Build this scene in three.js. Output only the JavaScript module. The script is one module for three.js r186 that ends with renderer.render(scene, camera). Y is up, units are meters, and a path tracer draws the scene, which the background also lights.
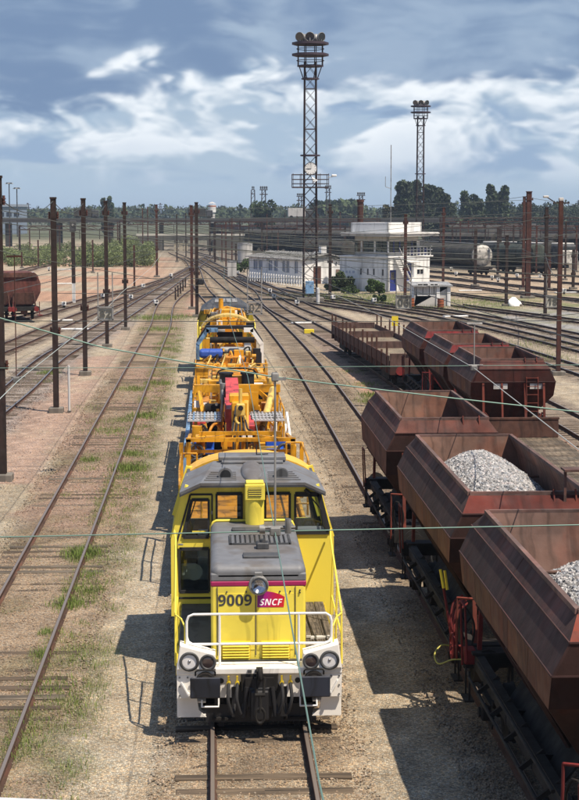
import * as THREE from 'three';
import { mergeGeometries } from 'three/addons/utils/BufferGeometryUtils.js';
import { RoundedBoxGeometry } from 'three/addons/geometries/RoundedBoxGeometry.js';
import { FontLoader } from 'three/addons/loaders/FontLoader.js';
import { TextGeometry } from 'three/addons/geometries/TextGeometry.js';

// ------------------------------------------------------------------ camera, sky, sun, exposure
const scene = new THREE.Scene();
const EYE = 8.5;                                          // standing on a road bridge over the yard
const camera = new THREE.PerspectiveCamera(26.48, 579 / 800, 0.4, 30000);
camera.rotation.order = 'YXZ';
camera.position.set(0, EYE, 0);
camera.rotation.set(-Math.atan(187 / 1700), -THREE.MathUtils.degToRad(2.595), 0);
camera.updateMatrixWorld(true);
scene.add(camera);
const SUN_DIR = new THREE.Vector3(0.39, 1, 0.37).normalize();
const sun = new THREE.DirectionalLight(0xfff1de, 5.0);
sun.position.copy(SUN_DIR).multiplyScalar(200).add(new THREE.Vector3(5, 0, -70));
sun.target.position.set(5, 0, -70);
sun.castShadow = true;
sun.shadow.mapSize.set(4096, 4096);
Object.assign(sun.shadow.camera, { left: -70, right: 70, top: 110, bottom: -110, near: 1, far: 500 });
scene.add(sun, sun.target);
const renderer = new THREE.WebGLRenderer({ antialias: true });
renderer.toneMapping = THREE.LinearToneMapping;
renderer.toneMappingExposure = 1.25;
renderer.shadowMap.enabled = true;
scene.fog = new THREE.FogExp2(0xb4c9e2, 0.00017);

// ------------------------------------------------------------------ random and noise
function rng(seed) { let a = seed >>> 0; return () => { a = (a + 0x6D2B79F5) | 0; let t = Math.imul(a ^ (a >>> 15), 1 | a); t = (t + Math.imul(t ^ (t >>> 7), 61 | t)) ^ t; return ((t ^ (t >>> 14)) >>> 0) / 4294967296; }; }
const hash = (x, y, s = 0) => { let h = Math.imul(x | 0, 374761393) ^ Math.imul(y | 0, 668265263) ^ Math.imul(s | 0, 2246822519); h = Math.imul(h ^ (h >>> 13), 1274126177); return ((h ^ (h >>> 16)) >>> 0) / 4294967296; };
const sm = (t) => t * t * (3 - 2 * t);
const mod = (a, n) => ((a % n) + n) % n;
function vnoise(x, y, s = 0, per = 0) {                     // value noise, tileable when per > 0
  const xi = Math.floor(x), yi = Math.floor(y), fx = sm(x - xi), fy = sm(y - yi);
  const w = per ? (v) => mod(v, per) : (v) => v;
  const a = hash(w(xi), w(yi), s), b = hash(w(xi + 1), w(yi), s), c = hash(w(xi), w(yi + 1), s), d = hash(w(xi + 1), w(yi + 1), s);
  return a + (b - a) * fx + (c - a) * fy + (a - b - c + d) * fx * fy;
}
function fbm(x, y, o = 4, s = 0, per = 0) { let v = 0, a = 0.5, n = 0; for (let i = 0; i < o; i++) { v += a * vnoise(x, y, s + i * 17, per); n += a; a *= 0.5; x *= 2; y *= 2; per *= 2; } return v / n; }
function noise3(x, y, z, s = 0) { const zi = Math.floor(z), f = sm(z - zi); return vnoise(x, y, s + zi * 131) * (1 - f) + vnoise(x, y, s + (zi + 1) * 131) * f; }
function fbm3(x, y, z, o = 4, s = 0) { let v = 0, a = 0.5, n = 0; for (let i = 0; i < o; i++) { v += a * noise3(x, y, z, s + i * 1013); n += a; a *= 0.5; x *= 2.03; y *= 2.03; z *= 2.03; } return v / n; }
const step = (a, b, x) => { const t = Math.min(1, Math.max(0, (x - a) / (b - a))); return t * t * (3 - 2 * t); };
const lerp = (a, b, t) => a + (b - a) * t;
const mix3 = (a, b, t) => [lerp(a[0], b[0], t), lerp(a[1], b[1], t), lerp(a[2], b[2], t)];

// ------------------------------------------------------------------ the sky: broken cloud all the way round
{
  const W = 4096, Hh = 4096, data = new Float32Array(W * Hh * 4);
  const air0 = [0.355, 0.455, 0.565], air1 = [0.19, 0.31, 0.52], slate = [0.155, 0.232, 0.370], slateHi = [0.260, 0.350, 0.480], white = [0.76, 0.80, 0.84], grey = [0.36, 0.455, 0.56];
  const R = Math.PI / 180;
  const shade = (az, el) => {
    const k = el / R, e = k < 14 ? k : 14 + (k - 14) * 0.55;             // k: degrees above the horizon
    let cx = Math.cos(az), cz = Math.sin(az);
    const w1 = fbm3(cx * 17 + 3, cz * 17, e * 0.7, 3, 201) - 0.5, w2 = fbm3(cx * 17 + 60, cz * 17 + 9, e * 0.7, 3, 301) - 0.5;
    const E = e + w2 * 1.5; cx += w1 * 0.07; cz -= w1 * 0.07;
    const big = fbm3(cx * 8 + 40, cz * 8 + 40, E * 0.36, 4, 7), C = (d) => fbm3(cx * 30 + 90, cz * 30 + 90, (E + d) * 0.98, 6, 19), cum = C(0), wisp = fbm3(cx * 7, cz * 7, E * 1.5, 5, 53);
    let c = mix3(air0, air1, step(0, 14, k));
    c = mix3(c, grey, 0.85 * step(0.45, 0.62, wisp) * step(0.2, 1.2, k));                           // pale streaks
    c = mix3(c, mix3(air1, slateHi, 0.7), 0.75 * step(0.50, 0.60, fbm3(cx * 9 + 7, cz * 9, E * 0.95 + 31, 5, 91)) * step(0.7, 1.6, k) * (1 - step(7, 12, k)));
    const base = 4.3 + (big - 0.5) * 4.2 + (cum - 0.5) * 2.2, t = base - k;                        // lower edge of the dark layer
    const lit = Math.max(0, Math.min(1, 0.50 + (cum - C(0.20)) * 3.6 + (cum - 0.48) * 2.4));
    const puff = step(0.34, 0.53, cum + 0.13 * Math.exp(-Math.pow((t - 0.55) / 0.95, 2)) - 0.055) * step(0.5, 1.9, k);
    c = mix3(c, mix3(grey, white, lit), puff * (0.50 + 0.46 * Math.exp(-Math.pow(Math.max(0, t - 0.3) / 1.8, 2))));
    const under = step(0.05, -0.42, t) * (1 - 0.9 * step(9, 17, k));
    const dk = step(0.36, 0.64, 0.5 * wisp + 0.5 * cum + 0.10 * (big - 0.5));
    c = mix3(c, mix3(mix3(slate, slateHi, dk), mix3(slateHi, grey, 0.8), 0.6 * step(0.53, 0.72, cum * 0.55 + big * 0.45)), under * 0.96);
    if (k > 8) { const q = step(8, 17, k), m = step(0.44, 0.66, cum * 0.6 + big * 0.45); c = mix3(c, mix3([0.115, 0.20, 0.39], mix3([0.17, 0.24, 0.36], [0.44, 0.49, 0.56], m), step(0.44, 0.64, big)), q); }
    return c;
  };
  for (let j = 0; j < Hh; j++) {
    const el = ((j + 0.5) / Hh - 0.5) * Math.PI, k = el / R;             // row 0 at the bottom
    const stride = k < -0.5 ? W : k < 8 ? 1 : k < 20 ? 8 : k < 45 ? 16 : 32;
    let prev = null;
    const at = (i) => (k < -0.5 ? [0.16, 0.15, 0.13] : shade((i / W) * Math.PI * 2, Math.max(el, 0)));
    let a = at(0);
    for (let i = 0; i < W; i += stride) {
      const b = at(i + stride);
      for (let q = 0; q < stride; q++) { const t = q / stride, o = (j * W + i + q) * 4; data[o] = lerp(a[0], b[0], t); data[o + 1] = lerp(a[1], b[1], t); data[o + 2] = lerp(a[2], b[2], t); data[o + 3] = 1; }
      a = b;
    }
  }
  const sky = new THREE.DataTexture(data, W, Hh, THREE.RGBAFormat, THREE.FloatType);
  sky.mapping = THREE.EquirectangularReflectionMapping;
  sky.magFilter = sky.minFilter = THREE.LinearFilter;
  sky.needsUpdate = true;
  scene.background = sky;
  scene.environment = sky;
}

// ------------------------------------------------------------------ geometry helpers
const V = (x, y, z) => new THREE.Vector3(x, y, z);
function spot(px, py, h = 0) {                              // survey: the point at height h that a sight line of the photograph meets
  const d = V((px - 289.5) / 1700, -(py - 400) / 1700, -1).applyQuaternion(camera.quaternion);
  const t = (h - EYE) / d.y; return V(d.x * t, h, d.z * t);
}
function heightAt(p, py) {                                  // height of a point above p seen on picture row py
  const q = camera.quaternion.clone().invert(), up = V(0, 1, 0).applyQuaternion(q), b = V(p.x, -EYE, p.z).applyQuaternion(q), k = -(py - 400) / 1700;
  return -(b.y + k * b.z) / (up.y + k * up.z);
}
function plain(g) { if (g.index) g = g.toNonIndexed(); for (const n of Object.keys(g.attributes)) if (n !== 'position' && n !== 'normal') g.deleteAttribute(n); return g; }
function boxUV(g) {                                         // texture coordinates in metres, by the main direction of each face
  const p = g.attributes.position, uv = new Float32Array(p.count * 2), a = V(), b = V(), c = V(), n = V();
  for (let i = 0; i < p.count; i += 3) {
    a.fromBufferAttribute(p, i); b.fromBufferAttribute(p, i + 1); c.fromBufferAttribute(p, i + 2);
    n.copy(b).sub(a).cross(c.clone().sub(a)); const x = Math.abs(n.x), y = Math.abs(n.y), z = Math.abs(n.z);
    [a, b, c].forEach((v, k) => { const [s, t] = y >= x && y >= z ? [v.x, v.z] : x >= z ? [v.z, v.y] : [v.x, v.y]; uv[(i + k) * 2] = s; uv[(i + k) * 2 + 1] = t; });
  }
  g.setAttribute('uv', new THREE.BufferAttribute(uv, 2)); return g;
}
const join = (list) => boxUV(mergeGeometries(list.flat(Infinity).map(plain)));
const taken = new Map();
const numbered = (n) => { const k = taken.get(n) || 0; taken.set(n, k + 1); return k ? `${n}_${String(k).padStart(3, '0')}` : n; };
function obj(name, geos, mat, parent, at) {
  const g = Array.isArray(geos) ? join(geos) : geos, m = new THREE.Mesh(g, mat); m.name = name; m.castShadow = m.receiveShadow = true;
  if (at) m.position.set(...at); if (parent) parent.add(m); return m;
}
function thing(name, label, category, at = [0, 0, 0], turn = 0, group) {
  const o = new THREE.Group(); o.name = numbered(name); o.position.set(...at); o.rotation.y = turn; o.userData = { label, category }; if (group) o.userData.group = group; scene.add(o); return o;
}
function tag(m, label, category, group, kind) { m.name = numbered(m.name); m.userData = {}; if (label) m.userData.label = label; if (category) m.userData.category = category; if (group) m.userData.group = group; if (kind) m.userData.kind = kind; scene.add(m); return m; }
function dup(root, at, turn, label, group) { const r = root.clone(); r.name = numbered(root.name.replace(/_\d{3}$/, '')); r.position.set(...at); r.rotation.y = turn; r.userData = { ...root.userData, label }; if (group) r.userData.group = group; scene.add(r); return r; }
function box(w, h, d, x = 0, y = 0, z = 0, rx = 0, ry = 0, rz = 0) { const g = new THREE.BoxGeometry(w, h, d); if (rx) g.rotateX(rx); if (rz) g.rotateZ(rz); if (ry) g.rotateY(ry); return g.translate(x, y, z); }
function rbox(w, h, d, x = 0, y = 0, z = 0, r = 0.02, seg = 2) { return new RoundedBoxGeometry(w, h, d, seg, Math.min(r, w / 2.01, h / 2.01, d / 2.01)).translate(x, y, z); }
function orient(g, a, b) { const d = b.clone().sub(a), m = new THREE.Matrix4(), y = d.clone().normalize(); g.applyMatrix4(m.makeRotationFromQuaternion(new THREE.Quaternion().setFromUnitVectors(V(0, 1, 0), y))); return g.translate((a.x + b.x) / 2, (a.y + b.y) / 2, (a.z + b.z) / 2); }
function rod(a, b, r = 0.02, seg = 7, r2 = r) { a = Array.isArray(a) ? V(...a) : a; b = Array.isArray(b) ? V(...b) : b; return orient(new THREE.CylinderGeometry(r2, r, a.distanceTo(b), seg), a, b); }
function bar(a, b, w = 0.05, d = w) {                       // a square bar; its faces stay upright as far as they can
  a = Array.isArray(a) ? V(...a) : a; b = Array.isArray(b) ? V(...b) : b;
  const y = b.clone().sub(a), L = y.length(); y.normalize(); let x = V(0, 1, 0).cross(y); if (x.lengthSq() < 1e-6) x.set(1, 0, 0); x.normalize(); const z = x.clone().cross(y);
  return new THREE.BoxGeometry(w, L, d).applyMatrix4(new THREE.Matrix4().makeBasis(x, y, z)).translate((a.x + b.x) / 2, (a.y + b.y) / 2, (a.z + b.z) / 2);
}
function tube(pts, r = 0.02, seg = 6, closed = false, tension = 0.5, n) { const c = new THREE.CatmullRomCurve3(pts.map((p) => (Array.isArray(p) ? V(...p) : p)), closed, 'catmullrom', tension); return new THREE.TubeGeometry(c, n || Math.max(4, pts.length * 5), r, seg, closed); }
const pipe = (pts, r, seg = 6) => pts.slice(1).map((p, i) => rod(pts[i], p, r, seg)).concat(pts.slice(1, -1).map((p) => new THREE.SphereGeometry(r, 7, 5).translate(...(Array.isArray(p) ? p : [p.x, p.y, p.z]))));
function cyl(r, h, x = 0, y = 0, z = 0, axis = 'y', seg = 20, r2 = r) { const g = new THREE.CylinderGeometry(r2, r, h, seg); if (axis === 'x') g.rotateZ(-Math.PI / 2); if (axis === 'z') g.rotateX(Math.PI / 2); return g.translate(x, y, z); }
function slab(pts, t = 0.03) {                              // a flat convex plate, its outer face through pts, t thick behind it
  const P = pts.map((p) => (Array.isArray(p) ? V(...p) : p)), n = P[1].clone().sub(P[0]).cross(P[2].clone().sub(P[0])).normalize(), Q = P.map((p) => p.clone().addScaledVector(n, -t)), o = [];
  const tri = (a, b, c) => o.push(a.x, a.y, a.z, b.x, b.y, b.z, c.x, c.y, c.z), N = P.length;
  for (let i = 1; i < N - 1; i++) { tri(P[0], P[i], P[i + 1]); tri(Q[0], Q[i + 1], Q[i]); }
  for (let i = 0; i < N; i++) { const j = (i + 1) % N; tri(P[i], Q[i], Q[j]); tri(P[i], Q[j], P[j]); }
  const g = new THREE.BufferGeometry(); g.setAttribute('position', new THREE.Float32BufferAttribute(o, 3)); g.computeVertexNormals(); return g;
}
function extr(pts, depth, bevel = 0, holes = [], curve = 6) {
  const s = new THREE.Shape(pts.map((p) => new THREE.Vector2(...p)));
  for (const h of holes) s.holes.push(new THREE.Path(h.map((p) => new THREE.Vector2(...p))));
  return new THREE.ExtrudeGeometry(s, { depth, bevelEnabled: bevel > 0, bevelSize: bevel, bevelThickness: bevel, bevelOffset: -bevel, bevelSegments: 2, curveSegments: curve });
}
const sphere = (r, x, y, z, a = 10, b = 7) => new THREE.SphereGeometry(r, a, b).translate(x, y, z);

// ------------------------------------------------------------------ textures and materials
function texture(size, fn, metres, srgb = true) {
  const d = new Uint8Array(size * size * 4);
  for (let j = 0; j < size; j++) for (let i = 0; i < size; i++) { const c = fn(i / size, j / size), o = (j * size + i) * 4; d[o] = Math.max(0, Math.min(255, c[0] * 255)); d[o + 1] = Math.max(0, Math.min(255, c[1] * 255)); d[o + 2] = Math.max(0, Math.min(255, c[2] * 255)); d[o + 3] = 255; }
  const t = new THREE.DataTexture(d, size, size); t.wrapS = t.wrapT = THREE.RepeatWrapping; t.magFilter = THREE.LinearFilter; t.minFilter = THREE.LinearMipmapLinearFilter; t.generateMipmaps = true;
  if (srgb) t.colorSpace = THREE.SRGBColorSpace; t.repeat.set(1 / metres, 1 / metres); t.needsUpdate = true; return t;
}
const again = (t, metres) => { const c = t.clone(); c.repeat.set(1 / metres, 1 / metres); c.needsUpdate = true; return c; };
// gravel: small stones of differing tint, from a jittered cell pattern that tiles
function cells(u, v, n, s) {
  const x = u * n, y = v * n, xi = Math.floor(x), yi = Math.floor(y); let d1 = 9, d2 = 9, id = 0;
  for (let b = -1; b < 2; b++) for (let a = -1; a < 2; a++) { const cx = mod(xi + a, n), cy = mod(yi + b, n), dx = xi + a + hash(cx, cy, s) - x, dy = yi + b + hash(cx, cy, s + 1) - y, d = Math.hypot(dx, dy); if (d < d1) { d2 = d1; d1 = d; id = hash(cx, cy, s + 2); } else if (d < d2) d2 = d; }
  return [d1, d2, id];
}
const gravelMap = texture(1024, (u, v) => {
  const [d1, d2, id] = cells(u, v, 72, 3), [e1, , id2] = cells(u, v, 150, 8), n = fbm(u * 6, v * 6, 4, 2, 6);
  const edge = step(0.0, 0.22, d2 - d1), t = 0.62 + 0.30 * (id - 0.5) + 0.22 * (id2 - 0.5) + 0.25 * (n - 0.5), k = t * (0.72 + 0.28 * edge), w = hash(Math.floor(id * 999), 3) - 0.5;
  return [k * (1 + 0.10 * w) + 0.12, k * (1 - 0.02 * w) + 0.12, k * (1 - 0.16 * w) + 0.115];
}, 2.6);
const gravelBump = texture(1024, (u, v) => { const [d1, d2, id] = cells(u, v, 72, 3), [e1] = cells(u, v, 150, 8); const h = (0.35 + 0.65 * id) * step(0, 0.35, d2 - d1) * 0.75 + 0.2 * (1 - e1) + 0.1 * fbm(u * 8, v * 8, 3, 4, 8); return [h, h, h]; }, 2.6, false);
// paint that has weathered: fine grime, streaks that run down (v is up), stains
const wearMap = texture(512, (u0, v0) => { const u = u0 + 0.08 * (fbm(u0 * 6, v0 * 6, 3, 401, 6) - 0.5), v = v0 + 0.08 * (fbm(u0 * 6, v0 * 6, 3, 431, 6) - 0.5); const a = fbm(u * 5, v * 5, 5, 11, 5), s = fbm(u * 40, v * 2, 4, 21, 40) , b = fbm(u * 18, v * 18, 3, 31, 18); const k = 0.93 - 0.30 * step(0.52, 0.8, a) - 0.22 * step(0.55, 0.8, s) - 0.10 * (b - 0.4); return [k, k * 0.985, k * 0.96]; }, 2.4);
const cleanMap = texture(512, (u0, v0) => { const u = u0 + 0.08 * (fbm(u0 * 6, v0 * 6, 3, 501, 6) - 0.5), v = v0 + 0.08 * (fbm(u0 * 6, v0 * 6, 3, 531, 6) - 0.5); const a = fbm(u * 4, v * 4, 5, 61, 4), s = fbm(u * 30, v * 2, 4, 71, 30); const k = 0.985 - 0.10 * step(0.52, 0.8, a) - 0.09 * step(0.6, 0.8, s); return [k, k * 0.985, k * 0.955]; }, 3.1);
const dustMap = texture(512, (u0, v0) => { const u = u0 + 0.1 * (fbm(u0 * 6, v0 * 6, 3, 601, 6) - 0.5), v = v0 + 0.1 * (fbm(u0 * 6, v0 * 6, 3, 631, 6) - 0.5), a = fbm(u * 5, v * 5, 5, 611, 5), b = fbm(u * 24, v * 24, 3, 621, 24), t = step(0.42, 0.70, a); const k = 0.90 - 0.13 * t + 0.12 * (b - 0.5); return [k + 0.05 * t, k + 0.01 * t, k - 0.035 * t]; }, 2.2);
const rustMap = texture(1024, (u0, v0) => { const u = u0 + 0.10 * (fbm(u0 * 5, v0 * 5, 4, 301, 5) - 0.5), v = v0 + 0.10 * (fbm(u0 * 5, v0 * 5, 4, 331, 5) - 0.5); const a = fbm(u * 4, v * 4, 6, 12, 4), s = fbm(u * 34, v * 2, 5, 23, 34), b = fbm(u * 24, v * 24, 4, 35, 24), p = step(0.55, 0.72, fbm(u * 7, v * 5, 5, 48, 35)); const k = 0.80 + 0.34 * (a - 0.5) - 0.14 * step(0.5, 0.78, s) + 0.20 * (b - 0.5); return [k + 0.06 * p, k * 0.985 - 0.01 * p, k * 0.97 - 0.03 * p]; }, 3.7);
const rustRough = texture(256, (u, v) => { const k = 0.84 + 0.4 * (fbm(u * 9, v * 9, 4, 81, 9) - 0.35); return [k, k, k]; }, 1.7, false);
const fineBump = texture(256, (u, v) => { const k = fbm(u * 16, v * 16, 4, 91, 16); return [k, k, k]; }, 0.8, false);
const woodMap = texture(512, (u, v) => { const g = fbm(u * 60, v * 3, 4, 14, 60), a = fbm(u * 6, v * 4, 4, 15, 12), k = 0.50 + 0.55 * (g - 0.4) + 0.4 * (a - 0.5); return [k, k * 0.96, k * 0.90]; }, 1.0);
const plasterMap = texture(512, (u, v) => { const a = fbm(u * 4, v * 4, 5, 17, 4), s = fbm(u * 22, v * 2, 4, 18, 22); const k = 0.97 - 0.16 * step(0.5, 0.8, a) - 0.14 * step(0.55, 0.8, s); return [k, k * 0.99, k * 0.97]; }, 6);
const rgb = (c) => (typeof c === 'number' ? new THREE.Color(c) : new THREE.Color().setRGB(...c));
const mat = (c, roughness = 0.7, o = {}) => new THREE.MeshStandardMaterial({ color: rgb(c), roughness, metalness: 0, ...o });
const paint = (c, roughness = 0.45, map = cleanMap, o = {}) => new THREE.MeshStandardMaterial({ color: rgb(c), roughness, map, bumpMap: fineBump, bumpScale: 0.0008, ...o });
const rusty = (c, o = {}) => new THREE.MeshStandardMaterial({ color: rgb(c), roughness: 1, roughnessMap: rustRough, map: rustMap, bumpMap: fineBump, bumpScale: 0.0025, ...o });
const M = {
  yellow: paint([0.90, 0.765, 0.10], 0.5), yellowDeep: paint([0.80, 0.60, 0.03], 0.5, wearMap), white: paint([0.94, 0.94, 0.94], 0.45), whiteRail: mat([0.86, 0.86, 0.85], 0.4),
  grey: paint([0.205, 0.212, 0.228], 0.55, dustMap), greyDark: paint([0.085, 0.09, 0.10], 0.55, wearMap), magenta: paint([0.36, 0.015, 0.11], 0.4), black: mat([0.012, 0.012, 0.014], 0.55), rubber: mat([0.02, 0.02, 0.022], 0.8),
  navy: paint([0.025, 0.032, 0.055], 0.55, wearMap), grime: rusty([0.015, 0.013, 0.0115]), grimeBlack: rusty([0.016, 0.0145, 0.013]), steel: mat([0.42, 0.42, 0.42], 0.35, { metalness: 0.9 }), chrome: mat([0.55, 0.56, 0.58], 0.16, { metalness: 1 }), galv: mat([0.36, 0.37, 0.38], 0.55, { metalness: 0.3, map: wearMap }),
  lens: new THREE.MeshPhysicalMaterial({ color: rgb([0.95, 0.96, 1]), roughness: 0.05, transmission: 1, thickness: 0 }), lensRed: new THREE.MeshPhysicalMaterial({ color: rgb([0.05, 0.035, 0.035]), roughness: 0.15, clearcoat: 1 }),
  glass: new THREE.MeshPhysicalMaterial({ color: rgb([0.80, 0.86, 0.86]), roughness: 0.03, transmission: 1, thickness: 0, side: THREE.DoubleSide }), darkGlass: new THREE.MeshPhysicalMaterial({ color: rgb([0.02, 0.025, 0.035]), roughness: 0.06, clearcoat: 1 }),
  orange: paint([0.84, 0.42, 0.015], 0.45, wearMap), orangeDeep: paint([0.74, 0.30, 0.012], 0.5, wearMap), apricot: paint([0.86, 0.50, 0.06], 0.45), red: paint([0.74, 0.085, 0.08], 0.45, wearMap), blue: paint([0.24, 0.45, 0.76], 0.5, wearMap), seat: mat([0.02, 0.10, 0.48], 0.45), tarp: mat([0.03, 0.09, 0.40], 0.6, { bumpMap: fineBump, bumpScale: 0.01 }), amber: paint([0.86, 0.62, 0.16], 0.45, wearMap),
  olive: paint([0.50, 0.40, 0.03], 0.5, wearMap), checker: paint([0.58, 0.59, 0.60], 0.45, dustMap, { metalness: 0.15 }),
  rustBrown: rusty([0.150, 0.070, 0.050]), rustPurple: rusty([0.165, 0.098, 0.085]), rustOrange: rusty([0.215, 0.088, 0.032]), rustRed: rusty([0.25, 0.055, 0.035]), rustDark: rusty([0.058, 0.022, 0.017]), rustIn: rusty([0.24, 0.135, 0.10]), redPaint: rusty([0.34, 0.022, 0.022]), redGear: rusty([0.22, 0.02, 0.02]),
  rail: rusty([0.115, 0.062, 0.042]), railTop: mat([0.30, 0.25, 0.21], 0.42, { metalness: 0.55 }), railShine: mat([0.45, 0.43, 0.41], 0.3, { metalness: 0.8 }),
  sleeper: mat([0.33, 0.265, 0.20], 0.95, { map: woodMap, bumpMap: woodMap, bumpScale: 0.012 }), sleeperDark: mat([0.27, 0.215, 0.165], 0.95, { map: woodMap, bumpMap: woodMap, bumpScale: 0.012 }), plank: mat([0.50, 0.43, 0.35], 0.95, { map: woodMap, bumpMap: woodMap, bumpScale: 0.01 }), plankGrey: mat([0.36, 0.32, 0.27], 0.95, { map: woodMap, bumpMap: woodMap, bumpScale: 0.01 }),
  pole: rusty([0.050, 0.030, 0.026]), poleRust: rusty([0.105, 0.040, 0.030]), concrete: mat([0.20, 0.185, 0.165], 0.95, { map: plasterMap }), insulator: mat([0.10, 0.04, 0.03], 0.25), wire: mat([0.15, 0.25, 0.21], 0.5, { metalness: 0.3 }), wireDark: mat([0.055, 0.065, 0.06], 0.6), lattice: rusty([0.085, 0.060, 0.062]),
  plaster: mat([0.85, 0.875, 0.90], 0.9, { map: plasterMap }), plasterGrey: mat([0.55, 0.55, 0.55], 0.9, { map: plasterMap }), roofMetal: paint([0.44, 0.46, 0.48], 0.5, wearMap), bluePaint: paint([0.02, 0.035, 0.22], 0.4), paleSign: mat([0.55, 0.55, 0.50], 0.7, { map: wearMap }), tyre: mat([0.02, 0.02, 0.02], 0.9),
  sand: mat([0.42, 0.34, 0.24], 1, { map: gravelMap }), stone: mat([0.52, 0.50, 0.49], 0.9), bag: mat([0.85, 0.85, 0.84], 0.8), tank: rusty([0.075, 0.078, 0.072]), tankGreen: rusty([0.065, 0.090, 0.078]), tankWhite: paint([0.62, 0.62, 0.60], 0.5, wearMap), wagonDark: rusty([0.030, 0.024, 0.022]), wagonBrown: rusty([0.06, 0.03, 0.025]), bark: mat([0.10, 0.08, 0.06], 1, { map: woodMap }),
};
// ------------------------------------------------------------------ where the tracks run (ground plan)
const onGround = (list) => list.map(([x, y]) => { const p = spot(x, y, 0); return [p.x, p.z]; });
const PLAN = [
  { name: 'main', pts: [[0.72, 12], [0.72, -30], [0.72, -70], [0.72, -112], [0.5, -150], [-1.2, -190], ...onGround([[190, 262], [172, 253]])], near: 1 },
  { name: 'left', pts: [[-3.95, 12], [-3.95, -30], [-3.95, -75], [-3.92, -110], [-3.9, -128], [-4.15, -143], [-4.25, -158], [-3.7, -176], [-2.5, -198]], near: 1 },
  { name: 'wagons', pts: [[5.36, 12], [5.36, -30], [5.36, -72], [5.3, -90], [5.0, -112], [4.25, -141], ...onGround([[240, 296], [225, 284], [208, 270], [188, 259]])], near: 1 },
  { name: 'second', pts: [[9.85, 12], [9.85, -30], [9.85, -62], [9.8, -76], [9.2, -92], [8.5, -106], [7.2, -128], [5.6, -152], ...onGround([[262, 292], [240, 278]])] },
  { name: 'third', pts: [[14.5, 12], [14.5, -40], [14.4, -72], [13.4, -95], [11.2, -122], [8.6, -150], ...onGround([[268, 288], [244, 276]])] },
  { name: 'a', pts: onGround([[-60, 452], [15, 394], [52, 360], [80, 343], [106, 327], [130, 312], [157, 294], [183, 276], [200, 264], [210, 256]]) },
  { name: 'c', pts: onGround([[-40, 366], [6, 349], [55, 328], [97, 311], [122, 302], [145, 292], [168, 281]]) },
  { name: 'b', pts: onGround([[-30, 326], [28, 318], [60, 309], [106, 296], [138, 289], [165, 281], [186, 272], [198, 265]]) },
  { name: 'e', pts: onGround([[-40, 287], [0, 279], [35, 268], [66, 262], [100, 256.5], [135, 252]]) },
  { name: 'r1', pts: onGround([[640, 366], [579, 350], [500, 330.5], [440, 317], [400, 310.5], [360, 305], [320, 299.5], [290, 294], [262, 286], [240, 277.5], [215, 266], [200, 258]]) },
  { name: 'r2', pts: onGround([[640, 393], [579, 372], [520, 353], [460, 334], [410, 320], [360, 310.5], [320, 304.5], [290, 299], [262, 291], [240, 281], [218, 270]]) },
  { name: 'r4', pts: onGround([[640, 350], [579, 337.5], [520, 325], [470, 315.5], [430, 309.5], [395, 306.5], [345, 299], [310, 294], [280, 288]]) },
  { name: 'r5', pts: onGround([[640, 331], [579, 322.5], [520, 314.5], [470, 308], [455, 305.5]]) },
  { name: 'r6', pts: onGround([[640, 318], [579, 311], [520, 303.5], [470, 297], [440, 293]]) },
  { name: 'r7', pts: onGround([[640, 307], [579, 301], [520, 294], [470, 287.5], [436, 283], [400, 279], [350, 275], [300, 272.5]]) },
  { name: 'r8', pts: onGround([[640, 298], [579, 292.5], [520, 287], [470, 281.5], [436, 277.5], [400, 274], [350, 270], [300, 266], [255, 262]]) },
  { name: 'r9', pts: onGround([[640, 289], [579, 284.5], [520, 280], [470, 275.5], [430, 272], [380, 268], [320, 263], [262, 258], [230, 254]]) },
  { name: 'r10', pts: onGround([[640, 281], [579, 277], [520, 273.5], [470, 270], [400, 264.5], [330, 258.5], [270, 253.5]]) },
  { name: 'far', pts: onGround([[420, 246], [340, 246], [280, 245], [225, 246], [200, 251]]) },
  { name: 'far', pts: onGround([[300, 278], [270, 270.5], [240, 263], [215, 258], [190, 252]]) },
];
for (const t of PLAN) { t.curve = new THREE.CatmullRomCurve3(t.pts.map(([x, z]) => V(x, 0, z)), false, 'centripetal'); t.len = t.curve.getLength(); }
const grid = new Map(), cell = (x, z) => Math.floor(x / 3) * 100003 + Math.floor(z / 3);
PLAN.forEach((t, ti) => { const n = Math.ceil(t.len / 0.9); for (const p of t.curve.getSpacedPoints(n)) { const k = cell(p.x, p.z); if (!grid.has(k)) grid.set(k, []); grid.get(k).push([p.x, p.z, ti]); } });
function trackNear(x, z) { let d = 9, w = -1; for (let a = -1; a < 2; a++) for (let b = -1; b < 2; b++) for (const p of grid.get(cell(x + a * 3, z + b * 3)) || []) { const e = Math.hypot(p[0] - x, p[1] - z); if (e < d) { d = e; w = p[2]; } } return [d, w]; }

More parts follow.
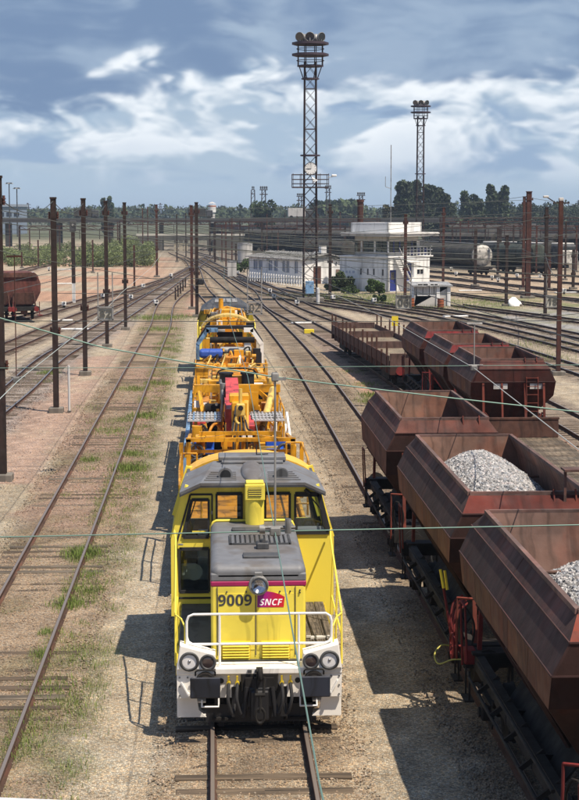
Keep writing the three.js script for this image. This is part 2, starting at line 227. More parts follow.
// ------------------------------------------------------------------ the ground
const inBox = (x, z, x0, x1, z0, z1, s = 1.5) => step(x0 - s, x0 + s, x) * (1 - step(x1 - s, x1 + s, x)) * step(z0 - s, z0 + s, z) * (1 - step(z1 - s, z1 + s, z));
function soil(x, z) {
  const n1 = fbm(x * 0.11 + 50, z * 0.11, 4, 101), n2 = fbm(x * 0.7, z * 0.5, 4, 103), n3 = fbm(x * 2.3, z * 2.3, 3, 105), d = -z;
  let c = mix3([0.338, 0.284, 0.208], [0.286, 0.236, 0.170], step(0.35, 0.65, n1 * 0.6 + n2 * 0.4));
  c = mix3(c, [0.345, 0.300, 0.235], 0.6 * step(0.55, 0.72, n2));
  const wob = (n1 - 0.5) * 3 + (n2 - 0.5) * 2;
  c = mix3(c, [0.32, 0.205, 0.162], 0.68 * Math.max(inBox(x + wob * 0.12, z + wob * 0.8, -8.7, -5.6, -102, -53, 0.25), 0.8 * inBox(x + wob * 0.2, z + wob, -9.6, -6.5, -49, -33, 0.4), 0.5 * inBox(x + wob * 0.3, z, -8.7, -5.8, -135, -108, 0.6)) * step(0.28, 0.50, n1 * 0.4 + n2 * 0.6));     // worn red platform strip
  c = mix3(c, [0.33, 0.17, 0.12], 0.75 * inBox(x + wob, z + wob, -3.2, -0.6, -225, -140, 1) * step(0.3, 0.5, n2));
  c = mix3(c, [0.36, 0.20, 0.13], 0.8 * inBox(x + wob, z + wob, -60, -6, -330, -165, 4) * step(0.36, 0.55, n1));
  c = mix3(c, [0.34, 0.18, 0.13], 0.8 * inBox(x + wob * 0.3, z, 7.0, 8.6, -120, -70, 0.5));
  c = mix3(c, [0.36, 0.19, 0.13], 0.85 * inBox(x + wob * 0.3, z, 11.6, 13.4, -98, -40, 0.5));
  c = mix3(c, [0.24, 0.245, 0.25], 0.85 * inBox(x + wob, z, 22, 60, -150, -112, 2.5));
  c = mix3(c, [0.34, 0.25, 0.17], 0.6 * inBox(x + wob, z, 24, 120, -240, -158, 4));
  c = mix3(c, [0.135, 0.15, 0.055], 0.8 * inBox(x + wob, z + wob, 9, 40, -178, -150, 2) * step(0.40, 0.55, n2));
  c = mix3(c, [0.20, 0.19, 0.08], 0.55 * inBox(x + wob, z + wob, 15, 40, -150, -118, 3) * step(0.46, 0.62, n2));
  const [td, w] = trackNear(x, z), bed = 1 - step(1.25, 2.0, td + (n2 - 0.5) * 1.1);
  const tone = w === 0 ? [0.27, 0.205, 0.135] : w === 1 ? [0.225, 0.165, 0.112] : w === 2 ? [0.20, 0.155, 0.108] : w === 5 ? [0.215, 0.185, 0.165] : [0.185, 0.145, 0.115];
  c = mix3(c, mix3(tone, [tone[0] * 0.7, tone[1] * 0.66, tone[2] * 0.62], step(0.45, 0.65, n2)), 0.85 * bed);
  if (w === 1 && d > 40 && d < 110) c = mix3(c, [0.27, 0.178, 0.140], 0.5 * bed * step(0.5, 0.6, fbm(x * 0.25, z * 0.12, 3, 120)));
  const moss = w === 1 ? 0.55 * step(0.9, 1.6, td) * (1 - step(1.7, 2.7, td)) * step(0.42, 0.6, n1 * 0.3 + n2 * 0.7) * (x > -3.9 ? 1 : 0.3) + 0.4 * bed * step(0.5, 0.64, n2) : 0;
  c = mix3(c, [0.135, 0.135, 0.065], moss * 0.75 * step(0.3, 0.6, n3));
  if (d < 33) c = mix3(c, [0.16, 0.145, 0.085], 0.45 * step(0.35, 0.6, n3) * inBox(x, z, -3.4, -2.1, -33, 5, 0.4) * step(0.36, 0.55, n2));
  const oil = (w === 0 || w === 2) ? 0.25 * (1 - step(0.2, 0.6, td)) : 0; c = mix3(c, [0.07, 0.06, 0.05], oil);
  const far = step(215, 300, d) * step(-10, 20, x + (d - 215) * 0.1); c = mix3(c, mix3([0.060, 0.056, 0.046], [0.115, 0.095, 0.075], n1), 0.9 * far);
  c = mix3(c, mix3([0.055, 0.068, 0.028], [0.09, 0.09, 0.05], n1), Math.max(step(420, 620, d), step(90, 170, Math.abs(x) - d * 0.05) * 0.9));
  const k = 0.88 + 0.24 * n3; return [c[0] * k, c[1] * k, c[2] * k];
}
{
  const axis = (a, b, fine, grow, lim, lo, hi) => { const o = []; for (let x = a; x <= b; x += fine) o.push(x); let s = fine, x = o[o.length - 1]; while (x < hi) { s = Math.min(s * grow, lim); x += s; o.push(x); } s = fine; x = a; while (x > lo) { s = Math.min(s * grow, lim); x -= s; o.unshift(x); } return o; };
  const xs = axis(-11, 13, 0.3, 1.035, 2500, -14000, 14000), zs = axis(-100, -14, 0.34, 1.024, 2500, -15000, 3000), nx = xs.length, nz = zs.length;
  const pos = new Float32Array(nx * nz * 3), col = new Float32Array(nx * nz * 3), uv = new Float32Array(nx * nz * 2), idx = [];
  for (let j = 0; j < nz; j++) for (let i = 0; i < nx; i++) {
    const x = xs[i], z = zs[j], o = j * nx + i, [td] = trackNear(x, z), nearby = 1 - step(60, 150, -z);
    const y = nearby * ((fbm(x * 0.9, z * 0.9, 3, 201) - 0.5) * 0.09 + (fbm(x * 3.1, z * 3.1, 2, 203) - 0.5) * 0.05) * step(0.6, 1.6, td) + nearby * (fbm(x * 4, z * 4, 2, 204) - 0.5) * 0.03 + 0.035 * (1 - step(1.2, 1.9, td));
    pos.set([x, y - 0.02, z], o * 3); col.set(soil(x, z), o * 3); uv.set([x, z], o * 2);
  }
  for (let j = 0; j < nz - 1; j++) for (let i = 0; i < nx - 1; i++) { const a = j * nx + i, b = a + 1, c = a + nx, d = c + 1; idx.push(a, c, b, b, c, d); }
  const g = new THREE.BufferGeometry(); g.setAttribute('position', new THREE.BufferAttribute(pos, 3)); g.setAttribute('color', new THREE.BufferAttribute(col, 3)); g.setAttribute('uv', new THREE.BufferAttribute(uv, 2)); g.setIndex(idx); g.computeVertexNormals();
  const m = new THREE.MeshStandardMaterial({ vertexColors: true, map: gravelMap, bumpMap: gravelBump, bumpScale: 0.013, roughness: 1 }); m.color.setRGB(2.35, 2.35, 2.35);
  const ground = obj('ground', g, m, scene); ground.userData = { kind: 'structure' };
}

// ------------------------------------------------------------------ railway tracks
const RAIL = 0.17;                                           // top of rail above the ballast
function sweep(curve, n, off, section) {                     // sweep a closed section (x across, y up) beside a curve
  const P = curve.getSpacedPoints(n), o = [], S = section.length, ring = P.map((p, i) => { const a = P[Math.max(0, i - 1)], b = P[Math.min(n, i + 1)], t = b.clone().sub(a).normalize(), s = V(-t.z, 0, t.x); return section.map(([x, y]) => p.clone().addScaledVector(s, off + x).setY(y)); });
  for (let i = 0; i < n; i++) for (let k = 0; k < S; k++) { const l = (k + 1) % S, a = ring[i][k], b = ring[i][l], c = ring[i + 1][k], d = ring[i + 1][l]; o.push(a.x, a.y, a.z, c.x, c.y, c.z, b.x, b.y, b.z, b.x, b.y, b.z, c.x, c.y, c.z, d.x, d.y, d.z); }
  const g = new THREE.BufferGeometry(); g.setAttribute('position', new THREE.Float32BufferAttribute(o, 3)); g.computeVertexNormals(); return boxUV(g);
}
const railSide = [[-0.07, 0.012], [0.07, 0.012], [0.07, 0.03], [0.014, 0.055], [0.014, 0.128], [0.034, 0.14], [0.034, 0.166], [-0.034, 0.166], [-0.034, 0.14], [-0.014, 0.128], [-0.014, 0.055], [-0.07, 0.03]];
const railHead = [[0.031, 0.160], [0.027, RAIL], [-0.027, RAIL], [-0.031, 0.160]];
const sleeperForms = [0, 1, 2, 3].map((k) => { const g = new RoundedBoxGeometry(2.5 + 0.06 * k, 0.13, 0.23, 2, 0.02), p = g.attributes.position; for (let i = 0; i < p.count; i++) p.setY(i, p.getY(i) + (fbm(p.getX(i) * 3, p.getZ(i) * 8, 2, 300 + k) - 0.5) * 0.03); const h = boxUV(plain(g)), uv = h.attributes.uv; for (let i = 0; i < uv.count; i++) { const t = uv.getX(i); uv.setXY(i, uv.getY(i) + k * 0.3, t * 0.4); } return h; });
const sleeperTone = [M.sleeper, M.sleeperDark, M.plankGrey];
{
  const r = rng(77), one = new THREE.Matrix4();
  PLAN.forEach((t, ti) => {
    const tr = new THREE.Group(); tr.name = numbered('railway_track'); tr.userData = { kind: 'structure' }; scene.add(tr);
    const n = Math.ceil(t.len / (t.near ? 1.2 : 2.5)), s = ti > 4 || !t.near ? 0 : 0;
    const heavy = ti > 8 ? 1.25 : 1;
    for (const side of [-1, 1]) { const rl = obj('rail', sweep(t.curve, n, side * 0.752, railSide), M.rail, tr); obj('rail_head', sweep(t.curve, n, side * 0.752, railHead), ti === 5 || ti > 8 ? M.railShine : M.railTop, rl); }
    const N = Math.floor(t.len / 0.62), far = [];
    let singles = 0;
    for (let i = 0; i < N; i++) {
      const u = (i + 0.5) / N, p = t.curve.getPointAt(u), d = t.curve.getTangentAt(u), yaw = Math.atan2(-d.z, d.x) + Math.PI / 2 + (r() - 0.5) * 0.03;
      if (p.z > -14 || p.z < -330 || (ti === 2 && p.z > -44)) continue;
      const sunk = (ti === 1 ? (p.z > -56 ? 0.045 : 0.06) * r() + 0.022 * Math.sin(i * 0.35) + 0.048 : ti === 0 ? 0.07 * r() + 0.028 : ti === 2 ? 0.050 + 0.04 * r() : 0.030 + 0.05 * r());
      const y = -0.012 - sunk + (ti > 4 ? 0.03 : 0.025);
      if (t.near && p.z > -118 && singles < 290 && !(ti === 0 && p.z < -30 && p.z > -112) && !(ti === 2 && p.z > -46)) {
        singles++; const m = new THREE.Mesh(sleeperForms[i % 4], sleeperTone[(r() * (ti === 1 ? 3 : 2)) | 0]); m.name = 'sleeper'; m.position.set(p.x + (r() - 0.5) * 0.06, y, p.z + (r() - 0.5) * 0.06); m.rotation.y = yaw; m.castShadow = m.receiveShadow = true; tr.add(m);
      } else far.push([p.x, y, p.z, yaw]);
    }
    if (far.length) { const im = new THREE.InstancedMesh(sleeperForms[0], M.sleeperDark, far.length); far.forEach(([x, y, z, w], i) => im.setMatrixAt(i, one.makeRotationY(w).setPosition(x, y, z))); im.name = 'sleeper'; im.userData = { kind: 'stuff' }; im.castShadow = im.receiveShadow = true; tr.add(im); }
  });
}

// ------------------------------------------------------------------ loose stones, weeds
{
  const g = new THREE.IcosahedronGeometry(1, 0), p = g.attributes.position; for (let i = 0; i < p.count; i++) { const k = 0.75 + 0.5 * hash(Math.round(p.getX(i) * 50), Math.round(p.getY(i) * 50 + p.getZ(i) * 77), 5); p.setXYZ(i, p.getX(i) * k, p.getY(i) * k * 0.7, p.getZ(i) * k); } g.computeVertexNormals();
  const r = rng(5), list = [];
  const put = (x, z, s) => list.push([x, z, s]);
  for (let i = 0; i < 190000; i++) {
    const d = 22 + 70 * Math.pow(r(), 1.7), x = -11 + 20 * r(), [td] = trackNear(x, -d), keep = td < 1.7 ? 1 : 0.16 * step(0.35, 0.6, fbm(x * 0.6, d * 0.5, 3, 55));
    if (r() < keep && !(x > 6.6)) put(x, -d, (0.010 + 0.020 * r() * r()) * (td < 1.9 ? 1.12 : 0.85) * (d > 50 ? 1.3 : 1));
  }
  const im = new THREE.InstancedMesh(g, new THREE.MeshStandardMaterial({ roughness: 0.95 }), list.length), m = new THREE.Matrix4(), q = new THREE.Quaternion(), e = new THREE.Euler(), c = new THREE.Color();
  list.forEach(([x, z, s], i) => { e.set(r() * 6, r() * 6, r() * 6); m.compose(V(x, 0.012 + s * 0.25, z), q.setFromEuler(e), V(s, s * (0.7 + 0.4 * r()), s)); im.setMatrixAt(i, m); const t = soil(x, z), k = 0.65 + 0.9 * r(), w = (r() - 0.5) * 0.2; im.setColorAt(i, c.setRGB(t[0] * k * (1 + w), t[1] * k, t[2] * k * (1.05 - w))); });
  im.name = 'ballast_stones'; im.castShadow = im.receiveShadow = true; tag(im, 'loose tan and grey ballast stones scattered over the yard ground', 'gravel', null, 'stuff');
}
{
  const blade = new THREE.BufferGeometry(); blade.setAttribute('position', new THREE.Float32BufferAttribute([-0.05, 0, 0, 0.05, 0, 0, 0.06, 0.55, 0.06, 0.06, 0.55, 0.06, -0.03, 0.5, 0.05, -0.05, 0, 0, -0.03, 0.5, 0.05, 0.06, 0.55, 0.06, 0.05, 1, 0.28], 3)); blade.computeVertexNormals();
  const r = rng(9), list = [], tuft = (x, z, s, n, sp, tone) => { for (let i = 0; i < n; i++) { const a = r() * 6.283, d = sp * Math.sqrt(r()) * (0.5 + r()); list.push([x + Math.cos(a) * d, z + Math.sin(a) * d * 1.5, s * (0.35 + 0.9 * r()), tone + (r() - 0.5) * 0.5]); } };
  // the clumps that the photograph shows, at picture positions on the ground
  const clumps = [[237, 378, .0, 0], [1, 1, 0, 0]];
  for (const [px, py, s, n, sp] of [[83, 556, .30, 420, .45], [70, 606, .26, 330, .35], [84, 592, .22, 260, .35], [89, 575, .2, 160, .3], [100, 540, .16, 160, .4], [72, 660, .16, 80, .2], [84, 625, .14, 80, .2], [52, 688, .20, 320, .45], [60, 705, .16, 200, .4], [30, 720, .14, 260, .45], [18, 745, .12, 200, .4], [40, 770, .10, 130, .5], [16, 782, .1, 120, .4], [42, 655, .2, 120, .2], [46, 634, .2, 90, .15], [128, 470, .32, 500, .5], [131, 455, .26, 320, .4], [122, 478, .22, 220, .5], [108, 502, .16, 200, .5], [95, 520, .14, 160, .5], [110, 432, .24, 520, .8], [104, 423, .18, 200, .7], [124, 421, .22, 260, .5], [145, 417, .32, 420, .6], [141, 428, .2, 200, .5], [90, 461, .25, 160, .3], [89, 470, .18, 110, .3], [104, 455, .14, 200, .7], [63, 496, .16, 110, .3], [133, 390, .28, 320, .7], [92, 408, .16, 240, .9], [161, 384, .3, 320, .7], [166, 350, .3, 260, .8], [160, 330, .34, 500, 1.3], [163, 318, .4, 700, 2.2], [152, 319, .3, 300, 1.4], [168, 345, .25, 200, 1], [184, 316, .25, 160, 1.2], [48, 374, .3, 240, .5], [45, 382, .2, 130, .5], [160, 410, .2, 130, .6], [374, 396, .3, 330, .6], [370, 402, .28, 280, .7], [365, 385, .25, 200, .8], [382, 405, .28, 200, .6], [352, 372, .22, 150, .8], [60, 580, .1, 150, .7], [40, 560, .1, 120, .6], [75, 520, .12, 120, .5], [45, 600, .1, 110, .5], [470, 345, .3, 500, 3], [500, 352, .3, 360, 3], [540, 345, .3, 360, 3], [545, 358, .3, 300, 2], [430, 306, .4, 700, 5], [470, 303, .4, 700, 6], [400, 302, .4, 500, 5], [350, 297, .4, 700, 6], [372, 299, .4, 700, 6], [325, 297, .4, 400, 5], [90, 372, .12, 130, .6]]) { const p = spot(px, py, 0); tuft(p.x, p.z, s * 0.66, Math.round(n * 1.8), sp * 1.1, 0.45); }
  for (let i = 0; i < 5600; i++) { const z = -22 - 100 * Math.pow(r(), 1.5), x = -3.95 + 0.62 + Math.pow(r(), 2.0) * 1.4; if (fbm(x * 0.6, z * 0.4, 3, 66) > 0.44 + 0.03 * (z < -60)) tuft(x, z, 0.05 + 0.12 * r() * r(), 16, 0.20, 0.2 + r() * 0.8); }
  for (let i = 0; i < 420; i++) { const z = -24 - 80 * r(), x = -3.95 + (r() - 0.5) * 1.5; if (fbm(x * 0.4, z * 0.2, 3, 67) > 0.50) tuft(x, z, 0.05 + 0.05 * r(), 12, 0.25, r() * 0.7); }
  const im = new THREE.InstancedMesh(blade, new THREE.MeshPhysicalMaterial({ roughness: 0.9, side: THREE.DoubleSide }), list.length), m = new THREE.Matrix4(), q = new THREE.Quaternion(), c = new THREE.Color();
  list.forEach(([x, z, s, t], i) => { q.setFromEuler(new THREE.Euler((r() - 0.5) * 0.5, r() * 6.283, (r() - 0.5) * 0.5)); m.compose(V(x, -0.01, z), q, V(s * 0.75, s, s)); im.setMatrixAt(i, m); c.setRGB(lerp(0.09, 0.21, t), lerp(0.16, 0.255, t), lerp(0.025, 0.06, t)); im.setColorAt(i, c); });
  im.name = 'grass'; im.castShadow = im.receiveShadow = true; tag(im, 'tufts of green weeds and grass growing along the left track', 'grass', null, 'stuff');
}
// ------------------------------------------------------------------ lettering (flat print)
const font = await new FontLoader().loadAsync('fonts/droid/droid_sans_bold.typeface.json');
function letters(text, size, depth = 0.004) { const g = new TextGeometry(text, { font, size, depth, curveSegments: 5, bevelEnabled: false }); g.computeBoundingBox(); g.translate(-(g.boundingBox.min.x + g.boundingBox.max.x) / 2, 0, 0); return g; }
function canvasMaterial(w, h, draw, rough = 0.5) { const c = document.createElement('canvas'); c.width = w; c.height = h; draw(c.getContext('2d'), w, h); const t = new THREE.CanvasTexture(c); t.colorSpace = THREE.SRGBColorSpace; return new THREE.MeshStandardMaterial({ map: t, roughness: rough }); }

function wheelset(parent, z, r = 0.46, m = M.grimeBlack, flat = false) {
  const o = obj('wheelset', [rod([-0.95, r + RAIL, z], [0.95, r + RAIL, z], 0.075, 10)], m, parent);
  for (const s of [-1, 1]) {
    const prof = [[0.08, -0.07], [r * 0.35, -0.06], [r * 0.4, -0.03], [r * 0.82, -0.025], [r * 0.86, -0.065], [r, -0.065], [r, 0.05], [r + 0.028, 0.055], [r + 0.028, 0.075], [r * 0.86, 0.075], [r * 0.82, 0.03], [r * 0.4, 0.03], [0.08, 0.07]].map(([a, b]) => new THREE.Vector2(a, b));
    const g = new THREE.LatheGeometry(prof, 28).rotateZ(Math.PI / 2 * s).translate(s * 0.755, r + RAIL, z); obj('wheel', [g], m, flat ? parent : o);
  }
  return o;
}
function hooks(parent, z, dir, m = M.grimeBlack) {          // draw hook with a screw coupling hanging from it
  const d = obj('draw_hook', [box(0.10, 0.14, 0.30, 0, 1.13, z + dir * 0.12), new THREE.TorusGeometry(0.085, 0.035, 6, 12, 4.4).rotateY(Math.PI / 2).translate(0, 1.16, z + dir * 0.30)], m, parent);
  obj('screw_coupling', [rod([-0.07, 1.12, z + dir * 0.30], [-0.055, 0.84, z + dir * 0.33], 0.022), rod([0.07, 1.12, z + dir * 0.30], [0.055, 0.84, z + dir * 0.33], 0.022), rod([-0.08, 0.84, z + dir * 0.33], [0.08, 0.84, z + dir * 0.33], 0.035), rod([0, 0.84, z + dir * 0.33], [0, 0.55, z + dir * 0.34], 0.03), new THREE.TorusGeometry(0.10, 0.024, 6, 14).scale(0.75, 1.25, 1).translate(0, 0.50, z + dir * 0.34)], m, d);
}

// ------------------------------------------------------------------ the shunting locomotive
const TRAIN_X = 0.73, LOCO_Z = -26.85;
{
  const L = thing('shunting_locomotive', 'bright yellow shunting locomotive with grey roof and bonnet and white front, numbered 9009', 'locomotive', [TRAIN_X, 0, LOCO_Z]);
  // frame, beam and lower front
  obj('frame', [box(2.2, 0.36, 8.0, 0, 0.95, -4.3), box(0.9, 0.5, 2.6, 0, 0.75, -4.3), box(0.25, 0.5, 1.3, -1.05, 0.72, -4.3), box(0.25, 0.5, 1.3, 1.05, 0.72, -4.3), box(1.9, 0.36, 0.2, 0, 0.58, -0.5), box(0.30, 0.42, 0.5, -0.62, 0.42, -0.55), box(0.30, 0.42, 0.5, 0.62, 0.42, -0.55)], M.grimeBlack, L);
  obj('front_beam', [rbox(2.68, 0.10, 0.42, 0, 1.145, -0.17, 0.015), rbox(1.62, 0.42, 0.05, 0, 0.90, -0.06, 0.008)], M.white, L); obj('grime_patch', [extr([[-0.36, 0.70], [0.34, 0.70], [0.37, 0.80], [0.30, 0.93], [0.24, 1.05], [-0.22, 1.06], [-0.31, 0.95], [-0.38, 0.84]], 0.004).translate(0, 0, -0.034)], M.grime, L);
  for (const s of [-1, 1]) {
    const pl = obj('beam_plate', [extr([[0.80, 0.70], [1.335, 0.70], [1.335, 1.095], [0.80, 1.095]].map(([x, y]) => [x * s, y]), 0.05, 0.008).translate(0, 0, -0.035)], M.white, L);
    obj('step_guard', [extr([[0.86, 0.36], [1.33, 0.36], [1.33, 0.72], [1.02, 0.72], [0.98, 0.48]].map(([x, y]) => [x * s, y]), 0.025, 0.004).translate(0, 0, -0.10), box(0.03, 0.5, 0.55, s * 1.32, 0.62, -0.36), box(0.42, 0.025, 0.28, s * 1.08, 0.60, -0.25), box(0.42, 0.025, 0.28, s * 1.08, 0.38, -0.25)], M.white, L);
    for (const [x, y] of [[1.29, 1.05], [1.29, 0.9], [1.29, 0.75], [0.86, 0.74], [1.02, 0.74], [1.16, 1.05], [0.86, 1.06]]) obj('bolt', [cyl(0.016, 0.02, s * x, y, 0.025, 'z', 8)], M.galv, pl);
    obj('lever', [bar([s * 1.26, 0.98, 0.05], [s * 1.15, 0.78, 0.06], 0.05, 0.02), cyl(0.03, 0.03, s * 1.15, 0.78, 0.055, 'z', 10)], M.whiteRail, L);
    // lamp housing and its two lamps
    obj('lamp_housing', [extr([[0.70, 1.185], [1.335, 1.185], [1.32, 1.30], [1.28, 1.60], [0.71, 1.44]].map(([x, y]) => [x * s, y]), 0.30, 0.02).translate(0, 0, -0.24)], M.white, L);
    const lampAt = (x, y, r, inner, nm) => { const h = obj(nm, [new THREE.TorusGeometry(r, 0.024, 8, 26).translate(x, y, 0.085), new THREE.CylinderGeometry(r, r, 0.05, 26, 1, true).rotateX(Math.PI / 2).translate(x, y, 0.07)], M.greyDark, L); obj('reflector', [new THREE.LatheGeometry([0, 0.3, 0.55, 0.8, 1].map((t) => new THREE.Vector2(Math.max(0.001, r * t), 0.10 * t * t - 0.05)), 24).rotateX(Math.PI / 2).translate(x, y, 0.035)], inner ? M.greyDark : M.chrome, h); obj('lens', [new THREE.SphereGeometry(r * 1.5, 20, 6, 0, 6.2832, 0, 0.72).rotateX(Math.PI / 2).scale(1, 1, 0.35).translate(x, y, 0.085 - r * 0.39)], inner ? M.lensRed : M.lens, h); if (!inner) obj('bulb', [sphere(0.03, x, y, 0.07)], M.steel, h); };
    lampAt(s * 1.13, 1.325, 0.138, false, 'headlight'); lampAt(s * 0.83, 1.31, 0.112, true, 'tail_light');
    // buffer: a rectangular plate on a shank
    const bf = obj('buffer', [cyl(0.11, 0.45, s * 0.875, 1.0, 0.22, 'z', 18), cyl(0.15, 0.18, s * 0.875, 1.0, 0.09, 'z', 18)], M.grime, L);
    obj('buffer_plate', [rbox(0.48, 0.34, 0.045, s * 0.875, 1.0, 0.47, 0.03)], M.navy, bf);
    obj('plate_hoop', [tube([[s * 0.875 - 0.16, 1.10, 0.10], [s * 0.875 - 0.13, 1.19, 0.14], [s * 0.875 + 0.13, 1.19, 0.14], [s * 0.875 + 0.16, 1.10, 0.10]], 0.014)], M.grime, L);
    obj('hole', [cyl(0.045, 0.01, s * 0.62, 0.97, -0.028, 'z', 16)], M.black, L);
    // hoses
    for (const k of [0.36, 0.50]) { const h = obj('brake_hose', [tube([[s * k, 0.93, 0.0], [s * k, 0.93, 0.12], [s * (k + 0.01), 0.72, 0.22], [s * (k - 0.06), 0.47, 0.16], [s * (k - 0.10), 0.62, 0.09]], 0.028, 8)], M.rubber, L); obj('hose_cock', [cyl(0.035, 0.10, s * k, 0.95, 0.04, 'z', 10), box(0.03, 0.11, 0.03, s * k, 1.02, 0.06)], M.yellowDeep, h); }
    obj('footstep_rail', [pipe([[s * 0.93, 0.66, -0.02], [s * 0.93, 0.56, 0.03], [s * 0.66, 0.56, 0.03], [s * 0.66, 0.70, -0.02]], 0.015)], M.whiteRail, L);
    obj('brake_rigging', [box(0.10, 0.5, 0.16, s * 0.62, 0.42, -0.25), box(0.06, 0.35, 0.10, s * 0.42, 0.48, -0.12), box(0.34, 0.04, 0.08, s * 0.6, 0.32, -0.12)], M.grimeBlack, L);
  }
  obj('coupler_housing', [rbox(0.60, 0.30, 0.08, 0, 0.95, 0.0, 0.02), box(0.46, 0.20, 0.10, 0, 0.94, 0.03)], M.grime, L);
  obj('drawgear_block', [rbox(0.50, 0.34, 0.16, 0, 0.72, 0.02, 0.03), rbox(0.30, 0.5, 0.14, 0, 0.60, 0.10, 0.04), rod([-0.2, 0.9, 0.1], [-0.26, 0.4, 0.12], 0.04), rod([0.2, 0.9, 0.1], [0.26, 0.42, 0.12], 0.04)], M.black, L);
  obj('housing_opening', [box(0.24, 0.17, 0.06, 0, 0.94, 0.062)], M.black, L);
  hooks(L, 0.02, 1);
  obj('track_clearer', [box(0.9, 0.5, 0.05, 0, 0.62, -0.05), box(1.75, 0.30, 0.03, 0, 0.40, -0.16), box(0.05, 0.42, 0.05, -0.7, 0.52, -0.14), box(0.05, 0.42, 0.05, 0.7, 0.52, -0.14), box(0.5, 0.42, 0.03, 0, 0.55, -0.08)], M.black, L);
  for (const x of [-0.16, -0.04]) obj('bracket', [box(0.07, 0.05, 0.03, x, 1.145, 0.05)], M.greyDark, L);
  wheelset(L, -1.9, 0.48); wheelset(L, -6.6, 0.48);
  // walkways: plate on the left, weathered boards on the right
  obj('walkway', [rbox(0.56, 0.05, 3.0, -1.05, 1.175, -3.05, 0.01), box(1.5, 0.05, 0.75, 0, 1.175, -0.76)], M.greyDark, L);
  for (let k = 0; k < 3; k++) obj('board', [rbox(0.175, 0.045, 3.25, 0.87 + k * 0.185, 1.18 + 0.004 * k, -2.95, 0.008)], M.plankGrey, L);
  obj('sole_bar', [box(0.06, 0.20, 7.9, -1.33, 1.06, -4.4), box(0.06, 0.20, 7.9, 1.33, 1.06, -4.4)], M.yellowDeep, L);
  obj('rag', [slab([[0.93, 1.235, -1.75], [1.26, 1.235, -1.80], [1.27, 1.235, -1.92], [0.95, 1.235, -1.88]], 0.03), box(0.08, 0.03, 0.05, 0.90, 1.24, -1.8)], M.plasterGrey, L);
  // handrails
  obj('front_handrail', [tube([[-1.08, 1.57, -0.08], [-1.17, 1.66, -0.08], [-1.17, 1.97, -0.08], [-1.08, 2.06, -0.08], [1.08, 2.06, -0.08], [1.17, 1.97, -0.08], [1.17, 1.66, -0.08], [1.08, 1.57, -0.08]], 0.021, 8, true, 0.08, 64), rod([-0.64, 1.17, -0.08], [-0.64, 2.06, -0.08], 0.02, 8), rod([0.64, 1.17, -0.08], [0.64, 2.06, -0.08], 0.02, 8), rod([-1.17, 1.5, -0.08], [-1.17, 1.7, -0.08], 0.02, 8), rod([1.17, 1.5, -0.08], [1.17, 1.7, -0.08], 0.02, 8)], M.whiteRail, L);
  for (const s of [-1, 1]) {
    obj('side_handrail', [pipe([[s * 1.36, 1.15, -0.35], [s * 1.36, 2.0, -0.45], [s * 1.42, 2.55, -3.9], [s * 1.46, 2.6, -4.5]], 0.02), pipe([[s * 1.36, 1.62, -0.40], [s * 1.38, 1.68, -3.0]], 0.016), rod([s * 1.36, 1.15, -1.7], [s * 1.38, 2.2, -1.7], 0.018), rod([s * 1.36, 1.15, -3.0], [s * 1.40, 2.4, -3.0], 0.018), pipe([[s * 1.36, 1.98, -0.42], [s * 1.26, 1.96, -0.2], [s * 1.20, 1.85, -0.1], [s * 1.20, 1.5, -0.1]], 0.016)], M.yellow, L);
  }
  // bonnet
  const bonnet = obj('bonnet', [rbox(1.56, 1.30, 3.46, 0, 1.80, -2.88, 0.05)], M.yellow, L); bonnet.scale.z = 1.185; bonnet.position.z = 0.851;
  obj('bonnet_stripe', [rbox(1.575, 0.10, 3.45, 0, 2.46, -2.87, 0.03)], M.magenta, bonnet);
  obj('bonnet_top', [rbox(1.57, 0.32, 3.44, 0, 2.61, -2.87, 0.13, 4), rbox(1.57, 0.14, 3.44, 0, 2.565, -2.87, 0.03)], M.grey, bonnet);
  obj('bonnet_edge', [tube([[-0.78, 2.5, -4.5], [-0.76, 2.72, -4.5], [-0.68, 2.79, -4.5], [0.68, 2.79, -4.5], [0.76, 2.72, -4.5], [0.78, 2.5, -4.5]], 0.028, 6, false, 0.1, 30)], M.yellow, bonnet);
  obj('bonnet_hatch', [rbox(1.0, 0.05, 0.22, 0.1, 2.785, -3.75, 0.015)], M.greyDark, bonnet); obj('bonnet_hatch', [rbox(0.62, 0.05, 0.28, 0.07, 2.785, -1.75, 0.015)], M.greyDark, bonnet);
  const gr = obj('bonnet_grille', [box(1.04, 0.03, 0.04, 0.08, 2.78, -2.62), box(1.04, 0.03, 0.04, 0.08, 2.78, -3.28), box(0.04, 0.03, 0.7, -0.44, 2.78, -2.95), box(0.04, 0.03, 0.7, 0.60, 2.78, -2.95)], M.greyDark, bonnet);
  obj('grille_base', [box(1.0, 0.012, 0.62, 0.08, 2.772, -2.95)], M.black, bonnet);
  for (let k = 0; k < 12; k++) obj('slat', [box(0.045, 0.03, 0.62, -0.39 + k * 0.0855, 2.782, -2.95, 0, 0, 0.4)], M.grey, bonnet);
  obj('filler_cap', [rbox(0.22, 0.13, 0.2, 0.11, 2.82, -2.35, 0.03), cyl(0.05, 0.05, 0.11, 2.90, -2.35, 'y', 12)], M.greyDark, bonnet);
  for (const x of [-0.36, 0.28]) obj('bonnet_door', [box(0.60, 0.94, 0.012, x, 1.83, -1.148)], M.yellow, bonnet);
  for (const x of [-0.045, 0.605, -0.675]) obj('door_seam', [box(0.014, 1.15, 0.004, x, 1.84, -1.1405)], M.greyDark, bonnet);
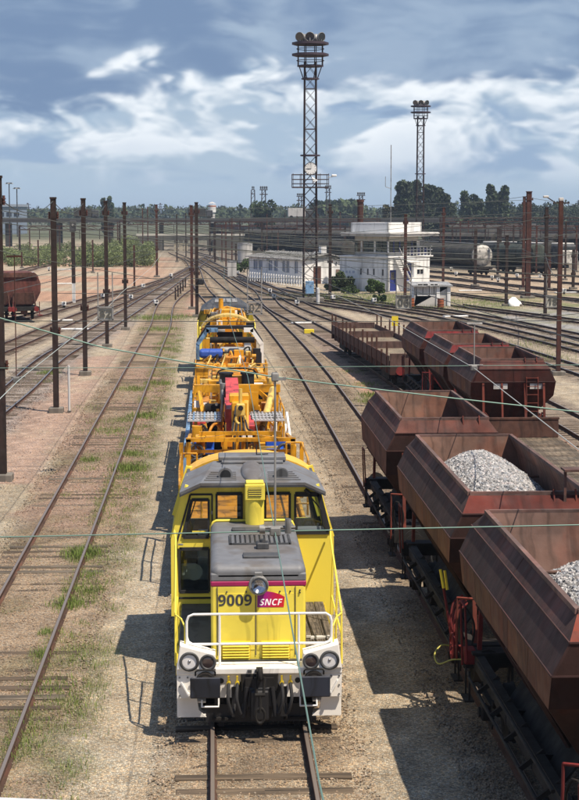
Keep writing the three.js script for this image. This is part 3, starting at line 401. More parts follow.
  for (const x of [-0.37, 0.285]) { const v = obj('louvre', [box(0.47, 0.30, 0.014, x, 1.31, -1.142)], M.yellowDeep, bonnet); for (let k = 0; k < 6; k++) obj('slat', [box(0.44, 0.022, 0.05, x, 1.195 + k * 0.047, -1.125, 0.6)], M.yellow, bonnet); obj('hood_lip', [box(0.48, 0.03, 0.05, x, 1.485, -1.13)], M.yellow, bonnet); }
  for (const [x, y] of [[-0.52, 2.33], [-0.20, 2.33], [0.35, 2.33], [0.52, 2.33], [0.68, 2.35], [0.68, 2.31]]) obj('bolt', [cyl(0.014, 0.02, x, y, -1.14, 'z', 8)], M.greyDark, bonnet);
  const hl = obj('headlight', [cyl(0.155, 0.10, 0, 2.46, -1.09, 'z', 26), new THREE.TorusGeometry(0.135, 0.03, 8, 28).translate(0, 2.46, -1.04), box(0.12, 0.07, 0.1, 0, 2.63, -1.08)], M.galv, bonnet);
  obj('reflector', [new THREE.LatheGeometry([0, 0.3, 0.55, 0.8, 1].map((t) => new THREE.Vector2(Math.max(0.001, 0.115 * t), 0.06 * t * t)), 24).rotateX(Math.PI / 2).translate(0, 2.46, -1.075 + 0.04)], M.chrome, bonnet); obj('lens', [cyl(0.118, 0.006, 0, 2.46, -1.018, 'z', 26)], M.lens, bonnet);
  const num = obj('number', [letters('9009', 0.185).translate(-0.385, 2.10, -1.1405)], mat([0.05, 0.05, 0.055], 0.5), bonnet);
  { // the operator's mark: a slanted magenta panel with white letters
    const m = canvasMaterial(512, 320, (c, w, h) => { const g = c.createLinearGradient(0, 0, w, h * 0.5); g.addColorStop(0, '#6d1a78'); g.addColorStop(0.35, '#a3107c'); g.addColorStop(0.72, '#c8103e'); g.addColorStop(1, '#d4202c'); c.fillStyle = g; c.fillRect(0, 0, w, h); c.fillStyle = '#c2103f'; c.beginPath(); c.moveTo(w * 0.42, 0); c.quadraticCurveTo(w * 0.8, h * 0.12, w, h * 0.5); c.lineTo(w, 0); c.fill(); c.fillStyle = '#ffffff'; c.save(); c.transform(1, 0, -0.22, 1, 0, 0); c.font = 'bold 172px sans-serif'; c.textAlign = 'center'; c.textBaseline = 'alphabetic'; c.scale(0.98, 1); c.fillText('SNCF', w * 0.61, h * 0.88); c.restore(); });
    const s = new THREE.Shape(); s.moveTo(0, 0); s.lineTo(0.435, 0); s.lineTo(0.45, 0.17); s.quadraticCurveTo(0.30, 0.275, 0, 0.275); s.lineTo(0, 0);
    const g = new THREE.ShapeGeometry(s, 10), uv = g.attributes.uv, p = g.attributes.position; for (let i = 0; i < uv.count; i++) uv.setXY(i, p.getX(i) / 0.45, p.getY(i) / 0.275); g.translate(-0.02, 2.07, -1.138);
    obj('emblem', g, m, bonnet);
  }
  // exhaust
  const ex = obj('exhaust_stack', [cyl(0.175, 0.62, 0.035, 2.98, -4.27, 'y', 24), rbox(0.37, 0.30, 0.34, 0.035, 3.38, -4.25, 0.02), rbox(0.33, 0.05, 0.30, 0.035, 3.55, -4.25, 0.015)], M.yellow, L);
  obj('exhaust_grille', [box(0.24, 0.16, 0.012, 0.035, 3.39, -4.077)], M.greyDark, ex); for (let k = 0; k < 4; k++) obj('slat', [box(0.24, 0.014, 0.02, 0.035, 3.33 + k * 0.04, -4.07)], M.yellow, ex);
  // cab
  const W0 = 1.53, W1 = 1.24, Z0 = -4.6, Z1 = -7.2;
  const outline = [[-W0, 0.95], [W0, 0.95], [W0, 2.42], [W1, 3.42], [-W1, 3.42], [-W0, 2.42]];
  const door1 = [[-1.30, 2.46], [-0.82, 2.46], [-0.82, 3.17], [-1.135, 3.17]], door2 = [[-1.37, 1.42], [-0.82, 1.42], [-0.82, 2.24], [-1.37, 2.24]], winA = [[-0.67, 2.72], [-0.20, 2.72], [-0.20, 3.28], [-0.67, 3.28]], winB = [[0.24, 2.72], [0.70, 2.72], [0.70, 3.28], [0.24, 3.28]], winC = [[0.80, 2.54], [1.43, 2.54], [1.25, 3.26], [0.80, 3.26]];
  const holes = [door1, door2, winA, winB, winC];
  obj('cab_front', [extr(outline, 0.06, 0, holes).translate(0, 0, Z0 - 0.06)], M.yellow, L);
  const rearHoles = [[[-1.2, 2.35], [-0.25, 2.35], [-0.25, 3.2], [-1.1, 3.2]], [[0.2, 2.35], [1.25, 2.35], [1.12, 3.2], [0.2, 3.2]]];
  obj('cab_rear', [extr(outline, 0.06, 0, rearHoles).translate(0, 0, Z1)], M.yellow, L);
  for (const s of [-1, 1]) {
    obj('cab_side', [box(0.05, 1.45, 2.46, s * (W0 - 0.025), 1.68, (Z0 + Z1) / 2), bar([s * (W0 - 0.06), 2.42, Z0 - 0.10], [s * (W1 - 0.06), 3.42, Z0 - 0.10], 0.06, 0.16), bar([s * (W0 - 0.06), 2.42, Z1 + 0.12], [s * (W1 - 0.06), 3.42, Z1 + 0.12], 0.06, 0.2), bar([s * (W0 - 0.06), 2.42, -5.9], [s * (W1 - 0.06), 3.42, -5.9], 0.06, 0.12)], M.yellow, L);
    obj('side_window', [slab(s > 0 ? [[W0 - 0.04, 2.46, Z1 + 0.2], [W1 - 0.02, 3.36, Z1 + 0.2], [W1 - 0.02, 3.36, Z0 - 0.2], [W0 - 0.04, 2.46, Z0 - 0.2]] : [[-W0 + 0.04, 2.46, Z0 - 0.2], [-W1 + 0.02, 3.36, Z0 - 0.2], [-W1 + 0.02, 3.36, Z1 + 0.2], [-W0 + 0.04, 2.46, Z1 + 0.2]], 0.006)], M.glass, L);
  }
  const frameOf = (pts, w = 0.05, pr = 0.02) => pts.map((p, i) => { const q = pts[(i + 1) % pts.length]; return bar([p[0], p[1], Z0 + pr * 0.5], [q[0], q[1], Z0 + pr * 0.5], pr * 2, w); });
  for (const [w, nm] of [[door1, 'window'], [door2, 'window'], [winA, 'window'], [winB, 'window'], [winC, 'window']]) { const f = obj(nm, frameOf(w, w === winC ? 0.09 : 0.06), M.rubber, L); obj('pane', [slab(w.map(([x, y]) => [x, y, Z0 - 0.03]), 0.006)], M.glass, f); }
  const fr = [[-1.44, 1.30], [-0.755, 1.30], [-0.755, 3.27], [-1.16, 3.27], [-1.42, 2.36]];
  obj('door_gasket', fr.map((p, i) => { const q = fr[(i + 1) % fr.length]; return bar([p[0], p[1], Z0 + 0.008], [q[0], q[1], Z0 + 0.008], 0.03, 0.035); }), M.rubber, L);
  obj('door_handle', [rod([-1.39, 2.33, Z0 + 0.05], [-1.30, 2.33, Z0 + 0.05], 0.018)], M.galv, L); for (const y of [1.7, 2.9]) obj('door_hinge', [rod([-0.76, y, Z0 + 0.05], [-0.76, y + 0.06, Z0 + 0.05], 0.02)], M.galv, L);
  obj('wiper', [rod([1.02, 3.30, Z0 + 0.06], [1.28, 2.98, Z0 + 0.05], 0.013), rod([1.28, 2.98, Z0 + 0.05], [1.33, 2.64, Z0 + 0.05], 0.016), rod([0.98, 3.36, Z0 + 0.05], [1.08, 3.28, Z0 + 0.07], 0.035)], M.black, L); obj('wiper', [rod([-1.05, 3.2, Z0 + 0.06], [-1.20, 2.72, Z0 + 0.05], 0.012)], M.black, L);
  obj('window_sticker', [box(0.26, 0.03, 0.004, -1.0, 2.56, Z0 - 0.02)], M.yellow, L);
  obj('mirror_plate', [box(0.50, 0.08, 0.004, 1.1, 2.61, Z0 - 0.018)], mat([0.25, 0.30, 0.32], 0.4), L);
  obj('cab_floor', [box(2.9, 0.05, 2.4, 0, 1.18, -5.9)], M.greyDark, L);
  obj('cab_lining', [extr(outline.map(([x, y]) => [x * 0.96, y * 0.99]), 0.02, 0, rearHoles).translate(0, 0, Z1 + 0.07), box(0.01, 1.2, 2.2, -1.46, 1.8, -5.9), box(0.01, 1.2, 2.2, 1.46, 1.8, -5.9), box(2.5, 0.02, 2.3, 0, 3.38, -5.9)], M.greyDark, L);
  obj('control_desk', [rbox(0.9, 0.95, 0.55, 0.75, 1.75, -5.1, 0.04), rbox(0.9, 0.95, 0.5, -0.6, 1.70, -6.7, 0.04), cyl(0.16, 0.03, -1.1, 1.72, -4.95, 'z', 16), rbox(0.3, 0.3, 0.12, -1.2, 1.72, -5.02, 0.03)], M.plasterGrey, L);
  obj('driver_seat', [rbox(0.46, 0.12, 0.46, 0.5, 1.85, -5.9, 0.04), rbox(0.46, 0.6, 0.1, 0.5, 2.2, -6.15, 0.04), cyl(0.06, 0.6, 0.5, 1.5, -5.9)], M.greyDark, L);
  // roof: grey sloped visor in front, amber vault behind
  const mid = (s) => [[-0.97, 3.53, Z0 + 0.30], [0.97, 3.53, Z0 + 0.30], [0.72, 3.67, -6.15], [-0.72, 3.67, -6.15]];
  obj('roof_visor', [slab(mid(), 0.05), slab([[0.97, 3.53, Z0 + 0.30], [1.36, 3.34, Z0 + 0.22], [1.28, 3.42, -6.2], [0.72, 3.67, -6.15]], 0.05), slab([[-1.36, 3.34, Z0 + 0.22], [-0.97, 3.53, Z0 + 0.30], [-0.72, 3.67, -6.15], [-1.28, 3.42, -6.2]], 0.05), slab([[-0.97, 3.44, Z0 + 0.28], [0.97, 3.44, Z0 + 0.28], [0.97, 3.53, Z0 + 0.30], [-0.97, 3.53, Z0 + 0.30]], 0.05), slab([[-1.36, 3.25, Z0 + 0.20], [-0.97, 3.44, Z0 + 0.28], [-0.97, 3.53, Z0 + 0.30], [-1.36, 3.34, Z0 + 0.22]], 0.05), slab([[0.97, 3.44, Z0 + 0.28], [1.36, 3.25, Z0 + 0.20], [1.36, 3.34, Z0 + 0.22], [0.97, 3.53, Z0 + 0.30]], 0.05)], M.grey, L);
  for (const s of [-1, 1]) for (let k = 0; k < 5; k++) { const t = k / 5, y = (z) => 3.535 + (z - (Z0 + 0.3)) * (-0.14 / 1.85); const z = Z0 + 0.10 - k * 0.16; obj('roof_rib', [bar([s * 0.30, y(z) + 0.006, z], [s * (0.90 - 0.03 * k), y(z) + 0.006, z], 0.018, 0.018)], M.grey, L); }
  obj('roof_fairing', [new THREE.SphereGeometry(1, 18, 10, 0, 6.2832, 0, Math.PI / 2).scale(0.21, 0.13, 0.85).rotateX(0.08).translate(0.0, 3.59, -5.2)], M.grey, L);
  const horn = (x, open) => { const h = obj('horn', [cyl(0.135, 0.16, x, 3.62, -4.75, 'z', 22)], M.grey, L); obj('horn_mouth', [cyl(open ? 0.10 : 0.115, 0.01, x, 3.62, -4.664, 'z', 20)], open ? M.black : M.greyDark, h); };
  horn(-0.5, true); horn(0.55, false);
  obj('roof_unit', [rbox(1.32, 0.10, 0.60, 0.03, 3.73, -6.3, 0.03), rbox(1.2, 0.06, 0.12, 0.03, 3.68, -5.92, 0.02)], M.grey, L);
  obj('roof_aerial', [rod([0.12, 3.75, -6.2], [0.12, 3.98, -6.2], 0.012), rod([0.12, 3.79, -6.2], [0.35, 3.8, -6.2], 0.01)], M.black, L);
  { const a = [], n = 16, rr = (t, dy) => [Math.sin(t) * 1.36, 3.70 + dy - (1 - Math.cos(t)) * 0.60]; for (let i = 0; i < n; i++) { const t0 = -1.22 + 2.44 * i / n, t1 = -1.22 + 2.44 * (i + 1) / n, p = rr(t0, 0), q = rr(t1, 0); a.push(slab([[p[0], p[1], -6.75], [q[0], q[1], -6.75], [q[0], q[1], -7.6], [p[0], p[1], -7.6]], 0.06)); } obj('roof_vault', a, M.apricot, L); }
  obj('rear_platform', [box(2.6, 0.06, 1.5, 0, 1.18, -8.0), box(2.66, 0.5, 0.08, 0, 0.95, -8.75)], M.greyDark, L);
  for (const s of [-1, 1]) { const b = obj('buffer', [cyl(0.1, 0.45, s * 0.875, 1.0, -9.0, 'z', 14)], M.grime, L); obj('buffer_plate', [rbox(0.46, 0.34, 0.05, s * 0.875, 1.0, -9.22, 0.02)], M.navy, b); }
}
// ------------------------------------------------------------------ the orange works train behind the locomotive
const railing = (pts, y0, y1, mid = true) => { const o = []; for (const [x, z] of pts) o.push(rod([x, y0, z], [x, y1, z], 0.028, 6)); for (let i = 0; i < pts.length - 1; i++) { const a = pts[i], b = pts[i + 1]; o.push(rod([a[0], y1, a[1]], [b[0], y1, b[1]], 0.026, 6)); if (mid) o.push(rod([a[0], (y0 + y1) / 2, a[1]], [b[0], (y0 + y1) / 2, b[1]], 0.02, 6)); } return o; };
function bogie(parent, z) { const b = obj('bogie', [box(0.16, 0.34, 2.6, -1.0, 0.62, z), box(0.16, 0.34, 2.6, 1.0, 0.62, z), box(2.1, 0.3, 0.4, 0, 0.66, z)], M.grimeBlack, parent); wheelset(b, z - 0.95, 0.42, M.grimeBlack, true); wheelset(b, z + 0.95, 0.42, M.grimeBlack, true); return b; }
{
  const A = thing('crane_wagon', 'orange works wagon with red crane boom, blue seats and checker plates behind the cab', 'works wagon', [TRAIN_X, 0, 0]);
  const z0 = -37.0, z1 = -66.0, zc = (z0 + z1) / 2, len = z0 - z1;
  obj('underframe', [box(2.5, 0.32, len, 0, 0.98, zc), box(0.5, 0.5, 8, 0, 0.75, zc)], M.grime, A);
  obj('deck', [box(2.66, 0.06, len, 0, 1.19, zc)], M.orangeDeep, A);
  obj('sole_bar', [box(0.07, 0.42, len, -1.42, 1.12, zc)], M.blue, A); obj('sole_bar', [box(0.07, 0.42, len, 1.42, 1.12, zc)], M.orange, A);
  obj('side_rail', [box(0.12, 0.50, 17.5, -1.50, 1.72, -54.0), ...[-47, -50, -53, -56, -59, -62].map((z) => box(0.05, 0.55, 0.05, -1.47, 1.45, z))], M.blue, A);
  bogie(A, -40.5); bogie(A, -62.5);
  // front end: guard rails, floor plates, lamps and seats
  for (const s of [-1, 1]) obj('guard_rail', [railing([[s * 1.0, -38.2], [s * 1.50, -38.2], [s * 1.55, -40.6], [s * 1.55, -43.4], [s * 1.15, -43.4]], 1.22, s > 0 ? 2.62 : 2.35), box(0.10, 1.45, 0.10, s * 1.55, 1.9, -43.4)], M.orange, A);
  for (const s of [-1, 1]) {
    const st = obj('operator_seat', [rbox(0.56, 0.14, 0.50, s * 0.98, 2.04, -46.0, 0.05), rbox(0.56, 0.30, 0.12, s * 0.98, 2.20, -46.3, 0.05)], M.seat, A); obj('seat_post', [cyl(0.05, 0.8, s * 0.98, 1.6, -46.2), box(0.3, 0.05, 0.3, s * 0.98, 1.24, -46.2)], M.greyDark, st);
    obj('footplate', [rbox(0.95, 0.05, 1.3, s * 0.9, 1.62, -46.9, 0.01)], M.galv, A);
    obj('cabinet', [rbox(0.30, 1.05, 0.42, s * 1.36, 1.75, -45.5, 0.02), rbox(0.26, 0.8, 0.3, s * 1.40, 1.62, -47.2, 0.02)], M.orange, A);
    for (const [y, z] of [[2.16, -45.2], [1.80, -45.0], [2.0, -46.4]]) { const w = obj('hand_wheel', [new THREE.TorusGeometry(0.17, 0.04, 7, 18).translate(s * 1.18, y, z), rod([s * 1.18 - 0.15, y, z], [s * 1.18 + 0.15, y, z], 0.02), rod([s * 1.18, y - 0.15, z], [s * 1.18, y + 0.15, z], 0.02)], M.greyDark, A); obj('hub', [cyl(0.06, 0.08, s * 1.18, y, z, 'z', 10)], M.galv, w); }
    obj('valve_block', [rbox(0.25, 0.32, 0.2, s * 0.55, 1.75, -45.4, 0.02), cyl(0.05, 0.2, s * 0.55, 2.0, -45.4)], M.greyDark, A);
    // cross frame ahead of the crane
    obj('frame_post', [bar([s * 1.38, 1.2, -44.6], [s * 1.38, 2.56, -44.6], 0.12), bar([s * 0.42, 1.2, -44.9], [s * 0.42, 2.5, -44.9], 0.14), bar([s * 0.42, 2.6, -44.8], [s * 0.95, 2.56, -44.6], 0.09), bar([s * 1.38, 2.5, -44.6], [s * 1.38, 2.2, -48.2], 0.09)], M.orange, A);
    const cp = obj('checker_plate', [rbox(0.98, 0.05, 1.9, s * 0.92 - 0.06, 2.50, -50.0, 0.01)], M.checker, A);
    for (let k = 0; k < 9; k++) obj('rib', [box(0.05, 0.03, 1.85, s * 0.92 - 0.48 + k * 0.105, 2.535, -50.0)], k % 3 === 1 && s < 0 ? M.blue : M.checker, cp);
    for (let k = 0; k < 3; k++) obj('cross_rib', [box(0.96, 0.035, 0.06, s * 0.92 - 0.06, 2.542, -49.4 - 0.6 * k)], M.galv, cp);
    obj('plate_support', [box(0.1, 1.1, 0.1, s * 0.55, 1.75, -49.3), box(0.1, 1.1, 0.1, s * 1.25, 1.75, -49.3), box(0.1, 1.1, 0.1, s * 1.25, 1.75, -50.8)], M.orange, A);
  }
  obj('cross_beam', [bar([-1.45, 2.54, -44.6], [1.45, 2.54, -44.6], 0.12, 0.10), bar([-1.45, 2.22, -44.7], [1.45, 2.22, -44.7], 0.09, 0.08), bar([-1.1, 2.62, -45.3], [1.1, 2.62, -45.3], 0.10, 0.10)], M.orange, A);
  obj('side_panel', [rbox(0.55, 0.05, 1.1, -1.12, 1.95, -48.6, 0.01), rbox(0.5, 0.6, 0.06, -1.12, 1.65, -48.0, 0.01)], M.plasterGrey, A); obj('red_box', [rbox(0.4, 0.3, 0.5, -1.15, 2.05, -51.6, 0.03)], M.red, A);
  // crane column with its cylinders, winches, hooks
  obj('crane_column', [rbox(0.42, 2.1, 0.5, 0.0, 2.25, -46.9, 0.03), rbox(0.75, 0.25, 0.8, 0.0, 1.4, -46.9, 0.03), bar([-0.16, 1.5, -45.9], [-0.16, 3.2, -47.0], 0.12), bar([0.20, 1.5, -45.9], [0.20, 3.3, -47.0], 0.12), rbox(0.55, 0.22, 0.7, 0, 3.35, -47.4, 0.03)], M.orange, A);
  for (let k = 0; k < 5; k++) obj('hydraulic_hose', [tube([[-0.30 + k * 0.15, 1.5, -45.4], [-0.36 + k * 0.18, 2.2 + 0.1 * k, -45.3], [-0.2 + k * 0.1, 2.7, -45.7], [-0.1 + 0.05 * k, 3.2, -46.6]], 0.026, 6)], M.rubber, A);
  obj('hook_block', [rbox(0.24, 0.34, 0.22, 0.02, 3.18, -45.95, 0.04), new THREE.TorusGeometry(0.13, 0.045, 7, 14, 4.6).translate(0.02, 2.92, -45.9), cyl(0.05, 0.5, 0.02, 3.5, -46.0)], M.amber, A); obj('hook_sheave', [cyl(0.07, 0.06, 0.02, 3.24, -45.82, 'z', 16)], M.black, A);
  const boom = obj('crane_boom', [hull([[-0.36, 2.35], [0.06, 2.35], [0.06, 3.05], [-0.36, 3.05]], -47.2, [[-0.34, 2.85], [0.04, 2.85], [0.04, 3.42], [-0.34, 3.42]], -52.6)], M.red, A); obj('boom_cheek', [box(0.26, 0.45, 2.6, 0.32, 2.3, -48.9), box(0.03, 0.5, 2.0, -0.375, 2.9, -48.4)], M.red, boom);
  obj('winch', [rbox(0.5, 0.75, 1.1, -0.74, 2.05, -52.3, 0.05), cyl(0.17, 0.46, -0.74, 2.52, -51.9, 'x', 18)], M.grimeBlack, A); obj('winch_frame', [bar([-1.0, 1.4, -51.6], [-1.0, 2.6, -51.9], 0.08), bar([-0.48, 1.4, -51.6], [-0.48, 2.6, -51.9], 0.08), bar([-1.0, 2.6, -51.9], [-0.48, 2.6, -51.9], 0.07)], M.orange, A);
  for (const [x, y, z] of [[-0.62, 2.72, -51.42], [-0.62, 2.45, -51.42], [-0.9, 2.2, -51.42]]) obj('winch_gauge', [cyl(0.05, 0.02, x, y, z, 'z', 12)], M.galv, A);
  obj('winch_pipe', [tube([[-0.5, 2.2, -51.3], [-0.42, 3.0, -51.2], [-0.5, 3.35, -52.4]], 0.05, 8), cyl(0.09, 0.5, -0.42, 3.1, -51.5)], M.galv, A);
  obj('stay_cylinder', [rod([1.15, 3.0, -53.0], [0.72, 2.2, -49.6], 0.11, 14)], M.amber, A); obj('stay_rod', [rod([0.72, 2.2, -49.6], [0.62, 1.8, -48.7], 0.08, 10)], M.steel, A);
  obj('stay_bar', [bar([-1.15, 2.9, -53.2], [-0.95, 1.9, -51.0], 0.12)], M.orange, A);
  // gantry across the middle
  obj('gantry', [bar([-1.32, 2.98, -53.6], [1.40, 2.98, -53.6], 0.26, 0.24), bar([-1.15, 1.2, -53.6], [-1.15, 2.9, -53.6], 0.20, 0.2), bar([1.25, 1.2, -53.6], [1.25, 2.9, -53.6], 0.20, 0.2), bar([1.05, 2.6, -53.4], [0.72, 2.9, -53.5], 0.12), box(0.30, 1.6, 0.24, 0.55, 2.1, -53.2)], M.orange, A);
  for (const x of [-0.30, 0.42]) obj('winch_drum', [cyl(0.21, 0.5, x, 3.02, -55.6, 'y', 18), cyl(0.25, 0.06, x, 3.27, -55.6, 'y', 18)], M.black, A);
  obj('drum_bridge', [rbox(0.9, 0.34, 0.4, 0.06, 3.0, -55.9, 0.03)], M.orange, A); obj('drum_guard', [tube([[-0.62, 3.1, -55.6], [-0.5, 3.36, -55.6], [0.06, 3.44, -55.6], [0.62, 3.36, -55.6], [0.74, 3.1, -55.6]], 0.025, 6)], M.grimeBlack, A);
  obj('engine_house', [rbox(2.0, 1.55, 4.2, 0.1, 2.08, -59.6, 0.05)], M.orange, A); obj('engine_roof', [rbox(1.7, 0.12, 3.6, 0.1, 2.90, -59.6, 0.03)], M.amber, A);
  for (let k = 0; k < 4; k++) obj('roof_hatch', [rbox(0.5, 0.06, 0.6, -0.5 + 0.62 * (k % 2), 2.99, -58.4 - 1.5 * Math.floor(k / 2), 0.02)], M.orangeDeep, A);
  obj('side_box', [rbox(0.55, 1.1, 2.2, -1.08, 1.85, -54.7, 0.03), rbox(0.5, 0.9, 1.7, -1.12, 1.75, -57.6, 0.03)], M.orange, A); obj('box_lid', [slab([[-1.35, 2.42, -53.6], [-0.85, 2.50, -53.6], [-0.85, 2.50, -55.8], [-1.35, 2.42, -55.8]], 0.05)], M.orangeDeep, A);
  obj('side_plate', [slab([[-1.30, 2.1, -52.3], [-0.95, 2.1, -52.4], [-1.05, 2.66, -53.0], [-1.32, 2.66, -53.0]], 0.03), box(0.34, 0.05, 0.5, -1.1, 2.52, -53.2)], M.plasterGrey, A);
  obj('battery_box', [rbox(0.62, 0.7, 1.2, 1.12, 1.7, -55.4, 0.03), rbox(0.62, 0.5, 1.0, 1.12, 2.3, -57.4, 0.03)], M.orange, A); obj('box_front', [box(0.5, 0.36, 0.02, 1.12, 2.32, -56.88)], M.black, A); obj('notice', [box(0.22, 0.22, 0.02, 0.72, 2.4, -56.85)], M.plaster, A);
  obj('guard_rail', [railing([[1.45, -52], [1.45, -54.6], [1.45, -57.5], [1.45, -60.5]], 1.2, 2.5)], M.orange, A); obj('guard_rail', [railing([[-1.40, -56.6], [-1.40, -59], [-1.40, -62.5], [-0.6, -62.5]], 1.2, 2.5)], M.orange, A);
  obj('ladder_rail', [bar([1.46, 2.6, -50.0], [1.52, 1.2, -45.6], 0.06, 0.10), bar([1.44, 2.2, -50.4], [1.46, 1.0, -47.0], 0.05, 0.08)], M.white, A); for (let k = 0; k < 5; k++) obj('rung', [bar([1.48, 2.35 - k * 0.26, -49.3 + k * 0.72], [1.42, 2.05 - k * 0.22, -49.4 + k * 0.6], 0.04)], M.white, A);
  obj('rotating_beacon', [cyl(0.09, 0.2, 1.08, 3.2, -53.6, 'y', 12)], M.amber, A);
}
function hull(a, za, b, zb) {                                // a beam between two four-cornered ends (corners counter-clockwise seen from the first)
  const A = a.map(([x, y]) => V(x, y, za)), B = b.map(([x, y]) => V(x, y, zb)), o = []; const q = (p, r, s, t) => [p, r, s, p, s, t].forEach((v) => o.push(v.x, v.y, v.z));
  q(A[0], A[1], A[2], A[3]); q(B[3], B[2], B[1], B[0]); for (let i = 0; i < 4; i++) { const j = (i + 1) % 4; q(A[j], A[i], B[i], B[j]); }
  const g = new THREE.BufferGeometry(); g.setAttribute('position', new THREE.Float32BufferAttribute(o, 3)); g.computeVertexNormals(); return g;
}
{
  const B = thing('track_machine', 'orange track machine with blue and white hoop frame, blue tarpaulin and yellow arch', 'track machine', [TRAIN_X, 0, 0]);
  const z0 = -67.0, z1 = -88.0, zc = (z0 + z1) / 2, len = z0 - z1, r = rng(31);
  obj('underframe', [box(2.5, 0.34, len, 0, 0.98, zc)], M.grime, B); obj('deck', [box(2.7, 0.06, len, 0, 1.19, zc)], M.orangeDeep, B); obj('sole_bar', [box(0.07, 0.34, len, -1.40, 1.08, zc)], M.orange, B); obj('sole_bar', [box(0.07, 0.34, len, 1.40, 1.08, zc)], M.orange, B);
  bogie(B, -70); bogie(B, -85);
  obj('equipment_box', [rbox(1.2, 1.25, 1.8, -0.80, 1.85, -68.2, 0.04)], M.orange, B); obj('equipment_box', [rbox(1.3, 1.1, 1.6, 0.72, 1.80, -68.4, 0.04)], M.orange, B); obj('equipment_box', [rbox(0.9, 0.5, 1.0, 0.1, 2.50, -68.7, 0.04)], M.orangeDeep, B);
  for (const s of [-1, 1]) { obj('guard_rail', [railing([[s * 0.5, -67.2], [s * 1.42, -67.2], [s * 1.42, -69.2]], 1.2, 2.55)], M.orange, B); }
  for (let k = 0; k < 7; k++) obj('hydraulic_pipe', [tube([[-1.0 + k * 0.3, 2.4, -67.3], [-0.8 + k * 0.28, 2.65 + 0.25 * r(), -67.9], [-1.1 + k * 0.33, 2.5, -69.2]], 0.035, 6)], k % 2 ? M.grimeBlack : M.amber, B);
  obj('black_tank', [cyl(0.16, 0.9, 1.05, 2.6, -68.6, 'y', 14), rbox(0.34, 0.7, 0.4, 1.10, 2.5, -69.4, 0.06)], M.black, B);
  { const t = obj('tarpaulin', [rbox(1.0, 0.34, 0.9, -0.78, 2.72, -70.3, 0.12, 4)], M.tarp, B); obj('tarpaulin_end', [rbox(0.5, 0.36, 0.8, 0.15, 2.74, -70.1, 0.1, 3)], M.navy, t); }
  obj('roller', [cyl(0.17, 1.3, 0.25, 2.75, -71.2, 'x', 16)], M.galv, B); obj('roller', [cyl(0.13, 1.9, 0.1, 3.15, -72.0, 'x', 16)], M.grimeBlack, B);
  // the hoop: black ring with a blue leg on the left and a white leg on the right
  obj('hoop', [extr([[-1.42, 2.0], [-1.30, 2.0], [-1.30, 3.0], [-0.95, 3.55], [0.95, 3.55], [1.30, 3.0], [1.30, 2.0], [1.42, 2.0], [1.42, 3.05], [1.02, 3.68], [-1.02, 3.68], [-1.42, 3.05]], 0.45).translate(0, 0, -73.4)], M.black, B);
  obj('hoop_leg', [bar([-1.36, 1.2, -72.3], [-1.36, 3.0, -72.3], 0.16, 0.12), bar([-1.36, 2.95, -72.3], [-0.92, 3.58, -72.3], 0.16, 0.16), bar([-1.0, 3.55, -72.3], [-0.5, 3.55, -72.3], 0.16, 0.18), bar([-1.36, 1.95, -72.3], [-0.6, 1.95, -72.3], 0.2, 0.2), bar([-1.3, 2.5, -72.3], [-0.7, 2.5, -72.3], 0.12, 0.1)], M.blue, B);
  obj('hoop_leg', [bar([1.36, 1.2, -72.3], [1.36, 3.0, -72.3], 0.16, 0.12), bar([1.36, 2.95, -72.3], [0.92, 3.58, -72.3], 0.16, 0.16), bar([1.0, 3.55, -72.3], [0.6, 3.55, -72.3], 0.16, 0.18)], M.white, B);
  for (const s of [-1, 1]) { obj('inner_frame', [bar([s * 0.62, 1.2, -72.6], [s * 0.62, 3.5, -72.6], 0.14, 0.12), bar([s * 1.0, 1.2, -73.2], [s * 1.0, 3.1, -73.2], 0.3, 0.2), bar([s * 0.62, 2.6, -72.4], [s * 0.2, 3.0, -72.4], 0.12), bar([s * 0.2, 3.0, -72.4], [-s * 0.05, 3.02, -72.4], 0.12)], M.orange, B); obj('lever_arm', [tube([[s * 1.0, 2.1, -71.2], [s * 0.6, 2.65, -71.3], [s * 0.2, 2.35, -71.4], [s * 0.1, 1.9, -71.5]], 0.06, 6)], M.amber, B); }
  obj('work_unit', [rbox(1.0, 0.6, 0.8, 0, 2.3, -72.8, 0.05), rbox(0.5, 0.4, 0.6, 0, 2.85, -72.7, 0.05)], M.orangeDeep, B); obj('work_beam', [bar([-0.7, 3.3, -73.2], [0.7, 3.3, -73.2], 0.22, 0.2), bar([-0.65, 2.0, -71.9], [0.65, 2.0, -71.9], 0.2, 0.15)], M.grimeBlack, B);
  obj('white_case', [rbox(0.44, 0.26, 0.4, 1.05, 2.35, -70.6, 0.04), rbox(0.3, 0.2, 0.3, 0.75, 2.9, -72.1, 0.04)], M.white, B);
  // the yellow arch and what stands about it
  { const a = []; for (let i = 0; i < 18; i++) { const t0 = -1.35 + 2.7 * i / 18, t1 = -1.35 + 2.7 * (i + 1) / 18, f = (t) => [Math.sin(t) * 1.36, 2.70 + Math.cos(t) * 0.92], p = f(t0), q = f(t1); a.push(slab([[p[0], p[1], -82.0], [q[0], q[1], -82.0], [q[0], q[1], -83.6], [p[0], p[1], -83.6]], 0.10)); } obj('arch_roof', a, M.amber, B); }
  for (const s of [-1, 1]) obj('arch_post', [box(0.12, 1.8, 1.6, s * 1.30, 2.05, -82.8)], M.yellow, B);
  obj('generator', [rbox(1.6, 1.5, 3.2, 0, 1.95, -78.0, 0.06), cyl(0.4, 1.8, 0, 2.9, -77.8, 'z', 18)], M.orangeDeep, B); obj('generator_grille', [box(1.2, 0.8, 0.02, 0, 2.0, -76.38)], M.grimeBlack, B);
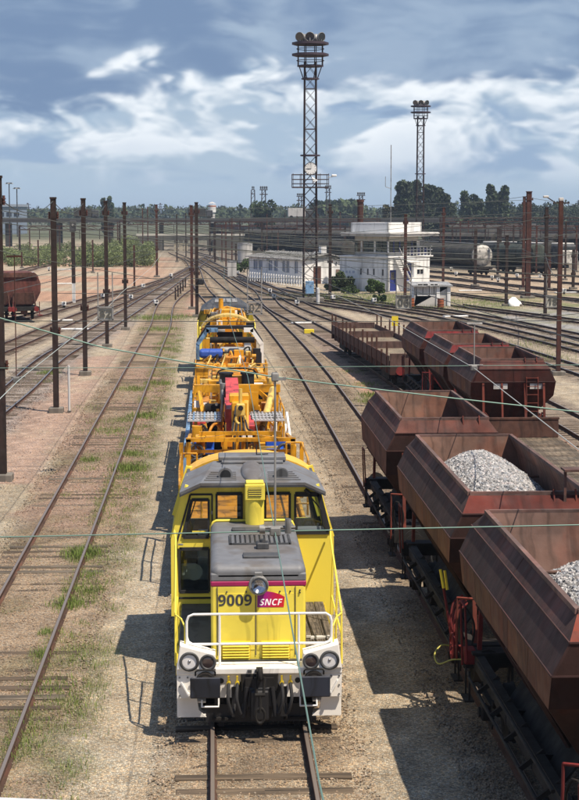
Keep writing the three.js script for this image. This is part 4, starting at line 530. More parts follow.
  obj('mast_frame', [pipe([[-0.9, 3.0, -86], [-0.7, 3.6, -86.4], [0, 3.75, -86.5], [0.8, 3.6, -86.4], [1.0, 3.0, -86]], 0.06), rbox(0.8, 0.5, 1.5, 0.0, 3.45, -86.0, 0.05), rbox(1.9, 0.4, 2.4, 0, 3.0, -86.2, 0.05), cyl(0.12, 0.6, -0.3, 3.9, -86.2)], M.orange, B);
  for (let k = 0; k < 4; k++) obj('frame_pipe', [tube([[-1.0 + k * 0.6, 3.25, -84.8], [-0.8 + k * 0.5, 3.7, -85.2], [-1.0 + k * 0.65, 3.45, -87]], 0.035, 6)], k % 2 ? M.galv : M.amber, B);
}
{
  const C = thing('shunting_locomotive', 'olive yellow locomotive with dark roof at the far end of the works train', 'locomotive', [TRAIN_X, 0, 0]);
  obj('underframe', [box(2.6, 0.4, 9, 0, 0.98, -93.5)], M.grime, C); wheelset(C, -91, 0.46); wheelset(C, -96.5, 0.46);
  const out = [[-1.5, 1.2], [1.5, 1.2], [1.5, 2.5], [1.2, 3.35], [-1.2, 3.35], [-1.5, 2.5]];
  obj('cab_wall', [extr(out, 0.08, 0, [[[-1.2, 2.5], [-0.1, 2.5], [-0.1, 3.2], [-1.0, 3.2]], [[0.1, 2.5], [1.2, 2.5], [1.0, 3.2], [0.1, 3.2]]]).translate(0, 0, -91)], M.olive, C); obj('cab_wall', [extr(out, 0.08).translate(0, 0, -95)], M.olive, C);
  for (const s of [-1, 1]) { obj('cab_side', [box(0.06, 1.3, 4, s * 1.47, 1.85, -93), bar([s * 1.45, 2.5, -91.2], [s * 1.18, 3.35, -91.2], 0.08, 0.2), bar([s * 1.45, 2.5, -94.8], [s * 1.18, 3.35, -94.8], 0.08, 0.3)], M.olive, C); obj('pane', [slab([[s * 0.1, 2.5, -90.96], [s * 1.2, 2.5, -90.96], [s * 1.0, 3.2, -90.96], [s * 0.1, 3.2, -90.96]].sort(() => 0), 0.01)], M.darkGlass, C); obj('handrail', [pipe([[s * 1.5, 1.2, -89.5], [s * 1.52, 2.6, -89.8], [s * 1.5, 2.8, -91]], 0.03)], M.yellow, C); }
  obj('roof', [slab([[-1.35, 3.35, -90.7], [1.35, 3.35, -90.7], [0.7, 3.85, -92.6], [-0.7, 3.85, -92.6]], 0.06), slab([[0.7, 3.85, -92.6], [1.35, 3.35, -90.7], [1.35, 3.35, -95.3], [0.7, 3.85, -94]], 0.06), slab([[-1.35, 3.35, -90.7], [-0.7, 3.85, -92.6], [-0.7, 3.85, -94], [-1.35, 3.35, -95.3]], 0.06), slab([[-0.7, 3.85, -92.6], [0.7, 3.85, -92.6], [0.7, 3.85, -94], [-0.7, 3.85, -94]], 0.06)], M.greyDark, C);
  for (let k = 0; k < 4; k++) obj('roof_pane', [slab([[-0.62 + k * 0.32, 3.72, -91.95], [-0.34 + k * 0.32, 3.72, -91.95], [-0.36 + k * 0.31, 3.88, -92.55], [-0.60 + k * 0.31, 3.88, -92.55]], 0.02)], M.galv, C);
  obj('bonnet', [rbox(1.7, 1.3, 2.6, 0, 1.85, -97.2, 0.1)], M.olive, C); obj('rear_platform', [box(2.6, 0.06, 2.2, 0, 1.2, -89.9)], M.greyDark, C);
}

{ // small fittings crowded over the two orange wagons: boxes, valves, pipe ends, gauges, brackets
  const r = rng(404), crowd = (parent, n, x0, x1, y0, y1, zA, zB) => { for (let i = 0; i < n; i++) { const x = lerp(x0, x1, r()), y = lerp(y0, y1, r()), z = lerp(zA, zB, r()), k = r(), c = r(), m = c < 0.42 ? M.orange : c < 0.6 ? M.orangeDeep : c < 0.74 ? M.amber : c < 0.86 ? M.grimeBlack : c < 0.95 ? M.galv : M.white;
    if (k < 0.35) obj('fitting_box', [rbox(0.12 + 0.3 * r(), 0.1 + 0.3 * r(), 0.15 + 0.4 * r(), x, y, z, 0.02)], m, parent);
    else if (k < 0.6) obj('pipe', [tube([[x, y - 0.5, z], [x + 0.1 * (r() - 0.5), y, z], [x + 0.5 * (r() - 0.5), y + 0.15, z - 0.3], [x + 0.9 * (r() - 0.5), y - 0.2, z - 0.6]], 0.025 + 0.025 * r(), 6)], m, parent);
    else if (k < 0.8) obj('stanchion', [bar([x, 1.2, z], [x + 0.2 * (r() - 0.5), y + 0.2, z - 0.2 * r()], 0.06 + 0.05 * r())], m, parent);
    else if (k < 0.92) obj('valve', [cyl(0.06 + 0.06 * r(), 0.12 + 0.2 * r(), x, y, z, 'xyz'[(r() * 3) | 0], 12)], m, parent);
    else obj('cross_bar', [bar([x - 0.4, y, z], [x + 0.4, y, z], 0.08)], m, parent); } };
  const A = scene.getObjectByName('crane_wagon'), B = scene.getObjectByName('track_machine');
  crowd(A, 34, -1.25, 1.25, 1.6, 2.5, -44.9, -48.4); crowd(A, 26, -1.2, 1.2, 1.7, 2.4, -51.2, -54.5); crowd(A, 22, -1.25, 1.25, 2.2, 2.8, -55, -58); crowd(A, 14, -0.8, 0.9, 2.95, 3.1, -58, -61.5); crowd(A, 26, -1.3, 1.3, 1.5, 2.3, -62, -65.5);
  crowd(B, 30, -1.2, 1.2, 2.1, 2.8, -67.6, -70.5); crowd(B, 26, -1.0, 1.0, 1.8, 3.2, -71.5, -75.5); crowd(B, 20, -1.1, 1.1, 2.2, 3.2, -76, -81.5); crowd(B, 22, -1.1, 1.1, 2.9, 3.5, -84, -88);
}
// ------------------------------------------------------------------ ballast hopper wagons
function hopper(label, group, x, zMid, o) {                  // zMid: middle of the wagon; o.len: length of the top opening
  const t = thing('hopper_wagon', label, 'hopper wagon', [x, 0, zMid], 0, group), h = o.len / 2, m = o.m, r = rng(o.seed);
  const T = { w: 1.02, l: h, y: 3.70 }, Q = { w: 1.20, l: h + 0.40, y: 3.42 }, C = { w: 1.40, l: h + 0.36, y: 3.00 }, B = { w: 1.38, l: h + 0.10, y: o.deep ? 2.40 : 2.52 }, D = { w: 0.62, l: h - 1.15, y: 1.38 };
  const ring = (q) => [V(-q.w, q.y, q.l), V(q.w, q.y, q.l), V(q.w, q.y, -q.l), V(-q.w, q.y, -q.l)];
  const rT = ring(T), rQ = ring(Q), rC = ring(C), rB = ring(B), rD = ring(D), face = (lo, hi, i) => { const j = (i + 1) % 4; return [lo[i], lo[j], hi[j], hi[i]]; };
  const sheets = (name, lo, hi, i, n, mats, parent = t) => { const [a, b, c, d] = face(lo, hi, i); for (let k = 0; k < n; k++) { const u = k / n + (k ? 0.0035 : 0), v = (k + 1) / n, P = (p, q, w) => p.clone().lerp(q, w); obj(name, [slab([P(a, b, u), P(a, b, v), P(d, c, v), P(d, c, u)], 0.03)], mats[k % mats.length], parent); } };
  for (const i of [0, 2]) { sheets('end_shoulder', rQ, rT, i, 1, [m.endTop]); sheets('end_sheet', rC, rQ, i, 2, [m.end]); }
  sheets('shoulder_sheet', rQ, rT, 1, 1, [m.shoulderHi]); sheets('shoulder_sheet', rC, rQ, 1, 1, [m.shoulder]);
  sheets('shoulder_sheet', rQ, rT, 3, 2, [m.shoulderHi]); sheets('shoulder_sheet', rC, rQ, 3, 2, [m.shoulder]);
  sheets('end_sheet', rB, rC, 0, 2, [m.end]); sheets('end_sheet', rB, rC, 2, 2, [m.end]);
  sheets('side_sheet', rB, rC, 1, 5, [m.side]); sheets('side_sheet', rB, rC, 3, 5, [m.side, m.side2 || m.side]);
  for (const i of [0, 2]) sheets('chute_end', rD, rB, i, 1, [m.end]);
  for (const i of [1, 3]) sheets('chute_side', rD, rB, i, 3, [M.rustDark]);
  // rim, folds and ribs
  const edge = (R, w, nm, mm) => R.forEach((p, i) => obj(nm, [bar(p, R[(i + 1) % 4], w, w)], mm, t));
  edge(rT.map((p) => p.clone().setY(p.y + 0.005)), 0.07, 'rim', m.rim || M.rustPurple); edge(rQ, 0.022, 'fold', m.shoulder); edge(rC, 0.022, 'fold', m.shoulder);
  for (let k = 1; k < 7; k++) for (const s of [-1, 1]) { const z = -C.l + 0.5 + (2 * C.l - 1) * k / 7; obj('chute_rib', [bar([s * 1.34, B.y - 0.02, z * (B.l / C.l)], [s * 0.66, D.y, z * (D.l / C.l)], 0.06, 0.07)], M.rustDark, t); }
  // lining
  const iT = { w: 0.98, l: h - 0.04, y: 3.69 }, iC = { w: 1.13, l: h - 0.16, y: 3.36 }, iB = { w: 1.28, l: h - 0.5, y: 2.6 }, iD = { w: 0.5, l: h - 1.3, y: 1.5 }, q = [iT, iC, iB, iD].map(ring);
  for (let k = 0; k < 3; k++) for (let i = 0; i < 4; i++) { const j = (i + 1) % 4, hi = q[k], lo = q[k + 1]; obj('lining_sheet', [slab([lo[j], lo[i], hi[i], hi[j]], 0.01)], m.inside || M.rustIn, t); }
  obj('hopper_floor', [box(1.0, 0.04, 2 * (h - 1.2), 0, 1.5, 0)], m.inside || M.rustIn, t);
  for (const z of [-h / 3, h / 3]) obj('tie_bar', [rod([-1.25, 3.2, z], [1.25, 3.2, z], 0.03, 6)], m.inside || M.rustIn, t);
  // running gear
  const half = h + 0.78, gear = o.gear || M.grimeBlack;
  obj('underframe', [box(0.14, 0.26, half * 2, -1.02, 1.08, 0), box(0.14, 0.26, half * 2, 1.02, 1.08, 0), box(2.5, 0.30, 0.14, 0, 1.08, half), box(2.5, 0.30, 0.14, 0, 1.08, -half), box(0.12, 0.2, half * 2, 0, 1.05, 0), box(2.2, 0.2, 0.12, 0, 1.05, h * 0.3), box(2.2, 0.2, 0.12, 0, 1.05, -h * 0.3)], gear, t);
  for (const z of [-half + 1.6, half - 1.6]) {
    wheelset(t, z, 0.46, gear);
    for (const s of [-1, 1]) { obj('axle_guard', [slab(s > 0 ? [[1.06, 0.95, z + 0.5], [1.06, 0.40, z + 0.16], [1.06, 0.40, z - 0.16], [1.06, 0.95, z - 0.5]] : [[-1.06, 0.95, z - 0.5], [-1.06, 0.40, z - 0.16], [-1.06, 0.40, z + 0.16], [-1.06, 0.95, z + 0.5]], 0.025)], gear, t); obj('leaf_spring', [...[0, 1, 2, 3].map((k) => box(0.09, 0.02, 1.1 - k * 0.2, s * 1.10, 0.83 + (3 - k) * 0.022, z)), rod([s * 1.10, 0.98, z - 0.55], [s * 1.10, 0.86, z - 0.53], 0.025), rod([s * 1.10, 0.98, z + 0.55], [s * 1.10, 0.86, z + 0.53], 0.025)], gear, t); obj('axle_box', [rbox(0.18, 0.24, 0.26, s * 1.12, 0.64, z, 0.04), cyl(0.08, 0.05, s * 1.22, 0.64, z, 'x', 12)], gear, t); obj('brake_block', [box(0.1, 0.34, 0.07, s * 0.75, 0.62, z + 0.52), box(0.1, 0.34, 0.07, s * 0.75, 0.62, z - 0.52)], gear, t); }
  }
  for (const s of [-1, 1]) {
    obj('discharge_door', [slab(s > 0 ? [[0.62, 1.40, h - 1.4], [1.02, 0.82, h - 1.5], [1.02, 0.82, -h + 1.5], [0.62, 1.40, -h + 1.4]] : [[-0.62, 1.40, -h + 1.4], [-1.02, 0.82, -h + 1.5], [-1.02, 0.82, h - 1.5], [-0.62, 1.40, h - 1.4]], 0.03)], M.grimeBlack, t);
    obj('control_shaft', [rod([s * 1.28, 0.98, -h], [s * 1.28, 0.98, h], 0.028), rod([s * 1.20, 1.32, -h + 0.4], [s * 1.20, 1.32, h - 0.4], 0.03)], M.grime, t);
    for (let k = 0; k < 5; k++) { const z = -h + 1 + (2 * h - 2) * k / 4; obj('shaft_arm', [bar([s * 1.28, 1.0, z], [s * 0.95, 1.25, z], 0.04, 0.07)], M.grime, t); }
    for (const e of [-1, 1]) {
      const b = obj('buffer', [cyl(0.10, 0.30, s * 0.875, 1.10, e * (half + 0.20), 'z', 14), cyl(0.065, 0.32, s * 0.875, 1.10, e * (half + 0.38), 'z', 12)], gear, t); obj('buffer_head', [cyl(0.21, 0.04, s * 0.875, 1.10, e * (half + 0.53), 'z', 22)], M.grime, b);
      obj('end_post', [bar([s * 1.0, 1.2, e * (half - 0.1)], [s * 1.0, C.y - 0.05, e * (C.l - 0.02)], 0.07, 0.09), bar([s * 0.38, 1.2, e * (half - 0.1)], [s * 0.38, C.y - 0.05, e * (C.l - 0.04)], 0.06, 0.08), bar([s * 0.4, 1.25, e * (half - 0.12)], [s * 0.95, 2.0, e * (half - 0.3)], 0.05)], o.posts || M.rustRed, t);
      obj('step', [rod([s * 1.25, 1.05, e * (half - 0.3)], [s * 1.25, 0.55, e * (half - 0.3)], 0.018), rod([s * 1.25, 1.05, e * (half - 0.7)], [s * 1.25, 0.55, e * (half - 0.7)], 0.018), box(0.16, 0.03, 0.44, s * 1.25, 0.55, e * (half - 0.5))], gear, t);
    }
  }
  for (const e of [-1, 1]) { hooks(t, e * half, e, gear); for (const x of [-0.42, 0.42]) obj('brake_hose', [tube([[x, 1.0, e * half], [x, 0.98, e * (half + 0.2)], [x, 0.55, e * (half + 0.3)], [x * 0.7, 0.45, e * (half + 0.12)]], 0.028, 6)], M.rubber, t);
    obj('end_platform', [box(2.3, 0.04, 0.42, 0, 1.24, e * (half - 0.15))], M.grime, t); }
  obj('ladder', [rod([0.42, 1.3, half - 0.2], [0.42, 3.1, C.l + 0.03], 0.018), rod([0.80, 1.3, half - 0.2], [0.80, 3.1, C.l + 0.03], 0.018), rod([0.42, 3.1, C.l + 0.03], [0.42, 3.78, T.l + 0.06], 0.018), rod([0.80, 3.1, C.l + 0.03], [0.80, 3.78, T.l + 0.06], 0.018)], o.posts || M.rustRed, t);
  for (let k = 0; k < 7; k++) obj('rung', [rod([0.42, 1.5 + k * 0.27, lerp(half - 0.2, C.l + 0.03, (0.2 + k * 0.27) / 1.8)], [0.80, 1.5 + k * 0.27, lerp(half - 0.2, C.l + 0.03, (0.2 + k * 0.27) / 1.8)], 0.014)], o.posts || M.rustRed, t);
  if (o.plates) for (const x of [-0.42, 0.78]) obj('data_plate', [box(0.46, 0.20, 0.012, x, 2.86, lerp(B.l, C.l, 0.7) + 0.04, 0)], M.plasterGrey, t);
  // hand brake stand, grab rails and hand wheel at the near end
  obj('grab_rail', [pipe([[-1.32, 1.0, half - 0.05], [-1.32, 2.05, half - 0.05], [-1.05, 2.05, half + 0.05]], 0.022), pipe([[-1.28, 1.0, -half + 0.1], [-1.32, 2.1, -half + 0.1], [-1.32, 2.1, -half + 0.6], [-1.28, 1.2, -half + 0.6]], 0.02)], o.posts || M.rustRed, t);
  obj('brake_pipe', [tube([[-1.1, 1.15, half - 0.6], [-1.25, 1.6, half - 0.2], [-1.2, 1.9, half + 0.05], [-1.05, 1.6, half + 0.1], [-1.1, 1.1, half]], 0.02, 6)], gear, t);
  if (o.handwheel) { const HF = -half - 1.45; const w = obj('hand_wheel', [new THREE.TorusGeometry(0.22, 0.022, 7, 22).rotateY(Math.PI / 2).translate(-1.36, 1.15, HF + 0.9), rod([-1.36, 0.95, HF + 0.9], [-1.36, 1.35, HF + 0.9], 0.015), rod([-1.36, 1.15, HF + 0.7], [-1.36, 1.15, HF + 1.1], 0.015), rod([-1.36, 1.15, HF + 0.9], [-1.0, 1.15, HF + 0.9], 0.025)], M.redGear, t); obj('release_lever', [rod([-1.30, 1.2, HF + 0.35], [-1.42, 2.0, HF + 0.2], 0.025)], M.redGear, t); obj('lever_tip', [rod([-1.42, 2.0, HF + 0.2], [-1.47, 2.32, HF + 0.12], 0.026)], mat([0.75, 0.58, 0.03], 0.5), t); obj('lever_tip', [rod([-1.34, 1.95, HF + 0.1], [-1.38, 2.28, HF + 0.02], 0.026)], mat([0.75, 0.58, 0.03], 0.5), t); obj('yellow_hose', [tube([[-1.25, 1.05, HF + 0.6], [-1.5, 1.12, HF + 0.7], [-1.66, 1.02, HF + 0.9], [-1.62, 0.9, HF + 1.1], [-1.4, 0.98, HF + 1.15], [-1.2, 1.0, HF + 1.2]], 0.014, 7)], mat([0.42, 0.38, 0.08], 0.6), t); obj('valve_box', [rbox(0.2, 0.26, 0.3, -1.16, 1.15, HF + 1.5, 0.04)], M.redGear, t); for (let k = 0; k < 4; k++) obj('pipe', [tube([[-1.15, 0.9, HF + 0.4 + 0.2 * k], [-1.32, 1.3, HF + 0.5 + 0.2 * k], [-1.28, 1.75, HF + 0.35 + 0.22 * k], [-1.1, 1.9, HF + 0.3 + 0.2 * k]], 0.02, 6)], M.redGear, t); }
  if (o.yellowTabs) for (const s of [-1, 1]) obj('marker_tab', [box(0.05, 0.22, 0.05, s * 1.36, 1.62, half - 0.08), box(0.05, 0.22, 0.05, s * 1.28, 1.62, half - 0.08)], mat([0.75, 0.6, 0.05], 0.6), t);
  return t;
}
const R1 = 5.42, R2 = 9.84;
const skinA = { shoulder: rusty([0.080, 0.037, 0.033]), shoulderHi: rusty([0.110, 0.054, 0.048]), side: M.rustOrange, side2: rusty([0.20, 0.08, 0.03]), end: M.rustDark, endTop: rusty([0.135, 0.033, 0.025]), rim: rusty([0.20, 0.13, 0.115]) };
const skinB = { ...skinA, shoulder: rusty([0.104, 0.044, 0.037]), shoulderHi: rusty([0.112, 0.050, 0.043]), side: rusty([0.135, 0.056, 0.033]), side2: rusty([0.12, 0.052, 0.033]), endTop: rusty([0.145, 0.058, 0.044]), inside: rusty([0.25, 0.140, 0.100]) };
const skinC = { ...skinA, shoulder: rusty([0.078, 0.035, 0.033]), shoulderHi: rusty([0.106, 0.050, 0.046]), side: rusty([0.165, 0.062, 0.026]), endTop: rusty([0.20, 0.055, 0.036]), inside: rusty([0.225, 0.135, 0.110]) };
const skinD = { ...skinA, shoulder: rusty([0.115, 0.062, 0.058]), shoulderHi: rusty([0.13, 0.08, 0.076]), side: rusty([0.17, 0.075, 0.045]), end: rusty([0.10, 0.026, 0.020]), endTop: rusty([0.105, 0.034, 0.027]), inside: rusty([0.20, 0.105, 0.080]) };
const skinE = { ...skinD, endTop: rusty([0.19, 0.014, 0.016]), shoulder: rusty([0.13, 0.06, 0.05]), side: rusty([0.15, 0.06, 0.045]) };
hopper('rusty empty hopper wagon, farthest of the row beside the yellow locomotive', null, R1, -42.4, { len: 6.1, seed: 1, m: skinB, deep: true });
hopper('rusty orange-sided hopper wagon carrying the big heap of pale stone', null, R1, -32.5, { len: 7.6, seed: 2, m: skinA });
hopper('rusty hopper wagon with red brake gear and hand wheel, cut by the right edge', null, R1, -23.45, { len: 6.9, seed: 3, m: skinC, handwheel: true, posts: M.redGear });
hopper('rusty hopper wagon of which only the corner shows at bottom right', null, R1, -14.2, { len: 7.0, seed: 4, m: skinC });
hopper('dark red hopper wagon with two grey plates and a ladder on its end', null, R2, -57.9, { len: 5.0, seed: 5, m: skinD, plates: true, yellowTabs: true, posts: M.rustRed });
hopper('dark red hopper wagon, middle of the three coupled behind the grey plates', null, R2, -64.6, { len: 5.2, seed: 6, m: skinE, posts: M.redGear });
hopper('dark red hopper wagon, farthest of three, next to the open stake wagon', null, R2, -72.3, { len: 6.0, seed: 7, m: skinE, posts: M.redGear });

// heaps of stone in two of them
function heap(zMid, len, w, top, base, seed, label, n, cx = 0, cz = 0) {
  const r = rng(seed), f = (x, z) => { const u = (x - cx) / w, v = (z - cz) / (len / 2), d = Math.hypot(u * 0.95, v * 1.05); return lerp(base, top, 1 - step(0.0, 1.15, d)) + 0.10 * (fbm(x * 2.1 + seed, z * 2.1, 3, seed) - 0.5); };
  const nx = 26, nz = 60, o = [], W = 1.2, Lh = len / 2 - 0.42, P = (i, j) => { const x = -W + 2 * W * i / nx, z = -Lh + 2 * Lh * j / nz; return [x, f(x, z), z]; };
  for (let i = 0; i < nx; i++) for (let j = 0; j < nz; j++) o.push(...P(i, j), ...P(i, j + 1), ...P(i + 1, j), ...P(i + 1, j), ...P(i, j + 1), ...P(i + 1, j + 1));
  const g = new THREE.BufferGeometry(); g.setAttribute('position', new THREE.Float32BufferAttribute(o, 3)); g.computeVertexNormals(); boxUV(g);
  const root = thing('stone_heap', label, 'stone load', [R1, 0, zMid]); obj('heap_core', g, mat([0.30, 0.29, 0.29], 1, { map: gravelMap, bumpMap: gravelBump, bumpScale: 0.03 }), root);
  const st = new THREE.DodecahedronGeometry(1, 0), p = st.attributes.position; for (let i = 0; i < p.count; i++) { const k = 0.8 + 0.4 * hash(Math.round(p.getX(i) * 40), Math.round((p.getY(i) + p.getZ(i)) * 60), 3); p.setXYZ(i, p.getX(i) * k, p.getY(i) * k, p.getZ(i) * k); } st.computeVertexNormals();
  const im = new THREE.InstancedMesh(st, mat([1, 1, 1], 0.9), n), m = new THREE.Matrix4(), q = new THREE.Quaternion(), c = new THREE.Color();
  for (let i = 0; i < n; i++) { const x = (r() * 2 - 1) * 1.15, z = (r() * 2 - 1) * (len / 2 - 0.45), s = 0.017 + 0.024 * r(), y = f(x, z) + s * 0.35 * (1 + r()); m.compose(V(x, y, z), q.setFromEuler(new THREE.Euler(r() * 6, r() * 6, r() * 6)), V(s * 1.25, s * 0.8, s)); im.setMatrixAt(i, m); const k = 0.17 + 0.36 * Math.pow(r(), 0.9), w = r(); if (w < 0.12) c.setRGB(k * 1.02, k * 0.92, k * 0.89); else if (w < 0.34) c.setRGB(k * 0.62, k * 0.65, k * 0.70); else c.setRGB(k, k * 0.985, k * 0.97); im.setColorAt(i, c); }
  im.name = 'stone'; im.userData = { kind: 'stuff' }; im.castShadow = im.receiveShadow = true; root.add(im);
}
heap(-32.5, 7.6, 1.5, 3.72, 2.75, 21, 'heap of pale grey ballast stone filling the orange-sided hopper wagon', 26000, -0.12, -0.8);
heap(-23.45, 6.9, 1.7, 3.45, 2.55, 22, 'pale ballast stone lying low in the hopper cut by the right edge', 11000, 0.3, -0.3);
// frame on the loaded wagon: a small canopy on two posts
{
  const f = thing('filling_frame', 'small rusty step frame with canopy and yellow marks over the loaded hopper end', 'frame', [R1 + 1.02, 0, -28.55]);
  obj('post', [bar([-0.42, 3.0, 0], [-0.42, 4.12, 0], 0.045)], M.rustPurple, f); obj('post', [bar([0.46, 3.0, 0], [0.46, 4.12, 0], 0.045)], M.rustPurple, f); obj('canopy', [box(1.15, 0.035, 0.36, 0.12, 4.13, -0.05)], M.rustPurple, f); obj('cross_bar', [bar([-0.42, 3.45, 0], [0.46, 3.45, 0], 0.04), bar([-0.2, 3.15, 0.02], [0.3, 3.15, 0.02], 0.03)], M.rustPurple, f);
  obj('yellow_mark', [slab([[-0.12, 3.28, 0.03], [0.0, 3.28, 0.03], [0.03, 3.40, 0.03], [-0.09, 3.40, 0.03]], 0.01), slab([[0.06, 3.28, 0.03], [0.18, 3.28, 0.03], [0.21, 3.40, 0.03], [0.09, 3.40, 0.03]], 0.01)], mat([0.8, 0.6, 0.03], 0.5), f);
}
// ------------------------------------------------------------------ open wagons of the second row
{
  const w = thing('flat_wagon', 'long flat wagon with weathered plank floor beside the loaded hopper', 'flat wagon', [R2, 0, -44.9]), h = 9.3;
  obj('underframe', [box(0.2, 0.36, 2 * h, -1.1, 0.98, 0), box(0.2, 0.36, 2 * h, 1.1, 0.98, 0), box(2.6, 0.3, 0.16, 0, 1.02, h), box(2.6, 0.3, 0.16, 0, 1.02, -h)], M.rustBrown, w); bogie(w, -h + 2.6); bogie(w, h - 2.6);
  for (let k = 0; k < 80; k++) { const z = -h + 0.12 + k * (2 * h - 0.2) / 80; obj('plank', [rbox(2.62, 0.06, 0.215, (hash(k, 3) - 0.5) * 0.03, 1.24 + 0.015 * (hash(k, 4) - 0.5), z, 0.012)], [M.plankGrey, M.plank, M.sleeper][(hash(k, 9) * 3) | 0], w); }
  obj('end_board', [rbox(2.66, 0.62, 0.08, 0, 1.58, -h + 0.02, 0.02), box(2.7, 0.06, 0.12, 0, 1.90, -h + 0.02)], M.rustBrown, w);
  for (const s of [-1, 1]) for (let k = 0; k < 9; k++) obj('stake_pocket', [box(0.10, 0.3, 0.16, s * 1.35, 1.1, -h + 1 + k * 2.1)], M.rustBrown, w);
  for (const s of [-1, 1]) for (const e of [-1, 1]) obj('buffer', [cyl(0.1, 0.45, s * 0.875, 1.06, e * (h + 0.28), 'z', 12), cyl(0.21, 0.04, s * 0.875, 1.06, e * (h + 0.52), 'z', 16)], M.grime, w);
  for (const [x, z, a] of [[-0.2, 3.4, 0.3], [0.7, -2.2, 1.2], [0.4, 0.6, 0.1]]) obj('loose_board', [box(1.1, 0.05, 0.18, x, 1.31, z, 0, a)], M.plankGrey, w);
}
{
  const a = V(9.72, 0, -80.4), b = V(8.62, 0, -103.6), mid = a.clone().add(b).multiplyScalar(0.5), turn = Math.atan2(a.x - b.x, a.z - b.z);
  const w = thing('stake_wagon', 'brown open wagon with stakes and three sandy bays beyond the dark red hoppers', 'open wagon', [mid.x, 0, mid.z], turn), h = a.distanceTo(b) / 2;
  obj('underframe', [box(0.2, 0.36, 2 * h, -1.1, 0.98, 0), box(0.2, 0.36, 2 * h, 1.1, 0.98, 0), box(2.6, 0.36, 0.16, 0, 1.02, h), box(2.6, 0.3, 0.16, 0, 1.02, -h)], M.rustDark, w); bogie(w, -h + 3); bogie(w, h - 3);
  obj('floor', [box(2.6, 0.30, 2 * h, 0, 1.34, 0)], M.sand, w);
  for (const s of [-1, 1]) for (let k = 0; k < 10; k++) obj('side_board', [rbox(0.06, 0.54, 2 * h / 10 - 0.04, s * 1.34, 1.48, -h + (k + 0.5) * 2 * h / 10, 0.01)], k % 3 ? M.rustBrown : M.rustPurple, w);
  for (const z of [-h, -h / 3, h / 3, h]) obj('cross_board', [rbox(2.6, 0.6, 0.08, 0, 1.55, z, 0.01)], M.rustPurple, w);
  for (const s of [-1, 1]) for (let k = 0; k < 14; k++) obj('stake', [rbox(0.09, 1.5 - (k % 5 === 2 ? 0.5 : 0), 0.10, s * 1.37, 1.65 - (k % 5 === 2 ? 0.25 : 0), -h + 0.5 + k * (2 * h - 1) / 13, 0.01)], M.rustBrown, w);
  for (const s of [-1, 1]) for (const e of [-1, 1]) obj('buffer', [cyl(0.1, 0.45, s * 0.875, 1.06, e * (h + 0.28), 'z', 12), cyl(0.21, 0.04, s * 0.875, 1.06, e * (h + 0.52), 'z', 16)], M.redGear, w);
  obj('end_rail', [pipe([[-0.6, 1.2, h + 0.15], [-0.6, 2.0, h + 0.15], [0.5, 2.0, h + 0.15], [0.5, 1.2, h + 0.15]], 0.03)], M.rustPurple, w);
}
// ------------------------------------------------------------------ catenary poles, cross-spans and wires
const poleMake = (parent, h, w, m, caps = true) => {
  obj('mast', [box(w, h, 0.035, 0, h / 2, w * 0.42), box(w, h, 0.035, 0, h / 2, -w * 0.42), box(0.03, h - 0.01, w * 0.8, 0, h / 2, 0)], m, parent);
  obj('plinth', [rbox(w * 2.7, 0.30, w * 2.7, 0, 0.06, 0, 0.04)], M.concrete, parent);
  if (caps) { for (const y of [h - 0.75, h * 0.38]) { const c = obj('collar', [box(w * 1.15, 0.16, w * 1.1, 0, y, 0)], m, parent); for (const s of [-1, 1]) obj('insulator', [cyl(0.045, 0.3, s * w * 0.78, y + 0.05, 0, 'y', 8), cyl(0.07, 0.03, s * w * 0.78, y, 0, 'y', 8), cyl(0.07, 0.03, s * w * 0.78, y + 0.1, 0, 'y', 8)], M.insulator, c); } obj('cap', [box(w * 1.2, 0.08, w * 1.2, 0, h + 0.03, 0)], m, parent); }
};
const ROW = -6.72, ROW_Z = [-18, -35.8, -54.2, -72.9, -89.8, -108.6, -124.6];
const rowLabel = { 2: 'tall dark steel mast at the left edge, nearest of the left row', 3: 'second dark steel mast from the left edge beside the red strip', 4: 'third dark steel mast of the left row beside the red strip', 5: 'fourth dark steel mast of the left row, behind the hanging number board', 6: 'fifth and last dark steel mast of the left row near the points' };
ROW_Z.forEach((z, i) => { if (i < 2) return; const m = thing('catenary_mast', rowLabel[i], 'mast', [i === 6 ? -6.35 : ROW, 0, z], 0); poleMake(m, i === 2 ? 9.6 : i === 3 ? 9.1 : 9.2, 0.23, M.pole); });
function wire(label, pts, r = 0.0065, m = M.wire, group, sag = 0, name = 'overhead_wire') {
  const P = []; for (let i = 0; i < pts.length - 1; i++) { const a = V(...pts[i]), b = V(...pts[i + 1]); for (let k = 0; k < 8; k++) { const t = k / 8, p = a.clone().lerp(b, t); p.y -= sag * 4 * t * (1 - t); P.push(p); } } P.push(V(...pts[pts.length - 1]));
  return tag(obj(name, [tube(P, r, 6, false, 0, P.length * 2)], m), label, 'wire', group);
}
